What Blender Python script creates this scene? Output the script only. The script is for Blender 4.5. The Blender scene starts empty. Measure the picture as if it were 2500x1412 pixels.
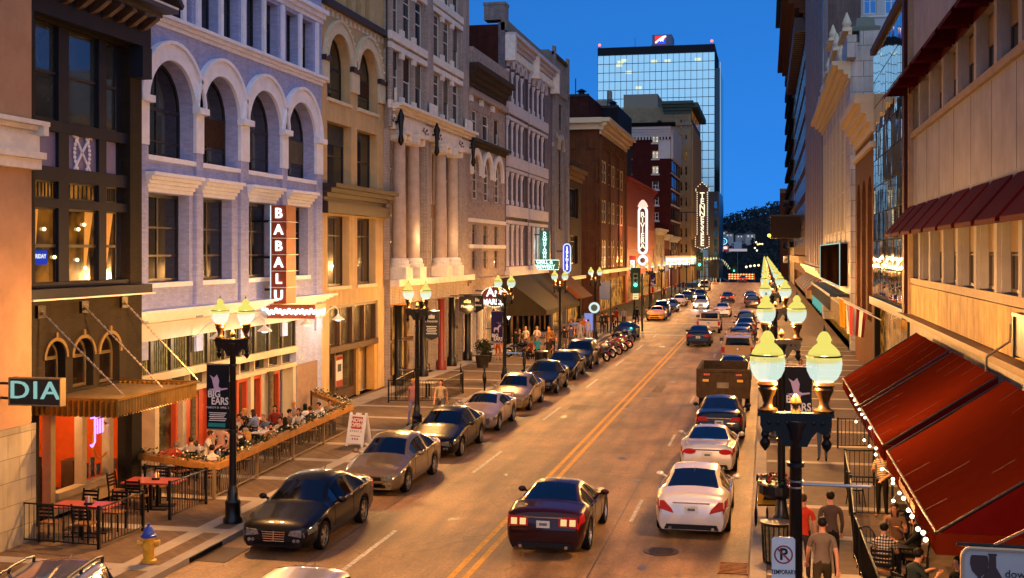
import bpy, math, random
from mathutils import Vector, Matrix
random.seed(7)
R = math.radians
SC = bpy.context.scene
COL = SC.collection
# ---------------------------------------------------------------- camera, sky, exposure
F_, VX, HY, H_ = 2900.0, 1872.0, 616.0, 7.0
TH = math.atan((VX-1250)/F_)
SN, CS = math.sin(TH), math.cos(TH)
cd = bpy.data.cameras.new('camera'); cam = bpy.data.objects.new('camera', cd); COL.objects.link(cam)
cam.location = (0, 0, H_); cam.rotation_euler = (R(90), 0, TH)
cd.sensor_width = 36; cd.lens = F_/2500*36; cd.shift_y = -(706-HY)/2500
cd.clip_start = .1; cd.clip_end = 4000
SC.camera = cam
W_ = bpy.data.worlds.new('World'); SC.world = W_; W_.use_nodes = True
nt = W_.node_tree; bg = nt.nodes['Background']
sky = nt.nodes.new('ShaderNodeTexSky'); sky.sky_type = 'NISHITA'; sky.sun_disc = False
sky.sun_elevation = R(5.0); sky.sun_rotation = R(188); sky.altitude = 0; sky.air_density = 1.0; sky.dust_density = .3; sky.ozone_density = 6.0
SKY_STRENGTH = .15
# the low horizon band is read a little higher up, where dusk has already gone deep blue
wc = nt.nodes.new('ShaderNodeTexCoord'); wa = nt.nodes.new('ShaderNodeVectorMath'); wa.operation = 'ADD'; wa.inputs[1].default_value = (0, 0, .42)
wn = nt.nodes.new('ShaderNodeVectorMath'); wn.operation = 'NORMALIZE'
nt.links.new(wc.outputs['Generated'], wa.inputs[0]); nt.links.new(wa.outputs[0], wn.inputs[0]); nt.links.new(wn.outputs[0], sky.inputs[0])
wt = nt.nodes.new('ShaderNodeMix'); wt.data_type = 'RGBA'; wt.blend_type = 'MULTIPLY'; wt.inputs[0].default_value = 1; wt.inputs[7].default_value = (.75, .92, 1, 1)
nt.links.new(sky.outputs[0], wt.inputs[6])
nt.links.new(wt.outputs[2], bg.inputs[0]); bg.inputs[1].default_value = SKY_STRENGTH
vs_ = SC.view_settings
vs_.view_transform = 'Standard'; vs_.look = 'None'; vs_.gamma = 1; vs_.exposure = 1.3
sl = bpy.data.lights.new('afterglow', 'SUN'); sl.energy = .58; sl.angle = R(100); sl.color = (.80, .88, 1)
so = bpy.data.objects.new('afterglow', sl); COL.objects.link(so); so.rotation_euler = Vector((.45, -1.0, .75)).to_track_quat('Z', 'Y').to_euler()
LAMP_W = 1700.0        # watts of one street-lamp globe
SODIUM = (1.0, .47, .13)

# ---------------------------------------------------------------- picture rays (to read real positions off known planes)
def ray(x, y):
    a = (x-1250)/F_; b = -(y-HY)/F_
    return (-SN+a*CS, CS+a*SN, b)
def gz(x, y, z=0.0):
    r = ray(x, y); t = (z-H_)/r[2]; return (r[0]*t, r[1]*t)
def pX(x, y, X):
    r = ray(x, y); t = X/r[0]; return (r[1]*t, H_+r[2]*t)
def pY(x, y, Y):
    r = ray(x, y); t = Y/r[1]; return (r[0]*t, H_+r[2]*t)
def ground(Y):
    if Y < 300: return 0.0
    if Y < 450: return -2.5e-4*(Y-300)**2
    if Y < 520: return -5.625-.075*(Y-450)
    return -10.9

# ---------------------------------------------------------------- materials
def srgb(h):
    h = h.lstrip('#'); o = []
    for i in (0, 2, 4):
        c = int(h[i:i+2], 16)/255
        o.append(c/12.92 if c <= .04045 else ((c+.055)/1.055)**2.4)
    return tuple(o)
MC = {}
def M(name, hexc='#888888', rough=.6, metal=0., nz=0., ns=3., bump=0., bs=40., spec=.5, coat=0., brick=None, emit=None, es=0., streak=0.):
    if name in MC: return MC[name]
    m = bpy.data.materials.new(name); m.use_nodes = True; MC[name] = m
    t = m.node_tree; N = t.nodes; Lk = t.links; b = N['Principled BSDF']
    c = srgb(hexc) if isinstance(hexc, str) else hexc
    b.inputs['Base Color'].default_value = (*c, 1); b.inputs['Roughness'].default_value = rough
    b.inputs['Metallic'].default_value = metal; b.inputs['Specular IOR Level'].default_value = spec
    if rough >= .6 and spec == .5: b.inputs['Specular IOR Level'].default_value = .12
    if coat: b.inputs['Coat Weight'].default_value = coat; b.inputs['Coat Roughness'].default_value = .03
    if emit is not None:
        b.inputs['Emission Color'].default_value = (*(srgb(emit) if isinstance(emit, str) else emit), 1)
        b.inputs['Emission Strength'].default_value = es*.55
    src = None; tc = None; nz = nz*1.5
    if brick and not streak: streak = .2
    if nz or bump or brick or streak:
        tc = N.new('ShaderNodeTexCoord')
    if brick:
        bw, bh, mort, c2 = brick
        sp = N.new('ShaderNodeSeparateXYZ'); Lk.new(tc.outputs['Object'], sp.inputs[0])
        ad = N.new('ShaderNodeMath'); ad.operation = 'ADD'
        Lk.new(sp.outputs[0], ad.inputs[0]); Lk.new(sp.outputs[1], ad.inputs[1])
        cb = N.new('ShaderNodeCombineXYZ'); Lk.new(ad.outputs[0], cb.inputs[0]); Lk.new(sp.outputs[2], cb.inputs[1])
        bt = N.new('ShaderNodeTexBrick'); Lk.new(cb.outputs[0], bt.inputs[0])
        bt.inputs['Scale'].default_value = 1; bt.inputs['Brick Width'].default_value = bw; bt.inputs['Row Height'].default_value = bh
        bt.inputs['Mortar Size'].default_value = mort; bt.inputs['Mortar Smooth'].default_value = .2
        bt.inputs['Color1'].default_value = (*c, 1); bt.inputs['Color2'].default_value = (*[k*.8 for k in c], 1)
        bt.inputs['Mortar'].default_value = (*srgb(c2), 1)
        src = bt.outputs['Color']
        bp = N.new('ShaderNodeBump'); bp.inputs['Strength'].default_value = .5; bp.inputs['Distance'].default_value = .01; bp.invert = True
        Lk.new(bt.outputs['Fac'], bp.inputs['Height']); Lk.new(bp.outputs[0], b.inputs['Normal'])
    if nz:
        n = N.new('ShaderNodeTexNoise'); n.inputs['Scale'].default_value = ns; n.inputs['Detail'].default_value = 6; n.inputs['Roughness'].default_value = .65
        Lk.new(tc.outputs['Object'], n.inputs['Vector'])
        mr = N.new('ShaderNodeMapRange'); mr.inputs[1].default_value = .3; mr.inputs[2].default_value = .7; mr.inputs[3].default_value = 1-nz; mr.inputs[4].default_value = 1+nz*.5
        Lk.new(n.outputs[0], mr.inputs[0])
        fac = mr.outputs[0]
        if streak:
            mp = N.new('ShaderNodeMapping'); mp.inputs['Scale'].default_value = (2.2, 2.2, .16)
            Lk.new(tc.outputs['Object'], mp.inputs[0])
            n3 = N.new('ShaderNodeTexNoise'); n3.inputs['Scale'].default_value = 1.6; n3.inputs['Detail'].default_value = 5; Lk.new(mp.outputs[0], n3.inputs['Vector'])
            m3 = N.new('ShaderNodeMapRange'); m3.inputs[1].default_value = .35; m3.inputs[2].default_value = .65; m3.inputs[3].default_value = 1-streak; m3.inputs[4].default_value = 1.05
            Lk.new(n3.outputs[0], m3.inputs[0])
            mu = N.new('ShaderNodeMath'); mu.operation = 'MULTIPLY'; Lk.new(fac, mu.inputs[0]); Lk.new(m3.outputs[0], mu.inputs[1]); fac = mu.outputs[0]
        mx = N.new('ShaderNodeVectorMath'); mx.operation = 'SCALE'
        if src: Lk.new(src, mx.inputs[0])
        else: mx.inputs[0].default_value = c
        Lk.new(fac, mx.inputs['Scale']); src = mx.outputs[0]
    if src: Lk.new(src, b.inputs['Base Color'])
    if bump and not brick:
        n2 = N.new('ShaderNodeTexNoise'); n2.inputs['Scale'].default_value = bs; n2.inputs['Detail'].default_value = 4
        Lk.new(tc.outputs['Object'], n2.inputs['Vector'])
        bp = N.new('ShaderNodeBump'); bp.inputs['Strength'].default_value = bump; bp.inputs['Distance'].default_value = .02
        Lk.new(n2.outputs[0], bp.inputs['Height']); Lk.new(bp.outputs[0], b.inputs['Normal'])
    return m
def EM(name, hexc='#ffffff', s=1.0):
    if name in MC: return MC[name]
    m = bpy.data.materials.new(name); m.use_nodes = True; MC[name] = m
    t = m.node_tree; t.nodes.clear()
    e = t.nodes.new('ShaderNodeEmission'); e.inputs[0].default_value = (*srgb(hexc), 1); e.inputs[1].default_value = s*.55
    o = t.nodes.new('ShaderNodeOutputMaterial'); t.links.new(e.outputs[0], o.inputs[0]); return m
def GLOBE(name, lo, hi, s, zc, tr):
    """frosted lamp glass: lets the lamp's own light through, glows two-toned (clear bowl, yellowish dome)"""
    m = bpy.data.materials.new(name); m.use_nodes = True; MC[name] = m
    t = m.node_tree; N = t.nodes; Lk = t.links; N.clear()
    e = N.new('ShaderNodeEmission'); e.inputs[1].default_value = s
    tp = N.new('ShaderNodeBsdfTransparent'); mx = N.new('ShaderNodeMixShader'); mx.inputs[0].default_value = 1-tr
    tc = N.new('ShaderNodeTexCoord'); sp = N.new('ShaderNodeSeparateXYZ'); Lk.new(tc.outputs['Object'], sp.inputs[0])
    n = N.new('ShaderNodeTexNoise'); n.inputs['Scale'].default_value = 6
    mp = N.new('ShaderNodeMapping'); mp.inputs['Scale'].default_value = (.5, .5, 3); Lk.new(tc.outputs['Object'], mp.inputs[0]); Lk.new(mp.outputs[0], n.inputs['Vector'])
    ma = N.new('ShaderNodeMath'); ma.operation = 'MULTIPLY_ADD'; ma.inputs[1].default_value = .22; Lk.new(n.outputs[0], ma.inputs[0]); Lk.new(sp.outputs[2], ma.inputs[2])
    rm = N.new('ShaderNodeMapRange'); rm.inputs[1].default_value = zc-.03+.11; rm.inputs[2].default_value = zc+.05+.11; Lk.new(ma.outputs[0], rm.inputs[0])
    cr = N.new('ShaderNodeMix'); cr.data_type = 'RGBA'; cr.inputs[6].default_value = (*srgb(lo), 1); cr.inputs[7].default_value = (*srgb(hi), 1)
    Lk.new(rm.outputs[0], cr.inputs[0]); Lk.new(cr.outputs[2], e.inputs[0])
    tr_ = N.new('ShaderNodeMapRange'); tr_.inputs[1].default_value = .25; tr_.inputs[2].default_value = .37; tr_.inputs[3].default_value = 1-tr; tr_.inputs[4].default_value = .93
    Lk.new(sp.outputs[2], tr_.inputs[0]); Lk.new(tr_.outputs[0], mx.inputs[0])
    Lk.new(tp.outputs[0], mx.inputs[1]); Lk.new(e.outputs[0], mx.inputs[2])
    o = N.new('ShaderNodeOutputMaterial'); Lk.new(mx.outputs[0], o.inputs[0]); return m

# ---------------------------------------------------------------- mesh building
class MB:
    def __init__(s): s.v = []; s.f = []; s.mi = []; s.st = []
    def add(s, vs, fs, mi=0):
        o = len(s.v); s.st.append((o, len(s.f))); s.v += [tuple(p) for p in vs]; s.f += [tuple(i+o for i in f) for f in fs]; s.mi += [mi]*len(fs); return s
    def box(s, x0, x1, y0, y1, z0, z1, mi=0):
        if x0 > x1: x0, x1 = x1, x0
        if y0 > y1: y0, y1 = y1, y0
        if z0 > z1: z0, z1 = z1, z0
        return s.add([(x0,y0,z0),(x1,y0,z0),(x1,y1,z0),(x0,y1,z0),(x0,y0,z1),(x1,y0,z1),(x1,y1,z1),(x0,y1,z1)],
              [(0,3,2,1),(4,5,6,7),(0,1,5,4),(1,2,6,5),(2,3,7,6),(3,0,4,7)], mi)
    def fb(s, u0, u1, v0, v1, w0, w1, mi=0): return s.box(u0, u1, -w1, -w0, v0, v1, mi)      # facade box: u along, v up, w out
    def poly(s, pts, mi=0): return s.add(pts, [tuple(range(len(pts)))], mi)
    def cyl(s, p, q, r0, r1=None, n=10, cap=True, mi=0):
        r1 = r0 if r1 is None else r1
        p = Vector(p); q = Vector(q); d = (q-p).normalized()
        a = d.orthogonal().normalized(); b = d.cross(a)
        vs = []
        for c, r in ((p, r0), (q, r1)):
            for i in range(n):
                t = 2*math.pi*i/n; vs.append(c+(a*math.cos(t)+b*math.sin(t))*r)
        fs = [(i, (i+1) % n, n+(i+1) % n, n+i) for i in range(n)]
        if cap: fs += [tuple(range(n-1, -1, -1)), tuple(range(n, 2*n))]
        return s.add(vs, fs, mi)
    def tube(s, pts, r, n=6, mi=0):
        for a, b in zip(pts[:-1], pts[1:]): s.cyl(a, b, r, r, n, True, mi)
        return s
    def lathe(s, prof, n=16, c=(0,0,0), mi=0, rot=0.0):
        vs = []; fs = []; k = len(prof)
        for r, z in prof:
            for i in range(n):
                t = 2*math.pi*i/n+rot; vs.append((c[0]+r*math.cos(t), c[1]+r*math.sin(t), c[2]+z))
        for j in range(k-1):
            for i in range(n): fs.append((j*n+i, j*n+(i+1) % n, (j+1)*n+(i+1) % n, (j+1)*n+i))
        fs += [tuple(range(n-1, -1, -1)), tuple(range((k-1)*n, k*n))]
        return s.add(vs, fs, mi)
    def sph(s, c, r, n=10, m=7, mi=0):
        if not hasattr(r, '__len__'): r = (r, r, r)
        vs = [(c[0], c[1], c[2]-r[2])]; fs = []
        for j in range(1, m):
            p = -math.pi/2+math.pi*j/m
            for i in range(n):
                t = 2*math.pi*i/n; vs.append((c[0]+r[0]*math.cos(p)*math.cos(t), c[1]+r[1]*math.cos(p)*math.sin(t), c[2]+r[2]*math.sin(p)))
        vs.append((c[0], c[1], c[2]+r[2])); L = len(vs)-1
        for i in range(n):
            fs.append((0, 1+(i+1) % n, 1+i)); fs.append((L, L-n+i, L-n+(i+1) % n))
        for j in range(m-2):
            for i in range(n):
                a = 1+j*n; fs.append((a+i, a+(i+1) % n, a+n+(i+1) % n, a+n+i))
        return s.add(vs, fs, mi)
    def prism(s, pts, axis, a, b, mi=0):
        """2-D outline extruded along an axis from a to b; axis y -> pts are (x,z); x -> (y,z); z -> (x,y)"""
        def P(p, h): return {'y': (p[0], h, p[1]), 'x': (h, p[0], p[1]), 'z': (p[0], p[1], h)}[axis]
        n = len(pts); vs = [P(p, a) for p in pts]+[P(p, b) for p in pts]
        return s.add(vs, [(i, (i+1) % n, n+(i+1) % n, n+i) for i in range(n)]+[tuple(range(n-1, -1, -1)), tuple(range(n, 2*n))], mi)
    def mesh(s, name, mats, smooth=False):
        me = bpy.data.meshes.new(name); me.from_pydata(s.v, [], s.f)
        for m in (mats if isinstance(mats, (list, tuple)) else [mats]): me.materials.append(m)
        me.polygons.foreach_set('material_index', s.mi)
        if smooth:
            me.polygons.foreach_set('use_smooth', [True]*len(s.f))
            me.set_sharp_from_angle(angle=R(40)) if hasattr(me, 'set_sharp_from_angle') else None
        me.update(); return me
    def split(s, name, mats, parent=None, smooth=False):
        """every piece added becomes a part of its own"""
        ends = s.st[1:]+[(len(s.v), len(s.f))]
        for (v0, f0), (v1, f1) in zip(s.st, ends):
            m = MB(); m.add(s.v[v0:v1], [tuple(i-v0 for i in f) for f in s.f[f0:f1]]); m.build(name, mats, parent, smooth)
    def build(s, name, mats, parent=None, smooth=False, loc=None):
        return obj(name, s.mesh(name, mats, smooth), parent, loc)
def obj(name, me, parent=None, loc=None, rz=0):
    o = bpy.data.objects.new(name, me); COL.objects.link(o)
    if parent is not None: o.parent = parent
    if loc is not None: o.location = loc
    if rz: o.rotation_euler[2] = rz
    return o
def tag(o, label=None, cat=None, group=None, kind=None):
    if label: o['label'] = label
    if cat: o['category'] = cat
    if group: o['group'] = group
    if kind: o['kind'] = kind
    return o
def empty(name, loc, rz=0, label=None, cat=None, group=None):
    o = bpy.data.objects.new(name, None); COL.objects.link(o); o.location = loc; o.rotation_euler[2] = rz; o.empty_display_size = .2
    return tag(o, label, cat, group)
KIDS = {}
def children(o):
    return [c for c in o.children]
def copy_tree(o, parent=None):
    c = o.copy(); COL.objects.link(c); c.parent = parent
    for k in list(o.children): copy_tree(k, c)
    return c
def struct(name, mb, mat):
    o = mb.build(name, mat); o['kind'] = 'structure'; return o
_fc = {}
def text(body, parent, name, mat, size, at, ax=(1,0,0), up=(0,0,1), depth=.01, align='CENTER', sx=1.0, track=1.0, bold=0.0, label=None):
    """lettering as a solid mesh: origin at, running along ax, upright along up"""
    key = (body, size, depth, align, sx, track, bold)
    if key not in _fc:
        cu = bpy.data.curves.new('lettering', 'FONT'); cu.body = body; cu.size = size; cu.align_x = align; cu.align_y = 'CENTER'
        cu.extrude = depth/2; cu.space_character = track; cu.offset = bold; cu.resolution_u = 3; cu.space_line = .9
        o = bpy.data.objects.new('lettering', cu); COL.objects.link(o)
        me = bpy.data.meshes.new_from_object(o.evaluated_get(bpy.context.evaluated_depsgraph_get()))
        bpy.data.objects.remove(o); bpy.data.curves.remove(cu)
        if sx != 1:
            for v in me.vertices: v.co.x *= sx
        _fc[key] = me
    me = _fc[key].copy(); me.materials.clear(); me.materials.append(mat)
    ax = Vector(ax).normalized(); up = Vector(up).normalized(); n = ax.cross(up)
    mt = Matrix(((ax.x, up.x, n.x, at[0]), (ax.y, up.y, n.y, at[1]), (ax.z, up.z, n.z, at[2]), (0, 0, 0, 1)))
    me.transform(mt); o = obj(name, me, parent)
    if label: o['label'] = label
    return o
def point(name, parent, loc, w, col=SODIUM, rad=.12):
    l = bpy.data.lights.new(name, 'POINT'); l.energy = w if name == 'lamp_light' and w > 500 else w*.4; l.color = col; l.shadow_soft_size = rad
    o = bpy.data.objects.new(name, l); COL.objects.link(o); o.location = loc; o.parent = parent; return o

# common materials
GLASS = M('dark_window_glass', '#0b0d10', .06, spec=.8)
FR_BLK = M('black_window_frame', '#0d0e10', .45)
FR_WHT = M('white_window_frame', '#c9c4b6', .5, nz=.1)
IRON = M('black_iron', '#0b0b0c', .35, .3)
IRONB = M('dark_bronze_iron', '#17120d', .38, .5, nz=.25, ns=12)
STEEL = M('brushed_steel', '#9a968f', .3, .9)
WHITE = M('white_paint', '#d8d3c8', .5, nz=.08, ns=6)
DARK = M('dark_interior', '#0c0a09', .9)
RUBBER = M('tyre_rubber', '#0c0c0c', .8)
# ---------------------------------------------------------------- facades
SPLIT = {'column_x', 'window_column', 'window_column_cap', 'bracket', 'teal_lit_pier', 'finial', 'window_blind', 'panel_joint', 'colonnette', 'vent', 'arch_bead', 'street_pier', 'street_glass', 'window', 'window_bay', 'dark_bay', 'side_corbel', 'corbel', 'shop_front', 'scroll_x', 'cornice_bracket', 'street_window', 'street_window_band', 'roof_house', 'chimney', 'conduit_x', 'roof_vent', 'corbel_table', 'balcony_row', 'gable_rake', 'dark_course_x'}
BLINDS = [M('cream_roller_blind', '#5d5544', .7, nz=.2), M('grey_blind', '#3c3d3e', .7, nz=.2), M('brown_curtain', '#3f2a1c', .8, nz=.3, ns=6)]
class Fac:
    """one building front: local x runs along it, z up, -y outward"""
    def __init__(s, name, label, side, X, Ya, Yb, top, depth, wallmat, thick=.45, sidemat=None, base=0.0, group=None, cat='building', rear_drop=0.0):
        s.side = side; s.X = X; s.Ya = Ya; s.Yb = Yb; s.W = abs(Yb-Ya); s.top = top; s.base = base; s.th = thick
        if side == 'L': s.e = empty(name, (X, Ya, base), R(90), label, cat, group)
        elif side == 'R': s.e = empty(name, (X, Yb, base), R(-90), label, cat, group)
        else: s.e = empty(name, (Ya, X, base), 0, label, cat, group)        # side 'F': faces the camera; X is its Y, Ya..Yb its x-range
        s.holes = []; s.wm = wallmat; s.sm = sidemat or wallmat; s.depth = depth; s.drop = rear_drop
        s.parts = {}
    def uv(s, x, y):
        if s.side == 'F':
            a, z = pY(x, y, s.X); return (a-s.Ya, z-s.base)
        Y, z = pX(x, y, s.X)
        return ((Y-s.Ya) if s.side == 'L' else (s.Yb-Y), z-s.base)
    def u(s, x): return s.uv(x, 600)[0]
    def part(s, name, mat, smooth=False):
        if name not in s.parts: s.parts[name] = (MB(), mat, smooth)
        return s.parts[name][0]
    def hole(s, u0, u1, v0, v1, arch=False): s.holes.append((u0, u1, v0, v1, arch))
    def win(s, u0, u1, v0, v1, arch=False, d=.3, fr=None, pane=None, mull=1, rails=(.5,), fw=.09, sill=None, name='window', trans=None):
        fr = fr or FR_BLK; pane = pane or GLASS
        s.hole(u0, u1, v0, v1, arch)
        W = u1-u0; rr = W/2; vsp = v1-rr if arch else v1
        m = MB()
        a, b = -d-.06, -d
        m.fb(0, fw, 0, vsp-v0, a, b); m.fb(W-fw, W, 0, vsp-v0, a, b); m.fb(fw, W-fw, 0, fw, a, b)
        if arch:
            k = 10
            for i in range(k):
                t0 = math.pi*i/k; t1 = math.pi*(i+1)/k
                q = []
                for t, r in ((t0, rr), (t1, rr), (t1, rr-fw), (t0, rr-fw)): q.append((rr+r*math.cos(t), vsp-v0+r*math.sin(t)))
                m.add([(p[0], -b, p[1]) for p in q]+[(p[0], -a, p[1]) for p in q], [(0,1,2,3),(7,6,5,4),(2,6,7,3),(1,5,6,2)])
            m.fb(fw, W-fw, vsp-v0-fw/2, vsp-v0+fw/2, a, b-.003)
        else:
            m.fb(fw, W-fw, v1-v0-fw, v1-v0, a, b)
        hh = vsp-v0
        for i in range(mull):
            c = W*(i+1)/(mull+1); m.fb(c-fw*.45, c+fw*.45, fw, (v1-v0-fw) if not arch else (v1-v0-fw*1.2), a, b-.004)
        for r in rails:
            m.fb(fw, W-fw, hh*r-fw*.3, hh*r+fw*.3, a, b-.008)
        o = m.build(name, fr, s.e, loc=(u0, 0, v0))
        p = MB(); y = d+.035; tl = random.uniform(-.012, .012)
        if arch:
            pts = [(0, y, 0), (W, y, 0)]+[(rr+rr*math.cos(math.pi*i/12), y, hh+rr*math.sin(math.pi*i/12)) for i in range(13)]
            p.poly(pts)
        else: p.poly([(0, y+tl, 0), (W, y-tl, 0), (W, y-tl, v1-v0), (0, y+tl, v1-v0)])
        p.build('pane', pane, o)
        if pane is GLASS and v1-v0 > 1.2 and random.random() < .45:
            hb = random.uniform(.25, .6)*(vsp-v0); b_ = random.choice(BLINDS)
            MB().poly([(fw, d-.001, vsp-v0-hb), (W-fw, d-.001, vsp-v0-hb), (W-fw, d-.001, vsp-v0-.02), (fw, d-.001, vsp-v0-.02)]).build('blind', b_, o)
        if sill: MB().fb(-.08, W+.08, -.16, -.004, -.1, .1).build('sill', sill, o)
        return o
    def archring(s, uc, vc, r0, r1, w0, w1, part, mat, legs=0.0, k=18):
        m = MB()
        for i in range(k):
            t0 = math.pi*i/k; t1 = math.pi*(i+1)/k
            q = [(uc+r*math.cos(t), vc+r*math.sin(t)) for t, r in ((t0, r0), (t0, r1), (t1, r1), (t1, r0))]
            vs = [(a, -w1, b) for a, b in q]+[(a, -w0, b) for a, b in q]
            fs = [(0,1,2,3), (1,5,6,2), (4,0,3,7)]
            if i == 0: fs.append((0,4,5,1))
            if i == k-1: fs.append((3,2,6,7))
            m.add(vs, fs)
        m.build(part, mat, s.e)
    def trim(s, part, mat, u0, u1, v0, v1, w0, w1): return MB().fb(u0, u1, v0, v1, w0, w1).build(part, mat, s.e)
    def cornice(s, part, mat, u0, u1, v0, v1, w, steps=4, ov=None):
        """stepped/coved moulding growing outward with height"""
        m = s.part(part, mat); ov = w*.5 if ov is None else ov
        for i in range(steps):
            a = v0+(v1-v0)*i/steps; b = v0+(v1-v0)*(i+1)/steps-.004; ww = w*((i+1)/steps)**1.4
            m.fb(u0-ov*(i+1)/steps, u1+ov*(i+1)/steps, a, b, 0.002, ww)
    def dentils(s, part, mat, u0, u1, v0, v1, w, n, duty=.5):
        m = s.part(part, mat); st = (u1-u0)/n
        for i in range(n): m.fb(u0+st*i, u0+st*(i+duty), v0, v1, .002, w)
    def text(s, body, part, mat, size, u, v, w=.03, **k):
        return text(body, s.e, part, mat, size, (u, -w, v), **k)
    def done(s):
        us = sorted({0.0, s.W, *[h[0] for h in s.holes], *[h[1] for h in s.holes]})
        vs = sorted({0.0, s.top, *[h[2] for h in s.holes], *[h[3] for h in s.holes]})
        us = [q for q in us if -1e-6 <= q <= s.W+1e-6]; vs = [q for q in vs if -1e-6 <= q <= s.top+1e-6]
        m = MB()
        for i in range(len(us)-1):
            if us[i+1]-us[i] < 1e-5: continue
            uc = (us[i]+us[i+1])/2
            run = None
            for j in range(len(vs)-1):
                vc = (vs[j]+vs[j+1])/2
                if vs[j+1]-vs[j] < 1e-6: continue
                inh = any(h[0] < uc < h[1] and h[2] < vc < h[3] for h in s.holes)
                if not inh: m.add([(us[i], 0, vs[j]), (us[i+1], 0, vs[j]), (us[i+1], 0, vs[j+1]), (us[i], 0, vs[j+1])], [(0,1,2,3)])
        t = s.th
        for u0, u1, v0, v1, ar in s.holes:
            if ar:
                r = (u1-u0)/2; vsp = v1-r; uc = (u0+u1)/2; k = 14
                arc = [(uc+r*math.cos(math.pi*i/k), vsp+r*math.sin(math.pi*i/k)) for i in range(k+1)]
                for i in range(k//2):          # spandrels
                    m.add([(u1, 0, v1), (arc[i+1][0], 0, arc[i+1][1]), (arc[i][0], 0, arc[i][1])], [(0,1,2)])
                for i in range(k//2, k):
                    m.add([(u0, 0, v1), (arc[i+1][0], 0, arc[i+1][1]), (arc[i][0], 0, arc[i][1])], [(0,1,2)])
                for i in range(k):
                    a, b = arc[i], arc[i+1]
                    m.add([(a[0], 0, a[1]), (b[0], 0, b[1]), (b[0], t, b[1]), (a[0], t, a[1])], [(0,1,2,3)])
                vt = vsp
            else:
                vt = v1
                m.add([(u0, 0, v1), (u1, 0, v1), (u1, t, v1), (u0, t, v1)], [(0,1,2,3)])
            m.add([(u0, 0, v0), (u0, 0, vt), (u0, t, vt), (u0, t, v0)], [(0,1,2,3)])
            m.add([(u1, 0, v0), (u1, t, v0), (u1, t, vt), (u1, 0, vt)], [(0,1,2,3)])
            m.add([(u0, 0, v0), (u0, t, v0), (u1, t, v0), (u1, 0, v0)], [(0,1,2,3)])
        # wall ends and top
        m.add([(0,0,0),(0,t,0),(0,t,s.top),(0,0,s.top)], [(0,3,2,1)]); m.add([(s.W,0,0),(s.W,t,0),(s.W,t,s.top),(s.W,0,s.top)], [(0,1,2,3)])
        m.add([(0,0,s.top),(s.W,0,s.top),(s.W,t,s.top),(0,t,s.top)], [(0,1,2,3)])
        m.build('wall', s.wm, s.e)
        if s.depth:
            MB().box(0.0, s.W, t+.002, s.depth, getattr(s, 'mass0', 0), s.top-s.drop).build('building_mass', s.sm, s.e)
        for n, (mb, mat, sm) in s.parts.items():
            if mb.v: (mb.split if n in SPLIT else mb.build)(n, mat, s.e, sm)
        return s.e

def LIT(name, hexc, s, dark='#120a05', scale=2.0):
    """a window with lamps on behind it: uneven warm room seen through the glass"""
    if name in MC: return MC[name]
    m = M(name, '#0d0a08', .08, spec=.8); t = m.node_tree; N = t.nodes; Lk = t.links; b = N['Principled BSDF']
    tc = N.new('ShaderNodeTexCoord'); n = N.new('ShaderNodeTexNoise'); n.inputs['Scale'].default_value = scale; n.inputs['Detail'].default_value = 5
    Lk.new(tc.outputs['Object'], n.inputs[0]); r = N.new('ShaderNodeValToRGB'); Lk.new(n.outputs[0], r.inputs[0])
    r.color_ramp.elements[0].position = .38; r.color_ramp.elements[0].color = (*srgb(dark), 1)
    r.color_ramp.elements[1].position = .72; r.color_ramp.elements[1].color = (*srgb(hexc), 1)
    Lk.new(r.outputs[0], b.inputs['Emission Color']); b.inputs['Emission Strength'].default_value = s*.55
    return m
LIT_AMBER = LIT('lit_amber_window', '#d98a2c', .55)
LIT_DIM = LIT('dim_lit_window', '#7a5528', .35)
LIT_SHOP = LIT('lit_shop_window', '#e0902f', .8, '#2a1407', 1.2)
LIT_WHITE = LIT('lit_white_window', '#f2e4c0', .9, '#8a7a58', 3.0)
LIT_GOLD = LIT('lit_gold_window', '#c8872e', .45, '#3a2209', 1.5)

W_LAV = M('lavender_painted_brick', '#a3abd2', .7, nz=.05, streak=.08, ns=1.2, brick=(.22, .075, .006, '#959dc4'))
W_LAVT = M('pale_lavender_trim', '#dde2ec', .6, nz=.08, ns=3)
SLATE = M('dark_slate_paint', '#20222c', .6, nz=.15, ns=2)
SLATEB = M('dark_slate_brick', '#2c251c', .75, nz=.15, ns=2, brick=(.22, .075, .006, '#2c241b'))
LAVP = M('lavender_panel', '#6f6a8c', .55, nz=.1)
TANB = M('tan_stucco', '#bda274', .75, nz=.1, ns=1.5, streak=.12)
CREAM = M('cream_trim', '#c9bd9d', .6, nz=.1, ns=3)
BRNT = M('dark_brown_trim', '#2c1811', .5, nz=.2, ns=5)
TAUPE = M('taupe_brick', '#b3a598', .8, nz=.12, ns=1.2, brick=(.24, .08, .007, '#7d6a5c'))
WSTN = M('white_stone_trim', '#dcd3c4', .65, nz=.12, ns=3, bump=.15)
STONE = M('rough_pink_stone', '#a08d80', .85, nz=.28, ns=3.5, bump=.6, bs=9)
STONEB = M('rusticated_stone', '#a08d80', .9, nz=.25, ns=2, brick=(.8, .32, .02, '#5d4c42'))
PURPB = M('mauve_brown_brick', '#7a7076', .8, nz=.15, ns=1.5, brick=(.24, .08, .007, '#5d5256'))
MAROONB = M('maroon_brick', '#4a241c', .85, nz=.2, ns=1.5, brick=(.24, .08, .008, '#3c2019'))
GREYB = M('pale_grey_brick', '#8d8580', .8, nz=.15, ns=2, brick=(.3, .1, .01, '#7b736e'))
BRNB = M('brown_brick', '#6b4225', .85, nz=.18, ns=1, brick=(.24, .08, .008, '#55351f'))
REDB = M('dark_red_brick', '#4e1c16', .85, nz=.2, ns=.6, brick=(.24, .08, .008, '#3f1814'))
TANS = M('tan_stone', '#8f7b5d', .8, nz=.15, ns=.7, streak=.1)
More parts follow.
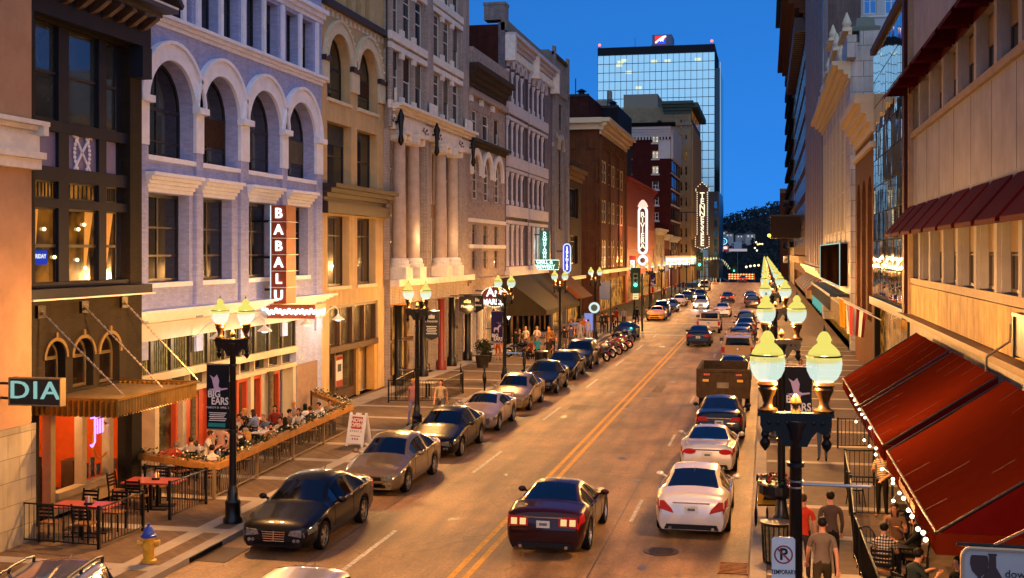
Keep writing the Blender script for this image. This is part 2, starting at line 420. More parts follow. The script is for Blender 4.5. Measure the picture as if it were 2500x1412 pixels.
GREYC = M('grey_concrete', '#7d7468', .85, nz=.15, ns=.8)
PEACH = M('peach_stone_pier', '#a98465', .8, nz=.14, ns=1.2, bump=.2, bs=30)
ORED = M('orange_red_paint', '#b4441f', .5, nz=.1)
WOODB = M('brown_wood', '#4a2c15', .5, nz=.25, ns=5)

GRE = M('green_eaves', '#4d5a4c', .6, nz=.2)
# ================================================================ GROUND, ROAD, PAVEMENTS
def asphalt():
    m = M('worn_asphalt', '#4c4846', .62, nz=.0, spec=.35); t = m.node_tree; N = t.nodes; Lk = t.links; b = N['Principled BSDF']
    tc = N.new('ShaderNodeTexCoord')
    n1 = N.new('ShaderNodeTexNoise'); n1.inputs['Scale'].default_value = .35; n1.inputs['Detail'].default_value = 8; n1.inputs['Roughness'].default_value = .7
    mp = N.new('ShaderNodeMapping'); mp.inputs['Scale'].default_value = (1.4, .18, 1); Lk.new(tc.outputs['Object'], mp.inputs[0])
    n2 = N.new('ShaderNodeTexNoise'); n2.inputs['Scale'].default_value = 1.1; n2.inputs['Detail'].default_value = 5; Lk.new(mp.outputs[0], n2.inputs[0])
    n3 = N.new('ShaderNodeTexNoise'); n3.inputs['Scale'].default_value = 14; n3.inputs['Detail'].default_value = 3
    Lk.new(tc.outputs['Object'], n1.inputs[0]); Lk.new(tc.outputs['Object'], n3.inputs[0])
    a = N.new('ShaderNodeMath'); a.operation = 'MULTIPLY'; Lk.new(n1.outputs[0], a.inputs[0]); Lk.new(n2.outputs[0], a.inputs[1])
    r = N.new('ShaderNodeMapRange'); r.inputs[1].default_value = .15; r.inputs[2].default_value = .38; r.inputs[3].default_value = .42; r.inputs[4].default_value = 1.3; Lk.new(a.outputs[0], r.inputs[0])
    r3 = N.new('ShaderNodeMapRange'); r3.inputs[1].default_value = .3; r3.inputs[2].default_value = .7; r3.inputs[3].default_value = .62; r3.inputs[4].default_value = 1.22; Lk.new(n3.outputs[0], r3.inputs[0])
    mu = N.new('ShaderNodeMath'); mu.operation = 'MULTIPLY'; Lk.new(r.outputs[0], mu.inputs[0]); Lk.new(r3.outputs[0], mu.inputs[1])
    # cracks
    vo = N.new('ShaderNodeTexVoronoi'); vo.feature = 'DISTANCE_TO_EDGE'; vo.inputs['Scale'].default_value = .22
    nd = N.new('ShaderNodeTexNoise'); nd.inputs['Scale'].default_value = 1.3; Lk.new(tc.outputs['Object'], nd.inputs[0])
    ad = N.new('ShaderNodeVectorMath'); ad.operation = 'MULTIPLY_ADD'; ad.inputs[1].default_value = (1.2, 1.2, 0); Lk.new(nd.outputs['Color'], ad.inputs[0]); Lk.new(tc.outputs['Object'], ad.inputs[2]); Lk.new(ad.outputs[0], vo.inputs[0])
    cr = N.new('ShaderNodeMapRange'); cr.inputs[1].default_value = 0; cr.inputs[2].default_value = .008; cr.inputs[3].default_value = .6; cr.inputs[4].default_value = 1; Lk.new(vo.outputs['Distance'], cr.inputs[0])
    m2 = N.new('ShaderNodeMath'); m2.operation = 'MULTIPLY'; Lk.new(mu.outputs[0], m2.inputs[0]); Lk.new(cr.outputs[0], m2.inputs[1])
    sc = N.new('ShaderNodeVectorMath'); sc.operation = 'SCALE'; sc.inputs[0].default_value = srgb('#7e6144'); Lk.new(m2.outputs[0], sc.inputs['Scale']); Lk.new(sc.outputs[0], b.inputs['Base Color'])
    bp = N.new('ShaderNodeBump'); bp.inputs['Strength'].default_value = .25; bp.inputs['Distance'].default_value = .01; Lk.new(n3.outputs[0], bp.inputs['Height']); Lk.new(bp.outputs[0], b.inputs['Normal'])
    return m
ASPH = asphalt()
XLC, XRC = -12.7, -.35       # kerb lines
def strip(m, x0, x1, y0, y1, dz, step=10.0):
    ys = [y0]; 
    while ys[-1] < y1: ys.append(min(y1, ys[-1]+(step if ys[-1] >= 290 else 300)))
    vs = []
    for y in ys: vs += [(x0, y, ground(y)+dz), (x1, y, ground(y)+dz)]
    m.add(vs, [(2*i, 2*i+1, 2*i+3, 2*i+2) for i in range(len(ys)-1)])
# one wide ground sheet
m = MB(); strip(m, -900, 900, -60, 2500, -.02, 30); struct('ground', m, M('bare_ground', '#2a2a22', .95, nz=.3, ns=.05))
m = MB(); strip(m, XLC-.02, XRC+.02, -20, 560, 0.0); strip(m, -60, XLC-.02, 105.5, 117.5, -.002); struct('road', m, ASPH)
PAVE = M('brown_brick_paving', '#6e5943', .75, nz=.16, ns=.6, brick=(.2, .1, .004, '#5a4a3e'))
CONC = M('pale_concrete_band', '#9a8e7c', .8, nz=.14, ns=.8)
KERB = M('granite_kerb', '#8c8172', .8, nz=.16, ns=1.5)
m = MB(); strip(m, -40, XLC-.32, -20, 105, .12); strip(m, -40, XLC-.32, 118, 560, .12); struct('pavement_left', m, PAVE)
m = MB(); strip(m, XRC+.34, 40, -20, 560, .30); struct('pavement_right', m, PAVE)
m = MB()
def kerb(m, x0, x1, y0, y1, z):
    strip(m, x0, x1, y0, y1, z); ys = [y0, min(300, y1)]+[q for q in range(310, int(y1), 10)]+([y1] if y1 > 300 else [])
    for xx in (x0, x1):
        vs = []
        for y in ys: vs += [(xx, y, ground(y)-.05), (xx, y, ground(y)+z)]
        m.add(vs, [(2*i, 2*i+2, 2*i+3, 2*i+1) for i in range(len(ys)-1)])
kerb(m, XLC-.32, XLC, -20, 105, .135); kerb(m, XLC-.32, XLC, 118, 560, .135)
struct('kerb_left', m, KERB)
m = MB(); kerb(m, XRC, XRC+.34, -20, 560, .315); struct('kerb_right', m, KERB)
m = MB()
for i, y in enumerate([23.4, 26.9, 30.6, 33.6, 36.9, 40.2, 43.6, 47, 50.5, 54, 58, 62, 66.5, 71, 76, 81, 87, 93]): strip(m, -18.9 if i > 1 else -17.2, XLC-.34, y, y+.45, .124)
strip(m, -13.9, -13.5, 0, 105, .1245); strip(m, -18.9, -17.9, 33, 100, .1235)
struct('pavement_bands_left', m, CONC)
m = MB()
for y in [15+3.4*i for i in range(22)]: strip(m, XRC+.36, 5.6, y, y+.4, .304)
strip(m, .75, 1.0, 0, 120, .3045); struct('pavement_bands_right', m, CONC)
WP = M('worn_white_paint', '#a9a59a', .6, nz=.5, ns=9); YP = M('worn_yellow_paint', '#c08a2a', .6, nz=.35, ns=7)
m = MB()
for k in range(7): strip(m, -9.18, -9.06, 24.4+12.15*k, 28.6+12.15*k, .004)
for k in range(-1, 7): strip(m, -3.5, -3.4, 30.8+12.3*k, 33.6+12.3*k, .004)
for k in range(12): strip(m, -9.15, -9.05, 122+12*k, 125+12*k, .004); strip(m, -3.5, -3.4, 122+12*k, 125+12*k, .004)
struct('lane_dashes', m, WP)
m = MB(); strip(m, -6.72, -6.58, -10, 99.5, .004); strip(m, -6.4, -6.26, -10, 99.5, .004); strip(m, -6.56, -6.46, 150, 300, .004); struct('yellow_centre_lines', m, YP)
m = MB(); strip(m, XLC+.1, -6.7, 100.3, 101.2, .004); strip(m, XLC+.2, XRC-.2, 117.5, 118.1, .004); strip(m, -6.3, XRC-.1, 144.5, 145.4, .004); strip(m, -6.3, XRC-.1, 148, 148.6, .004); strip(m, XLC+.2, -9.5, 104.2, 104.7, .004)
struct('stop_lines', m, WP)
m = MB()
for x in (-10.15, -3.8): strip(m, x, x+.035, -5, 99, .003)
for y in (38.5, 52, 66, 80): strip(m, XLC, XRC, y, y+.03, .003)
struct('pavement_seams', m, M('tar_seam', '#2b2725', .5))
random.seed(21); m = MB()
for x, y, w, l in ((-8.3, 53, .8, 1.6), (-5.4, 61, .5, 3.2), (-2.6, 70, .6, 2.6)): strip(m, x-w/2, x+w/2, y-l/2, y+l/2, .002)
struct('road_patches', m, M('dark_asphalt_patch', '#665645', .7, nz=.35, ns=4))
m = MB()
for k in range(46):
    x = random.choice((-11.1, -11.1, -1.8, -1.8, -7.9, -5)) + random.gauss(0, .5); y = random.uniform(22, 95); r = random.uniform(.06, .28)
    m.add([(x+r*random.uniform(.7, 1.2)*math.cos(t*.7), y+r*random.uniform(.9, 2.2)*math.sin(t*.7), .0026) for t in range(9)], [tuple(range(9))])
struct('road_stains', m, M('oil_stain', '#2e2822', .4, nz=.4, ns=8))
e = empty('manhole_cover', (-2.42, 27.9, .003), 0, 'round iron manhole cover in the road behind the white saloon', 'manhole cover')
m = MB().lathe([(.42, 0), (.42, .008), (.36, .010)], 28); m.build('frame', M('rusty_iron', '#3c2a1c', .5, .6, nz=.3, ns=9), e)
m = MB()
for i in range(-3, 4): m.box(-.3+.02*abs(i), .3-.02*abs(i), i*.085-.015, i*.085+.015, .010, .015)
m.build('ribs', M('rusty_iron', '#3c2a1c'), e)
e = empty('storm_grate', (-.72, 26.75, .004), 0, 'rusty square drain grate in the gutter beside the right kerb', 'drain grate')
m = MB()
for i in range(9): m.box(-.3, .3, -.5+i*.11, -.45+i*.11, 0, .02)
m.box(-.33, -.3, -.55, .5, 0, .022); m.box(.3, .33, -.55, .5, 0, .022); m.build('bars', M('rusty_plate', '#7a4a22', .6, .4, nz=.3, ns=9), e)
MB().box(-.3, .3, -.5, .45, -.003, .002).build('pit', DARK, e)
e = empty('kerb_drain', (-12.68, 25.4, .0), 0, 'dark kerb drain mouth with iron plate beside the black saloon', 'drain')
MB().box(-.02, .012, -.8, .8, .02, .115).build('slot', DARK, e); MB().box(.04, .75, -.6, .7, .003, .012).build('plate', M('rusty_iron', '#3c2a1c'), e)

# ================================================================ RIGHT SIDE
XR = 5.55
STUC = M('pinkish_stucco_wall', '#a09a92', .8, nz=.14, ns=.8, streak=.05, bump=.15, bs=60)
f = Fac('stucco_building', 'pinkish stucco building with two rows of dark red hoods over its deep windows', 'R', XR, 14.0, 49.4, 19.0, 16, STUC, thick=.7)
f.base = .0
def ur(Y): return f.Yb-Y
Ys_ = [48.7, 45.6, 42.8, 39.7, 36.8, 33.7, 30.8, 27.9, 25, 22.1, 19.2, 16.3]
BLK_R = M('window_louvre', '#171310', .5)
for lo, hi in ((6.02, 7.85), (11.6, 13.25)):
    for k in range(len(Ys_)-1):
        u0, u1 = ur(Ys_[k])+.28, ur(Ys_[k+1])-.28
        f.win(u0, u1, lo, hi, False, .2, fr=M('tan_window_frame', '#4a3d30', .5), mull=1, rails=(.5,), fw=.1, pane=GLASS)
        f.part('window_blind', M('beige_blind', '#8a7458', .7)).fb(u0+.1, u1-.1, hi-.85, hi-.1, -.2, -.19)
    f.trim('sill_course', M('tan_sill', '#9a8468', .7, nz=.15), 0, f.W, lo-.22, lo-.004, .002, .12)
    for k in range(len(Ys_)): f.trim('pilaster', STUC, ur(Ys_[k])-.2, ur(Ys_[k])+.2, lo, hi+.3, .002, .1)
MRN = M('dark_red_hood', '#4c1216', .75, spec=.02, nz=.12, ns=2)
for lo, hi in ((7.7, 8.75), (13.1, 14.2)):
    for k in range(len(Ys_)-1):
        a, b = ur(Ys_[k])+.02, ur(Ys_[k+1])-.5
        m = MB(); m.add([(a, -.16, hi), (b, -.16, hi), (b, -1.05, lo), (a, -1.05, lo), (a, -.16, lo), (b, -.16, lo), (a, -1.05, lo-.12), (b, -1.05, lo-.12)], [(0,3,2,1), (0,4,3), (1,2,5), (3,6,7,2), (0,1,5,4)])
        o = m.build('window_hood', MRN, f.e)
f.trim('corner_strip', M('maroon_corner_post', '#3a1512', .6, nz=.15), 0.0, .75, 4.6, 18.9, .002, .3)
f.trim('corner_pipe', M('tan_sill', '#9a8468'), .9, 1.15, 4.6, 18.9, .002, .18)
f.trim('lower_fascia', M('aged_cream_fascia', '#b5925c', .7, nz=.3, ns=1.2, streak=.35), .8, f.W, 4.62, 5.75, .002, .1)
f.cornice('awning_rail', M('bronze_rail', '#6a4f2c', .5, .2, nz=.2), -.3, f.W, 4.25, 4.6, .45, 3, .0)
for k in range(9): f.part('panel_joint', DARK).fb(2+k*3.1, 2.02+k*3.1, 8.9, 11.35, .0, .004)
f.trim('weathered_panel', M('weathered_zinc', '#8a8580', .35, .7, nz=.4, ns=2), ur(27.6), ur(20), 4.75, 5.6, .105, .25); f.trim('panel_frame', IRONB, ur(27.75), ur(20), 5.6, 5.68, .1, .3); f.trim('panel_frame', IRONB, ur(27.75), ur(27.62), 4.7, 5.6, .1, .3)
m = f.part('conduit', STEEL); m.tube([(ur(27.9), -.2, 5.4), (ur(28.3), -.22, 5.4), (ur(28.4), -.22, 5.0), (ur(29.6), -.5, 4.55), (ur(29.7), -.5, 4.2), (ur(29.6), -.5, 4.05)], .03, 6)
f.hole(1.0, f.W-1, .3, 3.2); f.part('shop_recess', LIT('right_shop_glow', '#8a5a28', .3, '#1a0f08', 1.0)).add([(1, .69, .3), (f.W-1, .69, .3), (f.W-1, .69, 3.2), (1, .69, 3.2)], [(0,1,2,3)])
m = f.part('shop_front', WOODB)
for k in range(12): m.fb(1+k*2.9, 1.2+k*2.9, .3, 3.2, -.6, -.3)
f.done()
# three big red awnings and their valances
AWN = M('red_orange_canvas', '#3e1106', .8, spec=.0, nz=.08, ns=2)
for nm, lab, y0, y1 in (('far', 'small red canvas awning, farthest of the three lit by the lamps', 35.4, 42.9), ('mid', 'red canvas awning between the farthest and the biggest one', 28.2, 34.8), ('near', 'biggest red canvas awning with dark side panel at the right edge', 19.6, 27.4)):
    e = empty('shop_awning', (XR-.5, y0, 2.6), 0, lab, 'awning', 'red awnings of the wine bar')
    d = 2.45; h = 1.62; L = y1-y0; n = 10; m = MB(); vs = []
    for i in range(n+1):
        y = L*i/n
        for j in range(7):
            t = j/6; sag = -.06*math.sin(math.pi*t)*(1 if i % 2 else .4)+random.uniform(-.012, .012)
            vs.append((-d*t, y, h*(1-t)+sag))
    m.add(vs, [(i*7+j, i*7+j+1, (i+1)*7+j+1, (i+1)*7+j) for i in range(n) for j in range(6)])
    m.build('canvas', AWN, e, True)
    for k in range(1, 5):
        y = L*k/5; s_ = MB(); s_.add([(-d*t, y+q, h*(1-t)-.045*math.sin(math.pi*t)+.014) for t in (0, .25, .5, .75, 1) for q in (-.018, .018)], [(2*i, 2*i+2, 2*i+3, 2*i+1) for i in range(4)]); s_.build('seam', M('seam_red', '#42100a', .8), e)
    DKA = M('deep_red_side_canvas', '#380708', .8, spec=.0, nz=.1)
    m = MB(); m.add([(0, 0, h), (-d, 0, 0), (0, 0, 0)], [(0,1,2)]); m.add([(0, L, h), (-d, L, 0), (0, L, 0)], [(0,2,1)]); m.split('side_panel', DKA, e)
    m = MB(); m.box(-d-.012, -d, 0, L, -.34, -.004); m.box(-d, 0, -.012, 0, -.34, -.004); m.build('valance', AWN, e)
    if nm == 'near': text('downtown wine', e, 'valance_letters', M('cream_lettering', '#c9a878', .6), .3, (-d-.02, L*.5, -.17), ax=(0,-1,0), depth=.01, sx=1.3)
    m = MB(); m.cyl((-d, 0, 0), (-d, L, 0), .025).cyl((0, 0, h), (-d, 0, 0), .025).cyl((0, L, h), (-d, L, 0), .025); m.build('awning_frame', IRONB, e)
# --- mirrored glass building
f = Fac('mirror_glass_building', 'low building faced in wavy mirrored glass reflecting street lamps', 'R', XR, 49.9, 65.5, 17.6, 16, DARK, thick=.3)
MIR = M('wavy_mirror_glass', '#8f8a8c', .03, 1.0); t_ = MIR.node_tree; tc_ = t_.nodes.new('ShaderNodeTexCoord')
nn = t_.nodes.new('ShaderNodeTexNoise'); nn.inputs['Scale'].default_value = .7; nn.inputs['Detail'].default_value = 1; bp = t_.nodes.new('ShaderNodeBump'); bp.inputs['Strength'].default_value = .1; bp.inputs['Distance'].default_value = .1
t_.links.new(tc_.outputs['Object'], nn.inputs[0]); t_.links.new(nn.outputs[0], bp.inputs['Height']); t_.links.new(bp.outputs[0], t_.nodes['Principled BSDF'].inputs['Normal'])
random.seed(3)
for k in range(12):
    m = MB()
    for j in range(9):
        a, b = f.W*k/12+.03, f.W*(k+1)/12-.03; v0, v1 = 4.8+j*1.39+.03, 4.8+(j+1)*1.39-.03; t = random.uniform(-.008, .008); t2 = random.uniform(-.008, .008)
        m.add([(a, -.03+t, v0), (b, -.03+t2, v0), (b, -.03-t, v1), (a, -.03-t2, v1)], [(0,1,2,3)])
    m.build('mirror_panel_column', MIR, f.e)
f.trim('roof_coping', M('maroon_corner_post', '#3a1512'), 0, f.W, 17.4, 17.7, .002, .2); f.trim('string_light_ledge', IRONB, 0, f.W, 4.3, 4.7, .002, .25)
f.hole(.5, f.W-.5, .3, 4.2); f.part('shop_recess', LIT_AMBER).add([(.5, .28, .3), (f.W-.5, .28, .3), (f.W-.5, .28, 4.2), (.5, .28, 4.2)], [(0,1,2,3)]); f.done()
# --- brown arched building
f = Fac('brown_arched_building', 'narrow brown brick building with three tall dark arches and cream cornice', 'R', XR, 65.6, 79.0, 15.5, 16, BRNB, thick=.6)
for k in range(3): f.win(1.4+k*4, 4.2+k*4, 3.2, 11.2, True, .5, mull=0, rails=(.4, .7), fw=.12, pane=M('brown_glass', '#241a10'))
f.cornice('cornice', M('cream_cornice', '#c8b892'), 0, f.W, 13.4, 15.4, 1.0, 4, .05); f.trim('cornice_band', CREAM, 0, f.W, 12.6, 12.9, .002, .2); f.done()
# --- white tile theatre: front plus the tiled side wall that faces the camera
TILE = M('white_tile_blocks', '#b3aca0', .5, nz=.15, ns=.8, brick=(1.5, 1.05, .02, '#4e4a44'))
f = Fac('tiled_theatre', 'ornate cream tiled theatre with stepped gable, tiled side wall and a framed poster board', 'R', XR, 83.6, 124.0, 21.2, 16, TILE, thick=.5, rear_drop=.0)
for k in range(7):
    q = 2.5+k*5.4
    f.trim('pilaster', CREAM, q-.5, q+.5, 6.5, 18.7, .002, .06)
    if k < 6: f.win(q+1.2, q+4.2, 8.5, 17.5, False, .01, fr=CREAM, mull=2, rails=(.33, .66), fw=.15, pane=M('gold_dull_glass', '#4a3618', .2, nz=.4))
f.cornice('cornice', M('cream_cornice', '#c8b892'), 0, f.W, 18.8, 20, 1.2, 4, .05)
for k, hh in enumerate((22.5, 21.2, 23.2, 25.0, 23.2, 21.2, 22.5)):
    q = .2+k*6; f.trim('stepped_gable', TILE, q, q+5.6, 20.01, hh-1, -.3, .3); f.cornice('gable_cap', CREAM, q, q+5.6, hh-1, hh-.5, .6, 2, .1)
    f.part('finial', CREAM).lathe([(.5, 0), (.5, .6), (.2, .8), (.35, 1.2), (.05, 2.0)], 8, (q+.4, .0, hh-.5))
f.part('corner_tower', TILE).box(f.W-1.6, f.W-.0, .6, 6, 21.2, 22.0); f.part('corner_cap', M('green_grey_cap', '#6d7466', .6)).lathe([(1.3, 0), (1.4, .25), (.9, .4), (.8, .9), (.1, 1.1)], 4, (f.W-.9, 1.0, 22.0), rot=math.pi/4)
PANEL = M('poster_brown', '#170d07', .9, spec=0, nz=.3, ns=6)
f.trim('poster_board', PANEL, 6, f.W-3, 4.6, 7.6, .01, .5); m = f.part('neon_edge', EM('mint_neon', '#bfeada', .6))
for v in (4.5, 7.6): m.fb(6, f.W-3, v, v+.08, .5, .56)
for q in (6, f.W-3.1): m.fb(q, q+.1, 4.5, 7.68, .5, .56)
f.part('balcony', IRON).fb(4, f.W-1, 3.9, 4.1, .0, 1.3)
for k in range(60): f.part('balcony', IRON).fb(4+k*.58, 4.05+k*.58, 2.9, 3.9, 1.2, 1.26)
f.hole(1, f.W-1, .3, 2.9); f.part('shop_recess', LIT_AMBER).add([(1, .48, .3), (f.W-1, .48, .3), (f.W-1, .48, 2.9), (1, .48, 2.9)], [(0,1,2,3)])
point('lobby_light', f.e, (f.W-12, -1.6, 2.2), 220, (1, .6, .2), .3)
f.done()
# --- pale building showing its white wall with blue windows above the mirrored building
f = Fac('white_rear_block', 'white walled block with blue sash windows rising behind the mirrored building', 'F', 128.0, pY(2089, 100, 128)[0], 30, 52, 20, M('cool_white_wall', '#a9adae', .7, nz=.08), thick=.3)
for k in range(3):
    u0, v0 = f.uv(2108+52*k, 35); u1, v1 = f.uv(2140+52*k, -30)
    for j in range(2): f.win(u0, u1, v0+j*4, v1+j*4, False, .15, fr=FR_WHT, mull=1, fw=.12, pane=M('blue_sky_glass', '#2a6a9a', .05, .6))
f.trim('sill_band', FR_WHT, 0, f.W, f.uv(2108, 44)[1], f.uv(2108, 40)[1], .002, .15)
f.done()
# --- fluted grey tower block, side wall faces the camera
BRST = M('brown_stone_side', '#6d5c56', .85, nz=.2, ns=.5, brick=(3.0, 1.6, .02, '#5f504b'))
f = Fac('fluted_grey_block', 'tall grey block with fluted vertical piers and brown stone side wall', 'R', XR, 124.2, 177.0, 48, 3.7, M('grey_fluted_stone', '#857a78', .8, nz=.1), thick=.5, sidemat=BRST)
for k in range(10):
    q = 1.5+k*5.4; f.trim('fluted_pier', M('grey_fluted_stone', '#857a78'), q, q+2.2, 5.5, 47.9, .002, .14)
    f.part('dark_bay', M('dark_bay_glass', '#2e2628', .2, nz=.3)).fb(q+2.7, q+4.9, 6.5, 47.5, .01, .03)
f.cornice('shop_cornice', CREAM, 0, f.W, 4.2, 5.4, .8, 4, .05)
f.hole(1, f.W-1, .3, 3.8); f.part('shop_recess', LIT_SHOP).add([(1, .48, .3), (f.W-1, .48, .3), (f.W-1, .48, 3.8), (1, .48, 3.8)], [(0,1,2,3)]); m = f.part('teal_lit_pier', EM('teal_glow', '#7ad0bc', .5))
for k in range(6): m.fb(f.W-4-k*5.4, f.W-3.7-k*5.4, .4, 3.8, -.3, -.1)
f.done()
# small awnings along it
for k in range(8):
    y0 = 128+k*6.0; e = empty('small_awning', (XR, y0, 3.0), 0, 'small blue or mauve shop awning beyond the tiled theatre', 'awning', 'small awnings beyond the theatre'); m = MB()
    m.add([(0, 0, 1.3), (-1.6, 0, 0), (-1.6, 4.4, 0), (0, 4.4, 1.3), (0, 0, 0), (0, 4.4, 0), (-1.6, 0, -.3), (-1.6, 4.4, -.3)], [(0,1,2,3), (0,4,1), (3,2,5), (1,6,7,2)]); m.build('canvas', M('slate_blue_canvas', '#3c4257', .8) if k % 3 else M('mauve_canvas', '#5a3540', .8), e)
    e['label'] = ('slate blue' if k % 3 else 'mauve')+' small shop awning beyond the tiled theatre on the right'
# --- dark red carved building and the tall corniced one beyond
f = Fac('carved_red_block', 'dark red carved stone block with a huge bracketed overhanging cornice', 'R', XR, 177.2, 250.0, 44, 20, M('dark_red_stone', '#4f2f2a', .85, nz=.35, ns=.8, bump=.5, bs=2), thick=.5)
f.cornice('cornice', M('rust_cornice', '#5f3a22', .7, nz=.2), 0, f.W, 41, 44.5, 3.4, 5, .3); f.dentils('cornice_bracket', WOODB, 0, f.W, 39.2, 41.2, 1.6, 40)
m = f.part('window_bay', M('dark_bay_glass', '#2e2628'))
for k in range(12):
    for j in range(8): m.fb(2+k*6, 5.2+k*6, 8+j*3.9, 10.6+j*3.9, .01, .05)
f.trim('belt_course', TANS, 0, f.W, 5.4, 6.4, .002, 1.0); f.hole(1, f.W-1, .3, 3.6); f.part('shop_recess', LIT_AMBER).add([(1, .48, .3), (f.W-1, .48, .3), (f.W-1, .48, 3.6), (1, .48, 3.6)], [(0,1,2,3)]); f.done()
f = Fac('tall_corniced_block', 'slim tall pale block with dark green flat cornice at the end of the row', 'R', XR-.1, 250.3, 318, 66, 20, M('pale_tan_stone2', '#8f8370', .8, nz=.15), thick=.5)
f.cornice('cornice', GRE, 0, f.W, 63.5, 66.3, 3.2, 4, .6); m = f.part('balcony_row', DARK)
for j in range(13): m.fb(1, f.W, 8+j*4.2, 9.2+j*4.2, .0, .9)
m = f.part('window', GLASS)
for k in range(9):
    for j in range(13): m.fb(3+k*7, 6+k*7, 9.4+j*4.2, 11.6+j*4.2, .01, .04)
f.part('roof_mast', IRON).cyl((f.W-6, 2, 66), (f.W-6, 2, 80), .12); f.done()
for nm, lab, xa, yt, Yq, w, hx in (('corner_brick_house', 'brick block low behind the slim tall building', 5.6, 0, 330, 14, '#5a3322'),):
    f = Fac(nm, lab, 'F', Yq, 3.6, 3.6+w, 24, 14, M('far_brick', hx, .8, nz=.2), thick=.3)
    f.cornice('cornice', TANS, 0, f.W, 23, 24.2, .8, 3, .2)
    for j in range(5): f.win(.6, 2.0, 4+j*3.8, 6+j*3.8, False, .2, mull=1, pane=LIT_AMBER if j == 2 else GLASS)
    f.done()
e = empty('overhead_walkway', (.6, 205.0, 9.4), 0, 'dark boxy canopy jutting from the carved red block over the pavement', 'canopy')
MB().box(0, 4.9, 0, 9, 0, 3.6).build('box', M('dark_canopy_metal', '#2c2016', .6, nz=.2), e); MB().box(-.1, 4.95, -.1, 9.1, 3.6, 3.9).build('rim', IRONB, e)
m = MB(); m.sph((-.2, -.2, .4), .3, 8, 6); m.build('lamp', EM('amber_point', '#ffb84a', 3), e)

# ================================================================ FAR HILL
def hill_z(x, y):
    t = max(0, min(1, (y-560)/330)); r = t*t*(3-2*t)
    h = 38+9*math.sin(x*.013+1.0)+6*math.sin(x*.031+.3)-max(0, (x-30))*.02
    return -11+r*h
m = MB(); nx, ny = 50, 26; vs = []
for j in range(ny+1):
    for i in range(nx+1):
        x = -480+960*i/nx; y = 540+560*j/ny; z = hill_z(x, y) if y < 900 else hill_z(x, 900)-(y-900)*.05
        vs.append((x, y, z-1.2))
m.add(vs, [(j*(nx+1)+i, j*(nx+1)+i+1, (j+1)*(nx+1)+i+1, (j+1)*(nx+1)+i) for j in range(ny) for i in range(nx)])
struct('hill', m, M('dark_hillside', '#1c2018', .95, nz=.3, ns=.02))
random.seed(11); m = MB()
LF = M('hazy_winter_foliage', '#2e363a', .9, nz=.5, ns=.06)  # bluish distance haze is put into the leaf colour
for k in range(1300):
    x = random.uniform(-130, 110); y = 575+340*random.random()**.75; z = hill_z(x, y)-1.5; hgt = random.uniform(4, 8)
    m.cyl((x, y, z), (x, y, z+hgt*.5), .35, .15, 4)
    for j in range(16):
        a = random.uniform(0, 6.28); q = random.uniform(.2, 1); rr = hgt*.36*q; zz_ = z+hgt*random.uniform(.3, 1); s_ = random.uniform(.5, 1.1)
        c = Vector((x+rr*math.cos(a), y+rr*math.sin(a), zz_)); d1 = Vector((random.gauss(0, 1), random.gauss(0, 1), random.gauss(0, 1))).normalized()*s_; d2 = d1.cross(Vector((random.gauss(0, 1), random.gauss(0, 1), random.gauss(0, 1)))).normalized()*s_
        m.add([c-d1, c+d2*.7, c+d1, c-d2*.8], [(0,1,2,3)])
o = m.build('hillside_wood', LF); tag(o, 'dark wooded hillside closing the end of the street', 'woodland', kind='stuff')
# houses and hoarding on the hill
HWL = M('pale_glowing_wall', '#8c8f92', .7, nz=.2, ns=.5, emit='#9aa0a8', es=.06)  # wall paint carries a faint glow of its own
for i, (px_, py_, Y, w, h, lab) in enumerate(((1770, 566, 720, 9, 6, 'pale blue grey house among the trees, leftmost on the hillside'), (1786, 570, 715, 7, 5, 'small pale gabled house just right of the leftmost hill house'), (1812, 573, 735, 7, 5, 'small white house midway along the hillside'), (1839, 574, 730, 9, 7, 'white house with a tall gable, rightmost on the hillside'))):
    x, z = pY(px_, py_+9, Y); e = empty('hill_house', (x-w/2, Y, z), .1*i, lab, 'house', 'houses on the wooded hill'); z0 = (hill_z(x, Y)-1.5-z)/.65; e.scale = (.65,)*3
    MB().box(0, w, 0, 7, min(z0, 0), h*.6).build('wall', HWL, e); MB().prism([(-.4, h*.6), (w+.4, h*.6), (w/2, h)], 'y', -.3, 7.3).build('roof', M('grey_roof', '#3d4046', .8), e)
    MB().box(w*.2, w*.35, -.05, 0, h*.2, h*.45).box(w*.6, w*.75, -.05, 0, h*.2, h*.45).build('window', LIT_WHITE, e)
x, z = pY(1801, 612, 560); e = empty('roadside_hoarding', (x-1.8, 560, z), 0, 'pale tilted hoarding board on a post below the hill', 'hoarding')
e.scale = (.3, .3, .5); MB().box(0, 12, 0, .4, 1.5, 8).build('board', M('pale_glowing_board', '#7c8894', .6, emit='#7c8894', es=.12), e); MB().cyl((6, .6, -40), (6, .6, 2), .35).build('post', STEEL, e)  # brightness of the board is partly a glow put into its material
x, z = pY(1802, 614, 545); e = empty('low_station_canopy', (x-4, 545, z), 0, 'long low white lit roof at the foot of the hill', 'building'); e.scale = (.22, .5, .7); MB().box(0, 36, 0, 9, 0, 1.6).build('roof', M('lit_pale_roof', '#b8a8a8', .6, emit='#c8b0b0', es=.4), e)
m = MB()
for k in range(7): m.cyl((2+k*5.3, 1, -24), (2+k*5.3, 1, 0), .3)
m.split('roof_column', IRONB, e)
x, z = pY(1767, 592, 520); e = empty('round_logo_sign', (x-1.7, 520, z-2.6), 0, 'distant pole sign, round blue logo over a red panel', 'sign')
